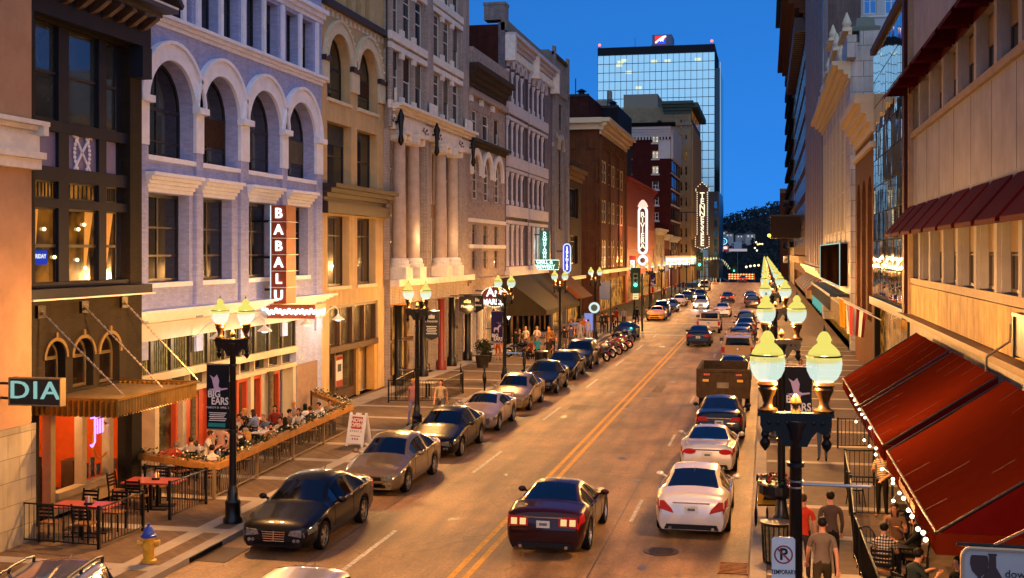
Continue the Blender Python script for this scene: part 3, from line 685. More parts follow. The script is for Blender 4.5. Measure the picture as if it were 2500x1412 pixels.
e.scale = (.55, .55, .55); MB().box(0, 6.4, 0, .6, 2.5, 8.5).build('blue_panel', M('sign_night_blue', '#121a3a', .5, emit='#1a2a6a', es=.5), e); MB().box(-.3, 6.6, 0, .6, -1.8, 2.4).build('red_panel', M('sign_deep_red3', '#7a1010', .5, emit='#a01818', es=.6), e); MB().cyl((3.2, .3, -30), (3.2, .3, 0), .35).build('pole', IRON, e)
m = MB()
for i in range(16): t0, t1 = i*math.pi/8, (i+1)*math.pi/8; m.cyl((3.2+2.3*math.cos(t0), -.2, 5.5+2.3*math.sin(t0)), (3.2+2.3*math.cos(t1), -.2, 5.5+2.3*math.sin(t1)), .35, None, 5)
m.build('ring', EM('cyan_sign_light', '#7ac8f0', 1.6), e); text('G', e, 'letter', EM('cyan_sign_light', '#7ac8f0'), 2.6, (3.2, -.25, 5.4), depth=.1); MB().box(.5, 2.2, -.1, 0, -.9, 1.2).box(3, 5.8, -.1, 0, -.6, 1.4).build('red_letters', EM('pink_sign_light', '#ffd0c8', 1.2), e)

for i, (px_, py_, Y) in enumerate(((1846, 592, 640), (1850, 597, 630), (1855, 596, 625), (1861, 596, 620), (1843, 606, 610), (1848, 612, 600), (1822, 652, 470), (1832, 650, 468), (1842, 649, 466), (1852, 648, 464))):
    x, z = pY(px_, py_, Y); e = empty('distant_lamp', (x, Y, z), 0, ('amber lamp dotted up the hill road beyond the street end' if i < 6 else 'pale lamp on the far bridge row at the street end'), 'street lamp', 'distant lamps at the street end')
    MB().sph((0, 0, 0), .42, 8, 6).build('globe', EM('distant_amber', '#ffd28a', 3.0), e, True); MB().cyl((0, 0, -14), (0, 0, -.4), .1).build('pole', IRON, e)
# ================================================================ LEFT SIDE
# --- corner stone pier building at the left edge
f = Fac('corner_building', 'peach stone corner building with white carved capital cut by the left edge', 'L', -17.25, 14.0, 25.45, 24, 14, PEACH)
uR = f.W
for (a, b, w) in ((296, 331, .34), (389, 414, .2), (331, 372, .16), (372, 389, .3)):
    v1 = f.uv(72, a)[1]; v0 = f.uv(72, b)[1]
    if b-a > 30 and w > .3: f.cornice('capital', WSTN, uR-3.2, uR, v0, v1, w, 3, .25)
    else: f.trim('capital', WSTN, uR-3.2, uR, v0, v1-.004, .002, w)
    f.part('capital', WSTN).box(uR+.002, uR+w*.6, -w*.98, .4, v0+.001, v1-.006)
f.trim('stone_base', M('pale_block_stone', '#a59a84', .8, nz=.12, ns=1.5, brick=(.9, .55, .012, '#7f7462')), 0, uR+.06, 0, 3.05-.9+.75, .002, .08)
f.win(2.5, 6.0, 9, 13, fr=FR_WHT); f.win(2.5, 6.0, 3.2, 6.5, fr=FR_WHT)
f.done()

# --- dark slate restaurant building with oriel window
f = Fac('slate_restaurant_building', 'narrow dark slate building with wooden bay window, lit upstairs room and bronze canopy', 'L', -17.9, 25.5, 31.75, 18, 14, SLATEB)
W = f.W
def V(y, x=200): return f.uv(x, y)[1]
def U(x): return f.u(x)
# gabled hood over the bay
vc = V(70); 
f.trim('bay_hood', SLATE, .05, W-.1, vc-.05, vc+.75, .002, .35)
f.trim('bay_hood', SLATE, -.05, .45, vc-.95, vc-.054, .002, .38); f.trim('bay_hood', SLATE, W-.62, W-.1, vc-.95, vc-.054, .002, .38)
f.cornice('bay_hood', M('dark_hood_moulding', '#3f3c46', .5, nz=.1), 0, W-.1, vc+.76, vc+1.1, 1.05, 3, .35)
f.trim('bay_hood', WSTN, -.3, W+.22, vc+1.1, vc+1.16, .002, 1.07)
for i in range(9): f.part('bracket', WOODB).prism([(-.36, vc+.72), (-.36, vc+.35), (-.52, vc+.4), (-.9, vc+.66), (-.9, vc+.74)], 'x', .35+i*.64, .35+i*.64+.2)
g = f.part('gable', SLATE)
g.prism([(-.25, vc+1.17), (W+.15, vc+1.17), (W/2, vc+3.6)], 'y', -.55, -.05)
r_ = f.part('gable_rake', BRNT)
for (a, b) in (((-.55, vc+1.17), (W/2, vc+3.95)), ((W+.5, vc+1.17), (W/2, vc+3.95))):
    d = Vector((b[0]-a[0], 0, b[1]-a[1])).normalized(); n = Vector((-d.z, 0, d.x))*.16
    if n.z < 0: n = -n
    p = [(a[0], a[1]), (b[0], b[1]), (b[0]+n.x, b[1]+n.z), (a[0]+n.x, a[1]+n.z)]
    r_.prism(p, 'y', -1.05, -.1)
# recess with the wooden bay
u0, u1 = U(84), U(318)
b0, b1 = V(698), V(80)
f.hole(u0, u1, b0, b1)
bay = f.part('bay_frame', SLATE)
d0 = -.42
bay.fb(u0, u1, b0, b0+.12, d0, -.02)
xs = [U(95), U(152), U(177), U(250), U(268), u1-.45]
LITB = LIT('lit_amber_room', '#b06a1c', .55, '#140a04', 1.4)
CURT = M('drawn_shade', '#56594f', .6, nz=.3, ns=1.5)
rows = [(690, 512, 'lit'), (490, 448, 'tr'), (415, 332, 'panel'), (305, 80, 'up')]
bay.fb(u0, xs[0], b0+.12, b1, d0, -.1); bay.fb(xs[1], xs[2], b0+.12, b1, d0, -.1); bay.fb(xs[3], xs[4], b0+.12, b1, d0, -.1); bay.fb(xs[5], u1, b0+.12, b1, d0, -.3)
for (ya, yb) in ((512, 490), (448, 415), (332, 305)): bay.fb(u0+.01, u1-.01, V(ya), V(yb), d0+.01, -.085)
for lo, hi, kind in rows:
    for a, b in ((xs[0], xs[1]), (xs[2], xs[3]), (xs[4], xs[5])):
        va, vb = V(lo), V(hi)
        if kind == 'panel':
            o = MB().fb(a, b, va, vb, -.3, -.2).build('bay_panel', LAVP, f.e)
        else:
            m = MB(); t = .05
            for q in ((a, a+t, va, vb), (b-t, b, va, vb), (a+t, b-t, va, va+t), (a+t, b-t, vb-t, vb)): m.fb(*q, -.26, -.18)
            if kind != 'tr': m.fb(a+t, b-t, (va+vb)/2-.04, (va+vb)/2+.04, -.26, -.17)
            else:
                for k in range(1, 7): m.fb(a+(b-a)*k/7-.012, a+(b-a)*k/7+.012, va+t, vb-t, -.25, -.2)
            o = m.build('window', FR_BLK, f.e)
            pm = {'lit': LITB, 'tr': LIT_AMBER, 'up': M('tall_sky_window', '#3a3d38', .04, spec=1.0, nz=.3, ns=1.0)}[kind]
            MB().poly([(a, .24, va), (b, .24, va), (b, .24, vb), (a, .24, vb)]).build('pane', pm, o)
            if kind == 'lit':
                c = MB()
                for s_, e_ in ((a+.03, a+.3),) if a < 1.5 else ((b-.55, b-.1),):
                    c.prism([(s_, va+.4), (s_+.1, va+.4), (e_, vb-.05), (s_ if a < 1.5 else e_-.4, vb-.05)], 'y', .225, .233)
                c.build('curtain', M('cream_glow_curtain', '#c99a52', .8, emit='#c98a35', es=.25), o)  # warm room light put into the cloth as a weak glow
# glowing ceiling lamps seen in the lit bay
lm = MB()
for x, y in ((125, 562), (178, 550), (208, 560), (222, 548), (205, 635), (225, 655), (150, 628)):
    lm.sph((U(x), .2, V(y)), .05, 8, 6)
lm.split('room_bulb', EM('warm_bulb', '#ffdf9a', 3.0), f.e)
sc_ = MB().fb(U(97), U(133), V(645), V(612), -.225, -.21).build('screen', EM('blue_screen', '#2a3fb8', .7), f.e)
f.text('FRIDAY', 'screen_text', EM('white_letters', '#e8eef0', .9), .16, U(115), V(626), -.205)
# emblem of crossed arrows in a laurel, on the middle panel
em = MB(); cu_, cv_ = (xs[2]+xs[3])/2, (V(415)+V(332))/2
def bar2(m, p, q, w, y0, y1):
    d = Vector((q[0]-p[0], q[1]-p[1])); d.normalize(); n = Vector((-d.y, d.x))*w/2
    m.prism([(p[0]-n.x, p[1]-n.y), (q[0]-n.x, q[1]-n.y), (q[0]+n.x, q[1]+n.y), (p[0]+n.x, p[1]+n.y)], 'y', y0, y1)
for sgn in (-1, 1):
    a = (cu_-sgn*.42, cv_-.5); b = (cu_+sgn*.42, cv_+.55)
    bar2(em, a, b, .06, .15, .19)
    em.prism([(b[0]-.12, b[1]-.05), (b[0]+.1*sgn, b[1]+.12), (b[0]+.05, b[1]-.16)], 'y', .15, .19)
    for k in range(9):
        t = -.9+1.8*k/8; em.sph((cu_+sgn*.36*math.cos(t), .165, cv_+.52*math.sin(t)), (.075, .02, .055), 6, 5)
em.build('emblem', M('white_emblem', '#d8d8e0', .5), f.e)
# sill ledge
f.trim('ledge', SLATE, .1, W-.2, V(722), V(700), .002, .45); f.trim('ledge', WSTN, .25, W-.1, V(726), V(722)-.004, .002, .5)
# three small arched windows
for i, (a, b, yb) in enumerate(((110, 160, 840), (178, 228, 832), (243, 292, 822))):
    u0, u1 = U(a), U(b); v0 = f.uv(a, 962-12*i)[1]; v1 = f.uv(a, yb-4)[1]
    f.win(u0, u1, v0, v1, True, .22, fr=M('olive_frame', '#4b3f26', .5), pane=LIT('dusky_orange_window', '#6a3010', .3, '#0c0806', 1.6), mull=0, rails=(.97,), fw=.08)
    f.archring((u0+u1)/2, v1-(u1-u0)/2, (u1-u0)/2, (u1-u0)/2+.09, .002, .05, 'arch_moulding', M('dull_gold_trim', '#6e5a36', .6))
    f.trim('arch_moulding', M('dull_gold_trim', '#6e5a36', .6), (u0+u1)/2-.04, (u0+u1)/2+.04, v1+.09, v1+.22, .002, .06)
# shop opening at street level
s0, s1 = U(96), U(322)
f.hole(s0, s1, .12, 2.9); f.mass0 = 2.92
rm = f.part('shop_room', M('orange_plaster', '#c2501a', .8, nz=.12))
D_ = 4.0
rm.add([(s0, D_, .12), (s1, D_, .12), (s1, D_, 2.9), (s0, D_, 2.9)], [(0,1,2,3)])
rm.add([(s0, .46, .12), (s0, D_, .12), (s0, D_, 2.9), (s0, .46, 2.9)], [(0,1,2,3)])
rm.add([(s1, .46, .12), (s1, D_, .12), (s1, D_, 2.9), (s1, .46, 2.9)], [(3,2,1,0)])
f.part('shop_floor', WOODB).add([(s0, .46, .13), (s1, .46, .13), (s1, D_, .13), (s0, D_, .13)], [(0,1,2,3)])
f.part('shop_ceiling', CREAM).add([(s0, .46, 2.9), (s1, .46, 2.9), (s1, D_, 2.9), (s0, D_, 2.9)], [(0,1,2,3)])
point('shop_lamp', f.e, ((s0+s1)/2, 2.0, 2.6), 130, (1, .55, .2), .2); point('shop_lamp', f.e, (s0+1.4, 1.4, 2.6), 130, (1, .6, .3), .2)
sf = f.part('shop_front', M('cream_shop_frame', '#b39a6e', .5, nz=.1))
p_ = [s0+.9, s0+2.35, s1-.75]
for q in p_: sf.fb(q-.1, q+.1, .12, 2.9, -.45, -.2)
sf.fb(p_[0]+.1, p_[2]-.1, .55, .72, -.44, -.1); sf.fb(p_[0]+.1, p_[2]-.1, .12, .55, -.44, -.24)
gl = M('clear_shop_glass', '#ffffff', .02); gl.node_tree.nodes['Principled BSDF'].inputs['Transmission Weight'].default_value = 1; gl.node_tree.nodes['Principled BSDF'].inputs['IOR'].default_value = 1.02
pp = MB(); pp.poly([(p_[0]+.1, .34, .72), (p_[2]-.1, .34, .72), (p_[2]-.1, .34, 2.9), (p_[0]+.1, .34, 2.9)]); pp.build('shop_glass', gl, f.e)
fx = MB()
for (x, y0, y1, z0, z1, w) in ((p_[0]+.5, 1.2, 1.8, .13, 1.5, .5), (p_[0]+1.3, 1.4, 2.0, .13, 1.15, .5), (p_[0]+2.1, 1.0, 1.4, .13, 1.2, .45), (p_[0]+.6, 2.4, 2.8, 1.4, 2.1, .5)): fx.box(x, x+w, y0, y1, z0, z1)
fx.build('shop_furniture', WOODB, f.e)
fc = MB()
for k in range(7): fc.box(p_[1]+.16+k*.3, p_[1]+.36+k*.3, .5, .52, .74, 1.05+.12*(k % 3))
fc.build('window_posters', M('poster_paper', '#7d7a60', .7, nz=.5, ns=4), f.e)
rg = MB()
for i in range(24):
    t0 = 2*math.pi*i/24; t1 = 2*math.pi*(i+1)/24
    c = ((p_[1]+p_[2])/2+.35, 1.75)
    rg.cyl((c[0]+.42*math.cos(t0), .33, c[1]+.5*math.sin(t0)), (c[0]+.42*math.cos(t1), .33, c[1]+.5*math.sin(t1)), .03, .03, 5)
rg.build('window_decal', M('faded_gold_decal', '#c07a2a', .6), f.e)
ne = MB(); nx, nz_ = p_[1]+.62, 2.05
ne.tube([(nx-.15, .3, nz_+.38), (nx+.05, .3, nz_+.38), (nx+.05, .3, nz_-.3), (nx-.08, .3, nz_-.42), (nx-.16, .3, nz_-.36)], .028)
ne.tube([(nx+.05, .3, nz_+.33), (nx+.5, .3, nz_+.42)], .028)
for k in range(3): ne.tube([(nx+.18+k*.13, .3, nz_+.3), (nx+.18+k*.13, .3, nz_-.1)], .025)
ne.build('neon_emblem', EM('violet_neon', '#b486ff', 2.0), f.e)
f.done()
# bronze canopy over that shop
cx0, cx1, cy0, cy1 = -17.88, -15.5, 26.3, 30.45
e = empty('bronze_canopy', (cx0, cy0, 2.95), 0, 'scalloped bronze metal canopy hung on chains above the orange shop window', 'canopy')
BRZ = M('polished_bronze', '#9a7432', .28, .85, nz=.2, ns=3)
m = MB(); 
def corr(m, p, q, n, z0, z1, a=.045):
    p = Vector(p); q = Vector(q); L = (q-p).length; d = (q-p).normalized(); nrm = Vector((d.y, -d.x, 0))
    k = n*6; pts = []
    for i in range(k+1):
        t = i/k; ph = t*n*2*math.pi
        b = p+d*(L*t)+nrm*(a*math.sin(ph)); sc = .055*(1-abs(math.sin(ph/2)))
        pts.append((b, z0+sc))
    vs = []
    for b, z in pts: vs += [(b.x, b.y, z), (b.x, b.y, z1)]
    m.add(vs, [(2*i, 2*i+2, 2*i+3, 2*i+1) for i in range(k)])
w_, l_ = cx1-cx0, cy1-cy0
corr(m, (0, 0, 0), (w_, 0, 0), 16, 0, .42); corr(m, (w_, 0, 0), (w_, l_, 0), 30, 0, .42); corr(m, (w_, l_, 0), (0, l_, 0), 16, 0, .42)
m.build('fascia', BRZ, e, True)
m = MB().box(.04, w_-.05, .05, l_-.05, .3, .36); m.build('deck', M('canopy_deck', '#7a6540', .5, .4, nz=.2), e)
m = MB()
for q in ((0, w_+.07, -.07, -.03), (w_+.03, w_+.07, -.03, l_+.03), (0, w_+.07, l_+.03, l_+.07)): m.box(*q, .42, .47)
m.build('rim', BRZ, e)
for (wx, wy, a) in ((100, 762, .35), (206, 750, 1.9), (303, 738, 3.5)):
    Yw, zw = pX(wx, wy, -17.85)
    m = MB(); p = Vector((.05, Yw-cy0, zw-2.95)); q = Vector((w_-.35, Yw-cy0+.55, .4)); n = 26
    for i in range(n):
        a_ = p.lerp(q, i/n); b_ = p.lerp(q, (i+.8)/n); m.cyl(a_, b_, .022 if i % 2 else .034, None, 6)
    o = m.build('hanging_chain', M('chain_steel', '#8a7a60', .4, .8), e)
    mp = MB().box(-.02, .06, Yw-cy0-.16, Yw-cy0+.16, zw-2.95-.16, zw-2.95+.16).build('wall_plate', IRONB, o)
# DIA sign
e = empty('blade_sign', (-16.35, 24.2, 3.15), 0, 'dark box sign with glowing DIA letters at the left corner of the bronze canopy', 'sign')
sx0 = pY(25, 960, 24.2)[0]; sx1 = pY(146, 960, 24.2)[0]; sz0 = pY(80, 988, 24.2)[1]; sz1 = pY(80, 926, 24.2)[1]
MB().box(sx0+16.35, sx1+16.35, 0, .16, sz0-3.15, sz1-3.15).build('sign_box', M('dark_olive_metal', '#2b2a1f', .5, .3), e)
m = MB(); a, b, c, d = sx0+16.35, sx1+16.35, sz0-3.15, sz1-3.15
for q in ((a-.03, b+.03, d, d+.03), (a-.03, b+.03, c-.03, c)): m.box(q[0], q[1], -.03, .19, q[2], q[3])
m.box(a-.03, a-.002, -.03, .19, c, d); m.box(b+.002, b+.03, -.03, .19, c, d)
m.build('sign_frame', M('tan_sign_edge', '#8a7550', .5, .4), e)
text('DIA', e, 'letters', EM('teal_white_neon', '#9fd0c6', .6), (d-c)*1.0, ((a+b)/2, -.03, (c+d)/2+.02), sx=1.25, track=1.12, depth=.04)
MB().cyl((a-.9, .08, c+.12), (a, .08, c+.12), .03).cyl((a-.9, .08, d-.12), (a, .08, d-.12), .03).build('arm', IRON, e)

# --- lavender building
f = Fac('lavender_building', 'lavender painted brick building with four tall arched windows above the busy patio', 'L', -19.2, 31.8, 49.5, 20.0, 15, W_LAV, thick=.7)
def V2(x, y): return f.uv(x, y)[1]
for i, (a, b, yt, yb, gr) in enumerate(((357, 472, 148, 375, 0), (491, 581, 189, 395, 0), (603, 683, 222, 412, 0), (698, 767, 251, 428, 0))):
    u0, u1 = f.u(a), f.u(b); v0 = V2(a, yb)
    v1 = 13.3; v0 = 10.1
    f.win(u0, u1, v0, v1, True, .5, mull=1, rails=(.34, .98), fw=.11, sill=W_LAVT)
    r = (u1-u0)/2; uc = (u0+u1)/2
    f.archring(uc, v1-r, r, r+.52, .002, .12, 'arch_surround', W_LAVT); f.archring(uc, v1-r, r+.52, r+.64, .002, .22, 'arch_surround', W_LAVT)
    # square-headed window below
    b1 = f.u(((462, 566, 668, 752)[i]))
    f.win(u0+.02, b1, 6.02, 8.9, False, .4, mull=1, rails=(.3, .62), fw=.11, sill=W_LAVT, pane=GLASS)
    f.cornice('window_hood', W_LAVT, u0-.05, b1+.15, 8.93, 9.55, .42, 5, .18)
    if i == 0: wv = (v1-r)
# piers: capital bands and white blocks at the springing
us = [f.u(x) for x in (330, 357, 472, 491, 581, 603, 683, 698, 767, 783)]
for k in range(0, 10, 2):
    a, b = us[k], us[k+1]
    vv = 11.95
    f.trim('impost', W_LAVT, a-.06, b+.06, vv-.22, vv-.004, .002, .3); f.trim('impost', W_LAVT, a, b, vv-1.55, vv-.224, .002, .12)
    f.trim('pier', W_LAV, a+.04, b-.04, 3.6, vv-1.554, .002, .1)
# belt course and top row of narrow windows
vb = f.uv(785, 212)[1]
f.cornice('belt_course', W_LAVT, 0, f.W, vb+.02, vb+.4, .3, 3, .02)
for a, b in ((369, 403), (421, 464), (492, 528), (545, 579), (603, 635), (648, 676), (699, 724), (737, 761)):
    f.win(f.u(a), f.u(b)+.12, vb+.5, vb+2.6, False, .35, mull=0, rails=(.5,), fw=.1, sill=None)
for k, x in enumerate((382, 445, 482, 537, 592, 642, 688, 731, 772)): f.trim('upper_pilaster', W_LAVT, f.u(x)-.13, f.u(x)+.13, vb+.42, vb+2.7, .002, .09)
f.cornice('upper_cornice', W_LAVT, 0, f.W, vb+2.75, vb+3.3, .35, 3, .02)
# storefront
f.hole(.35, f.W-2.9, .12, 4.2); f.mass0 = 4.22; MB().box(0, f.W, 3.42, 15, 0, 4.21).build('rear_mass', DARK, f.e)
sv = f.uv(600, 727)[1]
f.cornice('storefront_cornice', W_LAVT, .3, f.W-.1, 4.75, 5.2, .75, 5, .1)
f.trim('sign_fascia', M('pale_fascia', '#b3a596', .5, nz=.08), .2, f.W-.15, 4.2, 4.75, .002, .25)
fr = f.part('storefront_frame', M('cream_storefront_frame', '#b9a888', .5, nz=.08, ns=3))
L0, L1 = .35, f.W-2.9
fr.fb(L0, L1, 2.85, 3.1, -.5, .06); fr.fb(L0, L1, 2.26, 2.42, -.5, .02)
n = 11; RIB = LIT('ribbed_glass_transom', '#c8a254', 1.1, '#6d5828', 6.0)
for i in range(n):
    a = L0+(L1-L0)*i/n; b = L0+(L1-L0)*(i+1)/n
    m = MB(); m.fb(a, a+.09, 3.1, 4.2, -.18, -.05); m.fb(b-.09, b, 3.1, 4.2, -.18, -.05)
    for k in range(1, 9): m.fb(a+.14+(b-a-.28)*k/9-.012, a+.14+(b-a-.28)*k/9+.012, 3.1, 4.2, -.165, -.13)
    o = m.build('transom_window', M('dark_transom_frame', '#22160c', .5), f.e); MB().poly([(a, .17, 3.1), (b, .17, 3.1), (b, .17, 4.2), (a, .17, 4.2)]).build('pane', RIB, o)
    m = MB(); m.fb(a, a+.06, 2.42, 2.85, -.4, -.1); o = m.build('lower_transom', M('cream_storefront_frame', '#b9a888'), f.e)
    MB().poly([(a, .3, 2.42), (b, .3, 2.42), (b, .3, 2.85), (a, .3, 2.85)]).build('pane', LIT_DIM, o)
for q in (L0+.13, 3.25, 5.1, 8.0, 10.5, 12.3, L1-.14): fr.fb(q-.13, q+.13, .12, 2.3, -.5, -.02)
rm = f.part('dining_room', M('brown_dining_wall', '#55301a', .8, nz=.3)); rm.add([(L0, 3.4, .12), (L1, 3.4, .12), (L1, 3.4, 2.3), (L0, 3.4, 2.3)], [(0,1,2,3)])
rm.add([(L0, .72, .13), (L1, .72, .13), (L1, 3.4, .13), (L0, 3.4, .13)], [(0,1,2,3)])
point('dining_lamp', f.e, (4.0, 1.0, 2.1), 300, (1, .6, .25), .2); point('dining_lamp', f.e, (9.5, 1.0, 2.1), 300, (1, .6, .25), .2)
dr = MB()
for q, w2 in ((1.4, .9), (3.45, 1.35), (6.0, .24), (6.9, .24), (9.4, .9), (10.75, .8), (12.6, .75)):
    dr = MB(); dr.fb(q, q+.12, .12, 2.26, -.42, -.12); dr.fb(q+w2-.12, q+w2, .12, 2.26, -.42, -.12); dr.fb(q+.12, q+w2-.12, 2.1, 2.26, -.42, -.12); dr.fb(q+.12, q+w2-.12, .12, .45, -.42, -.12)
    o = dr.build('door', ORED, f.e)
    if w2 > .5: MB().poly([(q+.12, .3, .45), (q+w2-.12, .3, .45), (q+w2-.12, .3, 2.1), (q+.12, .3, 2.1)]).build('pane', LIT('door_glass', '#b57a35', .3, '#1c0f07', 2.0), o)
for q in (5.45, 11.9):
    MB().lathe([(.16, 0), (.16, .2), (.12, .25), (.10, .6), (.095, 2.0), (.14, 2.08), (.17, 2.18)], 12, (q, -.12, .12)).build('iron_column', M('weathered_column', '#6f6347', .6, nz=.3, ns=8), f.e, True)
f.trim('stucco_panel', M('pinkish_stucco', '#8d7564', .8, nz=.15), L1+.004, f.W-.6, .12, 2.3, -.3, .03)
f.text('412', 'house_number', M('white_letters_matte', '#d8d4c8', .5), .3, f.u(733), 2.57, .03)
# gooseneck lamps on the fascia
for x in (462, 582, 690, 770):
    u = f.u(x)
    m = MB(); pts = [(u-.25, -.25, 4.15), (u-.25, -.5, 4.25), (u-.22, -.75, 4.55), (u-.12, -.95, 4.66), (u, -1.05, 4.5), (u, -1.05, 4.25)]
    m.tube(pts, .022, 6); o = m.build('gooseneck_lamp', WHITE, f.e, True)
    MB().lathe([(.04, .2), (.07, .14), (.12, .1), (.27, -.02), (.27, -.05)][::-1], 14, (u, -1.05, 4.12)).build('lamp_shade', WHITE, o, True)
    MB().sph((u, -1.05, 4.06), (.13, .13, .05), 10, 6).build('bulb', EM('cool_bulb', '#eef4e6', 2.2), o, True)
    point('lamp_light', o, (u, -1.05, 3.93), 90, (1, .8, .5), .1)
f.done()
# BABALU blade sign
Ys = 43.0
bx0, bz1 = pY(662, 502, Ys); bx1, _ = pY(699, 502, Ys); bx2 = pY(712, 502, Ys)[0]; bz0 = pY(662, 742, Ys)[1]
e = empty('vertical_sign', (bx0, Ys, bz0), 0, 'tall orange blade sign spelling BABALU in glowing white letters', 'sign')
w = bx1-bx0; h = bz1-bz0; dp = .95
MB().box(0, w, 0, dp, 0, h).build('sign_box', M('rust_orange_metal', '#8a3614', .45, .2, nz=.1), e)
for i, ch in enumerate('BABALU'):
    zc = h-h*(i+.5)/6
    text(ch, e, 'letter', EM('babalu_letter', '#dff0ee', 1.6), h/6*.86, (w*.52, -.05, zc), depth=.06, bold=.012)
m = MB()
for i in range(1, 6): z = h*i/6; m.box(-.08, w+.08, -.08, dp+.06, z-.015, z+.015)
m.build('divider_rod', WHITE, e)
m = MB().box(-.035, -.005, -.02, .02, 0, h); m.build('edge_tube', EM('pale_neon', '#d9ecf0', .9), e)
arm = MB()
for z in (h*.09+.15, h*.46, h*.83): arm.box(-1.75, 0, dp*.4, dp*.4+.07, z, z+.09); arm.box(-1.8, -1.45, dp*.4-.05, dp*.4+.12, z-.16, z+.24)
arm.build('bracket_arm', IRON, e)
# glowing script strip below it
e2 = empty('neon_script_sign', (bx0-.35, Ys, bz0-.45), 0, 'white hot neon script strip under the orange BABALU sign', 'sign')
nl = EM('white_neon', '#f2fbff', 2.6)
m = MB(); m.box(-.1, w+1.5, .06, .12, -.12, .42); m.build('backing', M('rust_orange_metal', '#8a3614'), e2)
m = MB(); xs_ = [(-.05+i*.055, 0, .15+.11*math.sin(i*1.9)+.03*math.sin(i*.7)) for i in range(48)]
m.tube(xs_, .045, 6); m.build('neon_script', nl, e2)
# --- tan building
f = Fac('tan_building', 'tan stucco building with checkered arch panel and two tall arched windows', 'L', -19.2, 49.5, 58.3, 22.5, 15, TANB, thick=.6)
CHK = M('checker_panel', '#c9bd9d', .7)
t_ = CHK.node_tree; ck = t_.nodes.new('ShaderNodeTexChecker'); tc_ = t_.nodes.new('ShaderNodeTexCoord'); t_.links.new(tc_.outputs['Object'], ck.inputs[0])
ck.inputs['Scale'].default_value = 3.4; ck.inputs[1].default_value = (*srgb('#cfc4a6'), 1); ck.inputs[2].default_value = (*srgb('#b49c76'), 1); t_.links.new(ck.outputs[0], t_.nodes['Principled BSDF'].inputs['Base Color'])
ar = []
for a, b, yt, yb in ((799, 855, 84, 237), (873, 922, 120, 263)):
    u0, u1 = f.u(a), f.u(b); v0 = f.uv(a, yb)[1]; ar.append((u0, u1, v0))
v0 = sum(q[2] for q in ar)/2; v1 = f.uv((799+855)/2, 84)[1]
for u0, u1, _ in ar:
    f.win(u0, u1, v0, v1, True, .45, mull=0, rails=(.38, .97), fw=.1, sill=CREAM)
    r = (u1-u0)/2; uc = (u0+u1)/2
    f.archring(uc, v1-r, r, r+.5, .002, .1, 'arch_surround', CREAM); f.archring(uc, v1-r, r+.5, r+.62, .002, .17, 'arch_surround', CREAM)
    for k in range(16):
        t = math.pi*(k+.5)/16; f.part('arch_bead', CREAM).sph((uc+(r+.56)*math.cos(t), -.18, v1-r+(r+.56)*math.sin(t)), .07, 6, 5)
us = [0, ar[0][0], ar[0][1], ar[1][0], ar[1][1], f.W]; vv = v1-1.25
for k in (0, 2, 4):
    a, b = us[k], us[k+1]
    f.trim('impost', BRNT, a-.04, b+.04, vv-.25, vv-.004, .002, .22); f.trim('pier_block', CREAM, a, b, vv-1.2, vv-.254, .002, .12)
vt = f.uv(785, 8)[1]
f.trim('checker_panel', CHK, .02, f.W-.02, v1+.64, vt, .002, .03)
f.trim('dark_course', BRNT, -.05, f.W+.05, vt+.004, vt+.28, .002, .3)
ua = ar[0][0]-.3
for k in range(5):
    a = ua+k*1.35; f.win(a, a+.8, vt+.45, vt+2.5, True, .3, mull=0, rails=(), fw=.07, pane=GLASS)
    f.archring(a+.4, vt+2.1, .4, .6, .002, .1, 'small_arch', CREAM)
f.cornice('top_cornice', BRNT, 0, f.W, vt+3.2, vt+3.8, .5, 3)
v2 = f.uv(799, 449)[1]; v3 = f.uv(799, 294)[1]
for a, b in ((799, 858), (872, 921)): f.win(f.u(a), f.u(b), v2, v3, False, .4, mull=0, rails=(.48,), fw=.1, sill=CREAM)
c0 = f.uv(860, 526)[1]; c1 = f.uv(860, 474)[1]
f.trim('dark_cornice', BRNT, .0, f.W-.1, c0, c0+.5, .002, .3); f.cornice('dark_cornice', BRNT, 0, f.W-.1, c0+.504, c1+.3, .75, 4, .2)
v4 = f.uv(799, 701)[1]; v5 = c0-.08
for a, b in ((799, 853), (872, 917)): f.win(f.u(a), f.u(b), v4, v5, False, .35, mull=2, rails=(.72,), fw=.1, sill=CREAM, pane=LIT('dim_red_brown_room', '#5a2c14', .35, '#0b0807', 1.3))
a, b = f.u(804), f.u(922); d0 = f.uv(804, 850)[1]
f.hole(a, b, .12, f.uv(804, 748)[1]); dt = f.uv(804, 748)[1]
m = f.part('shop_front', WOODB)
n = 4
for i in range(n):
    p, q = a+(b-a)*i/n, a+(b-a)*(i+1)/n
    w = MB(); w.fb(p, p+.1, d0, dt-.15, -.3, -.1); w.fb(q-.1, q, d0, dt-.15, -.3, -.1); o = w.build('transom_window', WOODB, f.e)
    MB().poly([(p, .25, d0), (q, .25, d0), (q, .25, dt-.15), (p, .25, dt-.15)]).build('pane', M('textured_dark_glass', '#3a2f1a', .2, nz=.5, ns=9, bump=.4), o)
m.fb(a, b, dt-.15, dt-.004, -.35, -.05); m.fb(a, b, d0-.28, d0-.004, -.4, .05)
cpan = f.part('entry_recess', M('yellow_plaster', '#c49a55', .8, nz=.1))
mid = a+(b-a)*.62
cpan.fb(mid, b-.05, .12, d0-.29, -1.1, -.9); cpan.fb(mid-.12, mid, .12, d0-.29, -.44, -.05); cpan.fb(b-.45, b-.01, .12, d0-.29, -.44, -.02)
w = MB(); w.fb(a+.05, a+.2, .12, d0-.3, -.4, -.2); w.fb(a+1.2, a+1.35, .12, d0-.3, -.4, -.2); w.fb(mid-.4, mid-.14, .12, d0-.3, -.4, -.2); w.fb(a+.2, mid-.4, .12, .6, -.4, -.2)
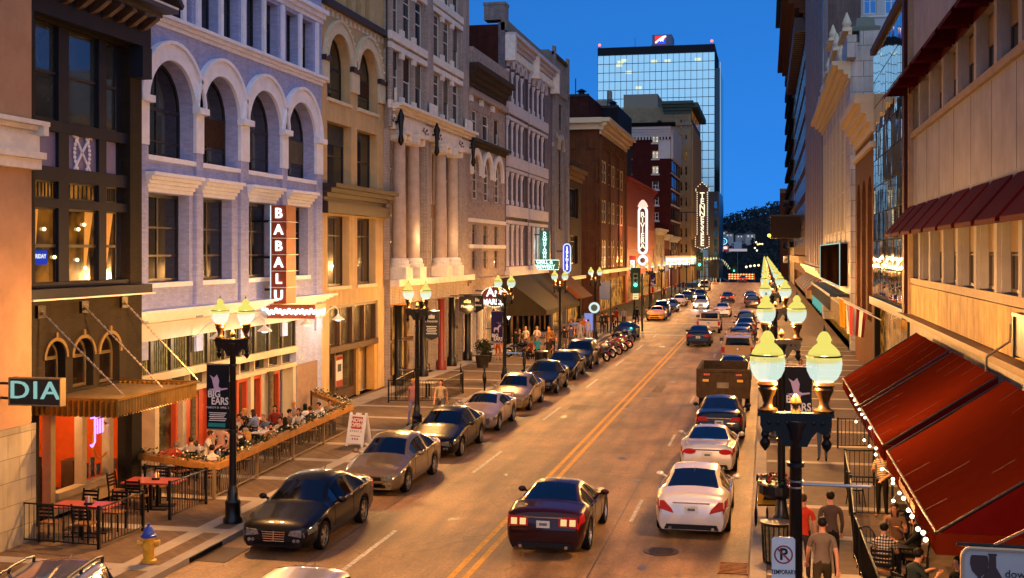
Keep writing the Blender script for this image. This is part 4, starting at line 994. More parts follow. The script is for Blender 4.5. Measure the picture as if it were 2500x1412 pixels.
o = w.build('shop_window', WOODB, f.e); MB().poly([(a, .33, .3), (mid-.15, .33, .3), (mid-.15, .33, d0-.3), (a, .33, d0-.3)]).build('pane', LIT('gold_shop_glass', '#7d5520', .35, '#120b06', 1.1), o)
MB().poly([(mid, .46, .13), (b, .46, .13), (b, 1.1, .13), (mid, 1.1, .13)]).build('doorstep', CREAM, f.e)
o = MB().fb(a+1.5, a+2.35, .75, 2.2, -.28, -.24).build('hoarding_sign', WHITE, f.e)
text('COMING FOR SALE', o, 'heading', M('sign_red', '#8e1f18', .5), .12, (a+1.92, .2, 2.08), sx=.55, depth=.012)
MB().fb(a+1.5, a+2.35, .75, 1.05, -.236, -.23).fb(a+1.5, a+2.35, 1.98, 2.2, -.2385, -.2325).build('red_band', M('sign_red', '#8e1f18'), o)
MB().fb(a+1.7, a+2.15, 1.45, 1.8, -.236, -.23).build('building_logo', M('sign_grey', '#4a4a44', .6), o)
f.done()

# --- four-storey taupe building with giant columns
X_ = -18.9
f = Fac('columned_building', 'tall taupe brick building with four giant ionic columns and white entablature', 'L', X_, 58.3, 74.4, 30.0, 16, TAUPE, thick=.6)
u = f.u
fz1 = f.uv(945, 262)[1]; 
eb = f.uv(1000, 330)[1]; et = f.uv(1000, 282)[1]
bays = ((948, 1036), (1053, 1124))
rows = [(f.uv(948, 243)[1], f.uv(948, 116)[1]), (f.uv(948, 74)[1], f.uv(948, -50)[1]), (f.uv(948, -90)[1], f.uv(948, -215)[1])]
for (x0, x1) in bays:
    U0, U1 = u(x0), u(x1); ww = (U1-U0)
    for (v0, v1) in rows:
        f.trim('sill_course', WSTN, U0-.1, U1+.1, v0-.42, v0-.004, .002, .2); f.trim('lintel_course', WSTN, U0-.1, U1+.1, v1+.004, v1+.3, .002, .16)
        for k in range(3):
            a = U0+ww*k/3+.12; b = U0+ww*(k+1)/3-.38
            f.win(a, b, v0, v1, False, .1, fr=FR_WHT, mull=0, rails=(.5, .78), fw=.1)
            if k < 2:
                c = (b+U0+ww*(k+1)/3+.12)/2
                m = f.part('window_column', TAUPE); m.fb(c-.2, c+.2, v0+.35, v1-.3, .002, .1)
                m = f.part('window_column_cap', WSTN); m.fb(c-.27, c+.27, v0, v0+.346, .002, .16); m.fb(c-.27, c+.27, v1-.296, v1, .002, .16)
for x0, x1 in ((1036, 1053), (1124, 1140), (940, 948)):
    a, b = u(x0)-(.0), u(x1); a = max(a, .02); b = min(b, f.W-.02)
    f.trim('pier', TAUPE, a, b, eb+.1, 29.9, .002, .15); f.trim('pier_base', WSTN, a-.05, b+.05, et+.3, et+1.0, .305, .38)
# entablature
f.trim('entablature', WSTN, 0, f.W, eb, eb+.75, .002, .25); f.cornice('entablature', WSTN, 0, f.W, eb+.754, et+.28, .75, 4, .1)
for x in (955, 1028, 1062, 1116):
    uu = u(x); m = f.part('scroll_ornament', M('dark_scroll', '#4a4038', .6))
    for k in range(7): m.sph((uu+.16*(k-3), -.27, eb+.38+.14*math.sin(k*1.7)), (.11, .03, .07), 6, 5)
for x in (944, 1046, 1137):
    uu = min(max(u(x), .25), f.W-.2)
    m = MB(); m.lathe([(.05, -1.1), (.16, -.9), (.1, -.5), (.13, .0), (.2, .35), (.12, .6), (.02, .8)], 8, (uu, -.5, eb+.25)); m.box(uu-.06, uu+.06, -.5, 0, eb+.3, eb+.4)
    m.build('torch_bracket', IRONB, f.e, True)
# giant columns and the wall behind
cb = f.uv(1000, 680)[1]
hb = f.uv(1000, 672)[1]
for (xa, xb, cols) in ((950, 1029, ((954, 980), (990, 1014))), (1053, 1110, ((1057, 1082), (1087, 1110)))):
    A, B = u(xa), u(xb)+1.1
    f.hole(A, B, cb, eb)
    bk = f.part('recessed_wall', M('peach_brick', '#a07a58', .8, nz=.12, brick=(.24, .08, .007, '#8a6a4c')))
    bk.add([(A, .59, cb), (B, .59, cb), (B, .59, eb), (A, .59, eb)], [(0,1,2,3)])
    n = 3; ww = (B-A)/n
    for k in range(n):
        for (va, vb2, pm) in ((cb+.5, cb+(eb-cb)*.44, LIT_AMBER if k == 1 else GLASS), (cb+(eb-cb)*.55, eb-.4, GLASS)):
            a, b = A+ww*k+.3, A+ww*(k+1)-.3
            m = MB(); t = .09
            for q in ((a, a+t, va, vb2), (b-t, b, va, vb2), (a+t, b-t, va, va+t), (a+t, b-t, vb2-t, vb2), (a+t, b-t, (va+vb2)/2-.05, (va+vb2)/2+.05)): m.fb(*q, -.58, -.48)
            o = m.build('window', FR_WHT, f.e); MB().poly([(a, .56, va), (b, .56, va), (b, .56, vb2), (a, .56, vb2)]).build('pane', pm, o)
        f.part('vent', DARK).fb(A+ww*k+.7, A+ww*k+1.1, cb+(eb-cb)*.47, cb+(eb-cb)*.51, -.58, -.54)
    for c0, c1 in cols:
        uc = (u(c0)+u(c1))/2+.1; r = .36; m = MB()
        m.lathe([(r*1.02, cb+1.1), (r*1.03, cb+2.5), (r*.88, eb-.62)], 20, (uc, -.12, 0))
        o = m.build('column', M('peach_column', '#b5a08c', .7, nz=.12, ns=2), f.e, True)
        m = MB(); m.fb(uc-.6, uc+.6, cb, cb+.62, -.5, .7); m.lathe([(.58, .62), (.6, .75), (.5, .85), (.53, .95), (.46, 1.1)], 20, (uc, -.12, cb))
        m.build('column_base', WSTN, o)
        m = MB(); m.fb(uc-.62, uc+.62, eb-.2, eb-.005, -.4, .7)
        for sg in (-1, 1): m.cyl((uc+sg*.5, -.62, eb-.38), (uc+sg*.5, .4, eb-.38), .2, .2, 12)
        m.lathe([(r*.88, -.62), (r*1.1, -.5), (r*1.2, -.22)], 16, (uc, -.12, eb)); m.build('capital', WSTN, o)
    point('facade_uplight', f.e, ((A+B)/2, -1.0, cb+2.2), 60, (1, .66, .34), .15)
f.trim('base_ledge', WSTN, 0, f.W, cb-.35, cb-.004, .002, .5)
# street level
gt = f.uv(950, 745)[1]
for k, (xa, xb) in enumerate(((953, 1022), (1027, 1062), (1067, 1088), (1094, 1128))):
    A, B = u(xa), u(xb)
    f.hole(A, B, .12, gt-(0 if k < 3 else .2))
    m = f.part('shop_recess', M('amber_plaster', '#b27a35', .8, nz=.2)); m.add([(A, .59, .12), (B, .59, .12), (B, .59, gt), (A, .59, gt)], [(0,1,2,3)])
    w = MB(); q = A
    while q < B-.25:
        w.fb(q, q+.12, .12, gt-.2, -.5, -.35); q += 1.3
    w.fb(A, B, 2.2, 2.35, -.5, -.3); w.fb(A, B, .12, .5, -.5, -.3)
    o = w.build('shop_window', WOODB if k != 2 else M('cream_storefront_frame', '#b9a888'), f.e); MB().poly([(A, .53, .3), (B, .53, .3), (B, .53, gt-.2), (A, .53, gt-.2)]).build('pane', LIT_SHOP if k in (0, 3) else LIT('dark_shop', '#6a4a22', .4, '#0c0806', 1.5), o)
for x, mt in ((959, IRON), (1021, IRON), (1066, M('dark_red_column', '#6e1a12', .5)), (1092, IRON), (1131, IRON)):
    q = min(u(x), f.W-.3); m = MB(); m.lathe([(.3, 0), (.3, .5), (.22, .6), (.2, gt-.3), (.28, gt-.15)], 12, (q, -.3, .12)); m.build('shop_column', mt, f.e, True)
for k, x in enumerate((1098, 1120)):
    q = u(x); o = empty('hanging_sign', (X_+.6, f.Ya+q, gt-.1), 0); o.parent = None
    lab = ('black pennant sign reading Phoenix beside the red column, left of a pair', 'black pennant sign reading Phoenix beside the stone shop, right of a pair')[k]
    tag(o, lab, 'sign', 'black wall pennants')
    m = MB(); m.prism([(0, .1), (1.0, .1), (1.0, -.75), (.5, -1.0), (0, -.75)], 'y', 0, .06); m.build('board', M('sign_black', '#0d0a09', .4), o)
    text('Phoenix', o, 'letters', M('sign_cream', '#c9b48c', .5, emit='#c9b48c', es=.25), .24, (.5, -.03, -.5)); MB().box(-.6, 1.05, .02, .05, .12, .16).build('arm', IRON, o)
    m = MB()
    for i in range(5): m.prism([(.3+.09*i, -.28), (.36+.09*i, -.28), (.36+.09*i, -.12+.04*(2-abs(i-2))), (.3+.09*i, -.16+.04*(2-abs(i-2)))], 'y', -.03, -.002)
    m.build('emblem', M('sign_cream', '#c9b48c'), o)
point('shop_fill_light', f.e, (4, -1.2, 3.6), 90, (1, .55, .2), .2); point('shop_fill_light', f.e, (11.5, -1.2, 3.6), 90, (1, .55, .2), .2)  # added fill lamps floating outside the shop, no visible fittings
f.done()

# --- rough stone building
f = Fac('stone_building', 'rough pink stone building with three narrow arches and a heavy dark cornice', 'L', X_, 74.4, 85.6, 20.4, 15, STONE, thick=.5)
u = f.u; cz0 = f.uv(1190, 205)[1]
f.cornice('cornice', M('dark_weathered_stone', '#3e332c', .9, nz=.25), 0, f.W, cz0-.8, cz0+.6, .8, 4, .1); f.trim('parapet', STONE, .1, f.W-.1, cz0+.6, 20.3, .002, .35)
f.trim('brick_panel', STONEB, .6, f.W-.4, f.uv(1150, 262)[1]+.9, cz0-.9, .002, .05)
va, vb = f.uv(1150, 331)[1], f.uv(1150, 264)[1]
for a, b in ((1150, 1164), (1176, 1192), (1203, 1216)):
    U0, U1 = u(a), u(b); f.win(U0, U1+.3, va, vb, False, .12, fr=FR_WHT, mull=0, rails=(.6,), fw=.1)
    f.trim('pilaster', STONE, U0-.65, U0-.12, va-.3, vb+.4, .002, .12); f.trim('pilaster', WSTN, U0-.72, U0-.05, vb+.404, vb+.8, .002, .18)
f.trim('frieze', STONE, .1, f.W-.1, vb+.81, vb+1.15, .002, .3)
bz = f.uv(1150, 336)[1]
f.cornice('belt_course', M('dark_weathered_stone', '#3e332c'), 0, f.W, bz-.55, bz-.05, .5, 3, .05)
at = f.uv(1160, 377)[1]; ab = f.uv(1152, 485)[1]
for a, b in ((1151, 1170), (1178, 1197), (1205, 1223)):
    U0, U1 = u(a), u(b); f.win(U0, U1, ab, at, True, .2, fr=FR_WHT, mull=0, rails=(.3, .7), fw=.1, pane=M('dull_window_glass', '#3b3029', .15, nz=.3))
    r = (U1-U0)/2; f.archring((U0+U1)/2, at-r, r, r+.42, .002, .18, 'stone_arch', WSTN)
    for s_ in (U0-.3, U1+.02):
        f.trim('stone_pier', STONE, s_, s_+.28, ab-.2, at-r-.3, .002, .12); f.trim('pier_cap', WSTN, s_-.06, s_+.34, at-r-.296, at-r, .002, .18)
for ya, yb in ((600, 548), (660, 612)):
    a2, b2 = f.uv(1154, ya)[1], f.uv(1154, yb)[1]
    for a, b in ((1153, 1163), (1180, 1191), (1207, 1217)): f.win(u(a), u(b), a2, b2, False, .12, fr=M('pinkish_frame', '#7a6256', .6), mull=0, rails=(.6,), fw=.08)
    f.trim('string_course', WSTN, .1, f.W-.1, b2+.15, b2+.4, .002, .12)
gz0 = f.uv(1150, 690)[1]
f.cornice('shop_cornice', STONE, 0, f.W, gz0-.2, gz0+.3, .5, 3, .05)
for k, (a, b) in enumerate(((1153, 1166), (1172, 1182), (1188, 1215))):
    f.hole(u(a), u(b), .12, gz0-.9); o = MB().fb(u(a), u(a)+.15, .12, gz0-.9, -.4, -.1).fb(u(b)-.15, u(b), .12, gz0-.9, -.4, -.1).build('shop_window', FR_WHT, f.e)
    MB().poly([(u(a), .4, .12), (u(b), .4, .12), (u(b), .4, gz0-.9), (u(a), .4, gz0-.9)]).build('pane', LIT_SHOP, o)
for x in (1184, 1222):
    o = MB().lathe([(.03, -.5), (.12, -.3), (.2, 0), (.16, .2), (.03, .3)], 12, (u(x), -.6, 2.6)).build('wall_lantern', EM('cool_white_globe', '#f0f2e0', 2.0), f.e, True)
    MB().cyl((u(x), -.6, 1.7), (u(x), -.6, 2.15), .03).cyl((u(x), -.6, 1.75), (u(x), 0, 1.75), .03).lathe([(.13, 2.9), (.02, 3.15)], 8, (u(x), -.6, 0)).build('lantern_bracket', IRON, o)
    point('lantern_light', o, (u(x), -1.1, 2.6), 130, (1, .72, .38), .15)
f.done()
# art market sign
e = empty('oval_shop_sign', (-17.4, 76.5, 4.0), 0, 'round red sign reading Art Market ringed with small white bulbs', 'sign')
zc = pY(1205, 725, 76.5)[1]-4; xa = pY(1176, 725, 76.5)[0]+17.4; xb = pY(1240, 725, 76.5)[0]+17.4; xm = (xa+xb)/2; rr = (xb-xa)/2
ov = [(xm+rr*math.cos(t*math.pi/16), zc+rr*.72*math.sin(t*math.pi/16)) for t in range(32)]
MB().prism(ov, 'y', 0, .15).build('board', M('sign_deep_red', '#5a0f0c', .5, emit='#7a1410', es=.25), e)
m = MB()
for t in range(36): m.sph((xm+rr*1.04*math.cos(t*math.pi/18), -.02, zc+rr*.76*math.sin(t*math.pi/18)), .045, 6, 5)
m.build('edge_bulb', EM('cream_bulb', '#f5e0b0', 1.4), e)
WL = EM('white_sign_letter', '#f0f4f0', 1.5)
text('Art', e, 'letters', WL, .8, (xm, -.03, zc+.28), bold=.02); text('MARKET', e, 'letters', WL, .5, (xm, -.03, zc-.35), sx=.85, bold=.02)
MB().box(xa-1.3, xa+.1, .05, .1, zc+.35, zc+.42).box(xa-1.3, xa+.1, .05, .1, zc-.4, zc-.33).build('arm', IRON, e)

# --- mauve italianate building
f = Fac('mauve_building', 'mauve brown brick building with rows of small arched windows and white trim', 'L', X_, 85.6, 105.3, 24.0, 40, PURPB, thick=.5, sidemat=MAROONB, rear_drop=.15)
u = f.u
b1 = (1236, 1282); b2 = (1288, 1332)
rA = (f.uv(1240, 248)[1], f.uv(1240, 145)[1]); rB = (f.uv(1240, 378)[1], f.uv(1240, 294)[1]); rC = (f.uv(1240, 500)[1], f.uv(1240, 420)[1]); rD = (f.uv(1240, 650)[1], f.uv(1240, 548)[1])
WT2 = M('white_italianate_trim', '#bdb4b4', .6, nz=.12)
for ri, (v0, v1) in enumerate((rA, rB, rC, rD)):
    for xa, xb in (b1, b2):
        A, B = u(xa), u(xb); ww = (B-A)/4
        f.trim('sill_course', WT2, A-.1, B+.1, v0-.9, v0-.06, .002, .25)
        if ri: f.trim('lintel_course', WT2, A-.1, B+.1, v1+.05, v1+.3, .002, .2)
        for k in range(4):
            a, b = A+ww*k+.35, A+ww*(k+1)-.25
            vv1 = v1 if ri else v1
            f.win(a, b, v0, vv1, ri == 0, .1, fr=WT2 if ri == 3 else M('mauve_frame', '#4b4146', .6), mull=0, rails=(.55,), fw=.09, pane=GLASS if ri < 3 else M('dark_red_room', '#241412', .1, spec=.8))
            if ri == 0:
                r = (b-a)/2; f.archring((a+b)/2, vv1-r, r, r+.34, .002, .2, 'arch_hood', WT2, k=10)
            m = f.part('colonnette', WT2); q = A+ww*k+.05
            m.lathe([(.17, 0), (.17, .3), (.1, .36), (.1, v1-v0-(.5 if ri else 1.3)), (.2, v1-v0-(.15 if ri else .95)), (.2, v1-v0-(0 if ri else .8))], 8, (q, -.04, v0))
cv = f.uv(1236, 110)[1]
f.cornice('bracket_cornice', WT2, .3, f.W-.4, cv-.3, cv+.9, .8, 4, .1); f.dentils('bracket', WSTN, .4, f.W-.6, cv-.75, cv-.2, .35, 30, .5)
for q in (.1, f.W/2-.4, f.W-.9): f.trim('bracket_pier', WSTN, q, q+.6, cv-1.2, cv+.7, .002, .75)
f.trim('parapet', GREYC, 0, f.W, 23.4, 24.2, -.3, .12)
f.trim('drain_strip', M('mauve_frame', '#4b4146'), u(1283), u(1287), rD[0]-.8, rA[1], .002, .1)
f.part('chimney', GREYB).box(.05, 1.3, .0, 1.6, 24.2, 25.3); f.part('chimney', GREYB).box(.0, 1.35, -.05, 1.65, 25.3, 25.5)
f.part('chimney', GREYB).box(f.W-1.6, f.W-.1, .0, 1.6, 24.2, 25.0)
wv = f.uv(1240, 735)[1]; lz = f.uv(1240, 665)[1]
f.trim('shop_cornice', WT2, 0, f.W, lz-.3, lz+.1, .002, .4)
f.trim('sign_fascia', M('tan_fascia', '#a87c45', .7, nz=.1), .2, f.W-.3, wv-.2, lz-.304, .002, .3)
text("WOODRUFF'S", f.e, 'fascia_letters', M('sign_black', '#0d0a09'), 1.5, (u(1290), -.34, (wv+lz)/2-.1), depth=.08, sx=.75)
f.hole(.4, f.W-.4, .12, wv-.25)
o = f.part('bar_interior', LIT('bar_interior_glow', '#a8612a', .55, '#120a06', 1.0)); o.add([(.4, .49, .12), (f.W-.4, .49, .12), (f.W-.4, .49, wv-.25), (.4, .49, wv-.25)], [(0,1,2,3)])
m = f.part('shop_front', DARK)
for k in range(9): m.fb(.4+k*(f.W-1)/8, .65+k*(f.W-1)/8, .12, wv-.25, -.48, -.2)
point('bar_fill_light', f.e, (5, -1.2, 2.6), 160, (1, .6, .25), .2); point('bar_fill_light', f.e, (14, -1.2, 2.6), 160, (.8, .6, .9), .2)  # bare points added outside to stand in for bar lighting, no lamps modelled
f.done()
# awning of the corner grill
ax0, ax1, ay0, ay1, az0, az1 = X_+.32, -15.7, 83.0, 101.0, 2.75, 5.3
e = empty('grill_awning', (ax0, ay0, az0), 0, 'big sloping olive awning over the crowd outside the grill', 'awning')
m = MB(); w = ax1-ax0; L = ay1-ay0; h = az1-az0
m.add([(0,0,h),(w,2.2,0),(w,L,0),(0,L,h)], [(0,1,2,3)]); m.add([(0,0,h),(0,0,0),(w,2.2,0)], [(0,1,2)]); m.add([(0,L,h),(w,L,0),(0,L,0)], [(0,1,2)])
m.build('canvas', M('olive_canvas', '#2c2416', .8, nz=.12, ns=1), e)
m = MB(); m.add([(0,0,0),(w,2.2,0),(w,2.2,-.35),(0,0,-.35)], [(0,1,2,3)]); m.add([(w,2.2,0),(w,L,0),(w,L,-.35),(w,2.2,-.35)], [(0,1,2,3)]); m.build('valance', M('olive_canvas', '#2c2416'), e)
e = empty('orange_awning', (X_+.3, 101.6, 3.0), 0, 'steep brown orange awning beside the grill awning under the twin lamps', 'awning')
m = MB(); m.add([(0,0,2.6),(3.0,0,0),(3.0,6.5,0),(0,6.5,2.6)], [(0,1,2,3)]); m.add([(0,0,2.6),(0,0,0),(3.0,0,0)], [(0,1,2)]); m.build('canvas', M('rust_canvas', '#6e3e1c', .8, nz=.1), e)
# grill sign: tall green panel and wide panel
e = empty('grill_sign', (-17.5, 97.0, 6.0), 0, 'green neon sign of the grill and brewery, tall panel standing on a wide panel', 'sign')
def zz(y, Yq, x=1340): return pY(x, y, Yq)[1]
xq = lambda x: pY(x, 600, 97.0)[0]+17.5
GRN = M('deep_green_panel', '#0d3b34', .5, emit='#0f5a4d', es=.35)
MB().box(xq(1318), xq(1342), 0, .3, zz(634, 97)-6, zz(563, 97)-6).box(xq(1295), xq(1364), -.02, .34, zz(658, 97)-6, zz(636, 97)-6).build('panels', GRN, e)
AQ = EM('aqua_neon', '#c8f5ea', 1.6)
for i, ch in enumerate('DOWNTOWN'):
    text(ch, e, 'letters', AQ, .36, ((xq(1318)+xq(1342))/2, -.05, zz(567+i*8.2, 97)-6-.12), depth=.05, bold=.012)
text('GRILL &\nBREWERY', e, 'letters', AQ, .44, ((xq(1295)+xq(1364))/2, -.06, zz(646, 97)-6), depth=.05, bold=.015, sx=.9)
m = MB(); z0, z1 = zz(658, 97)-6, zz(636, 97)-6
for q in ((xq(1295), xq(1364), z1, z1+.05), (xq(1295), xq(1364), z0-.05, z0)): m.box(q[0], q[1], -.06, -.03, q[2], q[3])
m.build('neon_border', AQ, e); MB().box(xq(1286), xq(1320), .1, .16, zz(575, 97)-6, zz(572, 97)-6).build('arm', IRON, e)
point('sign_glow', e, ((xq(1318)+xq(1342))/2-.9, -.2, zz(600, 97)-6), 120, (.6, 1, .9), .3)

# --- narrow pale building with the sapphire sign
f = Fac('narrow_pale_building', 'narrow pale grey brick building with two tall arches beside the blue neon sign', 'L', X_, 105.3, 113.5, 25.0, 15, GREYB, thick=.5)
u = f.u; c1 = f.uv(1362, 165)[1]
for a, b in ((1351, 1358), (1365, 1372)):
    U0, U1 = u(a), u(b)
    f.win(U0, U1, f.uv(1351, 308)[1], f.uv(1351, 244)[1], False, .12, mull=0)
    f.win(U0-.25, U1+.25, f.uv(1351, 560)[1], f.uv(1355, 335)[1], True, .2, mull=0, rails=(.3, .6), fw=.12, pane=M('dull_window_glass', '#3b3029'))
    r = (U1-U0)/2+.25; f.archring((U0+U1)/2, f.uv(1355, 335)[1]-r, r, r+.5, .002, .2, 'arch_surround', M('pale_stone', '#a39788', .7, nz=.1))
f.dentils('corbel_table', GREYB, .1, f.W-.1, c1-2.6, c1-2.0, .25, 14); f.trim('parapet', M('dark_coping', '#3a3532', .8), 0, f.W, 24.8, 25.1, -.3, .2)
for q in (.0, f.W-.8): f.trim('corner_pier', GREYB, q, q+.8, 4, 25.6, .002, .25)
f.hole(.6, f.W-.6, .12, 3.6); o = MB().fb(.6, .8, .12, 3.6, -.4, -.1).build('shop_window', FR_BLK, f.e); MB().poly([(.6, .4, .12), (f.W-.6, .4, .12), (f.W-.6, .4, 3.6), (.6, .4, 3.6)]).build('pane', LIT_SHOP, o)
f.done()
e = empty('blue_neon_sign', (-17.2, 106.5, 6), 0, 'upright blue neon sign spelling SAPPHIRE', 'sign')
q = lambda x: pY(x, 600, 106.5)[0]+17.2
x0, x1 = q(1376), q(1393); z0, z1 = zz(666, 106.5)-6, zz(596, 106.5)-6; r = (x1-x0)/2; xc = (x0+x1)/2
cap = [(xc+r*math.cos(t*math.pi/8), z1-r+r*math.sin(t*math.pi/8)) for t in range(9)]+[(xc+r*math.cos(t*math.pi/8), z0+r+r*math.sin(t*math.pi/8)) for t in range(8, 17)]
MB().prism(cap, 'y', 0, .3).build('panel', M('night_blue_panel', '#10123c', .5, emit='#1c22b0', es=.6), e)
m = MB(); pts = [(a, -.05, b) for a, b in cap]; m.tube(pts+[pts[0]], .05); m.build('neon_border', EM('blue_neon', '#8fa0ff', 2.2), e)
for i, ch in enumerate('SAPPHIRE'): text(ch, e, 'letters', EM('ice_neon', '#e2e8ff', 1.6), .36, (xc, -.05, z1-.38-i*(z1-z0-.6)/7.6), depth=.05, bold=.01)
MB().box(x0-1.2, x0, .1, .18, (z0+z1)/2+.6, (z0+z1)/2+.7).build('arm', IRON, e)
point('sign_glow', e, (xc-1.2, -.3, (z0+z1)/2), 160, (.25, .3, 1), .3)

# --- low dark building
f = Fac('low_dark_building', 'low dark brown building with plain cornice squeezed before the brick block', 'L', X_, 113.5, 122.6, 16.2, 15, M('near_black_brown', '#2e1d12', .8, nz=.2), thick=.4)
u = f.u
f.cornice('cornice', M('tan_edge_cornice', '#6b4a25', .6), 0, f.W, f.uv(1395, 440)[1], f.uv(1395, 424)[1]+.6, .6, 3)
f.win(u(1386), u(1412), f.uv(1388, 530)[1], f.uv(1388, 455)[1], False, .3, mull=4, rails=()); f.win(u(1386), u(1410), f.uv(1388, 645)[1], f.uv(1388, 575)[1], False, .3, mull=3, rails=(.8,), pane=LIT_DIM)
f.hole(.6, f.W-.6, .12, 3.4); o = MB().fb(.6, .8, .12, 3.4, -.35, -.1).build('shop_window', FR_BLK, f.e); MB().poly([(.6, .3, .12), (f.W-.6, .3, .12), (f.W-.6, .3, 3.4), (.6, .3, 3.4)]).build('pane', LIT_SHOP, o)
f.trim('shop_cornice', CREAM, 0, f.W, 4.3, 4.6, .002, .5); f.done()

# --- brown brick corner block
f = Fac('brick_block', 'brown brick block with cream cornice and three rows of grouped windows', 'L', X_, 136.5, 162.5, 21.6, 18, BRNB, thick=.4)
u = f.u; tz = f.top
for ri, (ya, yb) in enumerate(((444, 388), (543, 486), (655, 584))):
    v0, v1 = f.uv(1465, ya)[1], f.uv(1465, yb)[1]
    for gi, (xa, xb) in enumerate(((1463, 1480), (1486, 1501), (1507, 1521))):
        A, B = u(xa), u(xb); ww = (B-A)/3
        for k in range(3): f.win(A+ww*k+.12, A+ww*(k+1)-.12, v0, v1, ri == 2, .06, fr=M('gold_cream_frame', '#d8c490', .6), mull=0, rails=(.5,), fw=.2, pane=LIT_GOLD if (ri, gi) in ((1, 1), (2, 0), (2, 2)) else M('brown_glass', '#241a10', .1))
f.cornice('cornice', M('cream_cornice', '#c8b892', .6, nz=.1), 0, f.W, tz-.9, tz+.9, 1.3, 4, .9)
f.part('cornice', CREAM).box(-1.2, .0, -.4, 18, tz+.3, tz+.9)
f.part('cornice', CREAM).box(-.6, .0, 0, 18, tz-.4, tz+.3)
f.dentils('corbel', BRNB, .3, f.W-.3, tz-2.3, tz-1.2, .3, 12, .4)
m = f.part('side_corbel', BRNB)
for k in range(7): m.box(-.25, .0, .5+k*2.4, 1.3+k*2.4, tz-2.6, tz-1.3)
for q in (0, f.W/3, f.W*2/3, f.W-.7): f.trim('pilaster', BRNB, q, q+.7, 4, tz-1.3, .002, .18)
f.hole(.8, f.W-.8, .12, 3.8); o = MB().fb(.8, 1, .12, 3.8, -.3, -.1).build('shop_window', FR_WHT, f.e); MB().poly([(.8, .3, .12), (f.W-.8, .3, .12), (f.W-.8, .3, 3.8), (.8, .3, 3.8)]).build('pane', LIT_SHOP, o)
f.trim('shop_cornice', CREAM, 0, f.W, 4.5, 4.9, .002, .4); point('corner_light', f.e, (3, -2, 3.4), 400, (1, .6, .2), .3); f.done()

# --- red cinema and its sign
f = Fac('red_cinema', 'bright red theatre front with a tall white edged vertical sign', 'L', X_, 163.0, 205.0, 17.2, 16, M('cinema_red', '#8e1a12', .6, nz=.15), thick=.4)
f.trim('lower_panel', M('salmon_panel', '#b5654a', .7), 1, f.W-1, 7.6, 10.6, .002, .1); f.cornice('cornice', M('cinema_red', '#8e1a12'), 0, f.W, 16.5, 17.4, .6, 3)
f.hole(2, f.W-2, .12, 3.6); MB().poly([(2, .3, .12), (f.W-2, .3, .12), (f.W-2, .3, 3.6), (2, .3, 3.6)]).build('pane', LIT_SHOP, f.e)
f.done()
e = empty('cinema_sign', (-16.9, 158.0, 8), 0, 'tall white outlined vertical sign spelling RIVIERA with round ball below', 'sign')
q = lambda x: pY(x, 600, 158.0)[0]+16.9
x0, x1 = q(1557), q(1581); z0, z1 = zz(622, 158)-8, zz(505, 158)-8; xc = (x0+x1)/2; r = (x1-x0)/2
cap = [(xc+r*math.cos(t*math.pi/8), z1-r+r*math.sin(t*math.pi/8)) for t in range(9)]+[(xc+r*math.cos(t*math.pi/8), z0+r+r*math.sin(t*math.pi/8)) for t in range(8, 17)]
MB().prism(cap, 'y', 0, .5).build('panel', EM('white_sign_panel', '#e8e6ec', 1.1), e)
k_ = [(xc+(a-xc)*.55, (z0+z1)/2+(b-(z0+z1)/2)*.9) for a, b in cap]; MB().prism(k_, 'y', -.1, -.002).build('letter_field', M('sign_brown', '#3a1a10', .5, emit='#5a2a14', es=.3), e)
for i, ch in enumerate('RIVIERA'): text(ch, e, 'letters', EM('cream_letters', '#f4e6c0', 1.4), .95, (xc, -.14, z1-1.2-i*(z1-z0-2)/6.4), depth=.06, bold=.02)
MB().sph((xc, .25, z0-.75), (.72, .3, .72), 14, 8).build('ball', EM('white_sign_panel', '#e8e6ec', 1.1), e, True)
MB().sph((xc, .0, z0-.75), (.35, .15, .35), 10, 6).build('ball_centre', M('sign_brown', '#3a1a10'), e, True)
MB().lathe([(.3, 0), (.7, .2), (.5, .7), (.15, 1.1)], 10, (xc, .25, z1-.3)).build('crown', EM('pinkish_neon', '#ffb0a0', 1.4), e, True)
point('sign_glow', e, (xc-1.5, -.8, (z0+z1)/2), 500, (1, .3, .2), .5)
e = empty('sushi_sign', (-16.4, 140.0, 4), 0, 'red upright sign with lowercase white letters nama', 'sign')
q = lambda x: pY(x, 600, 140.0)[0]+16.4
x0, x1 = q(1537), q(1553); z0, z1 = zz(674, 140)-4, zz(625, 140)-4
MB().box(x0, x1, 0, .3, z0, z1).build('panel', M('sign_deep_red2', '#7a120e', .5, emit='#8a1a12', es=.4), e); MB().box(x0+.08, x0+.62, -.03, -.002, z0+.1, z1-.5).build('letter_field', EM('white_sign_panel', '#e8e6ec', 1.1), e)
for i, ch in enumerate('nama'): text(ch, e, 'letters', M('sign_grey', '#4a4a44'), .5, (x0+.35, -.05, z1-.75-i*.44), depth=.04)

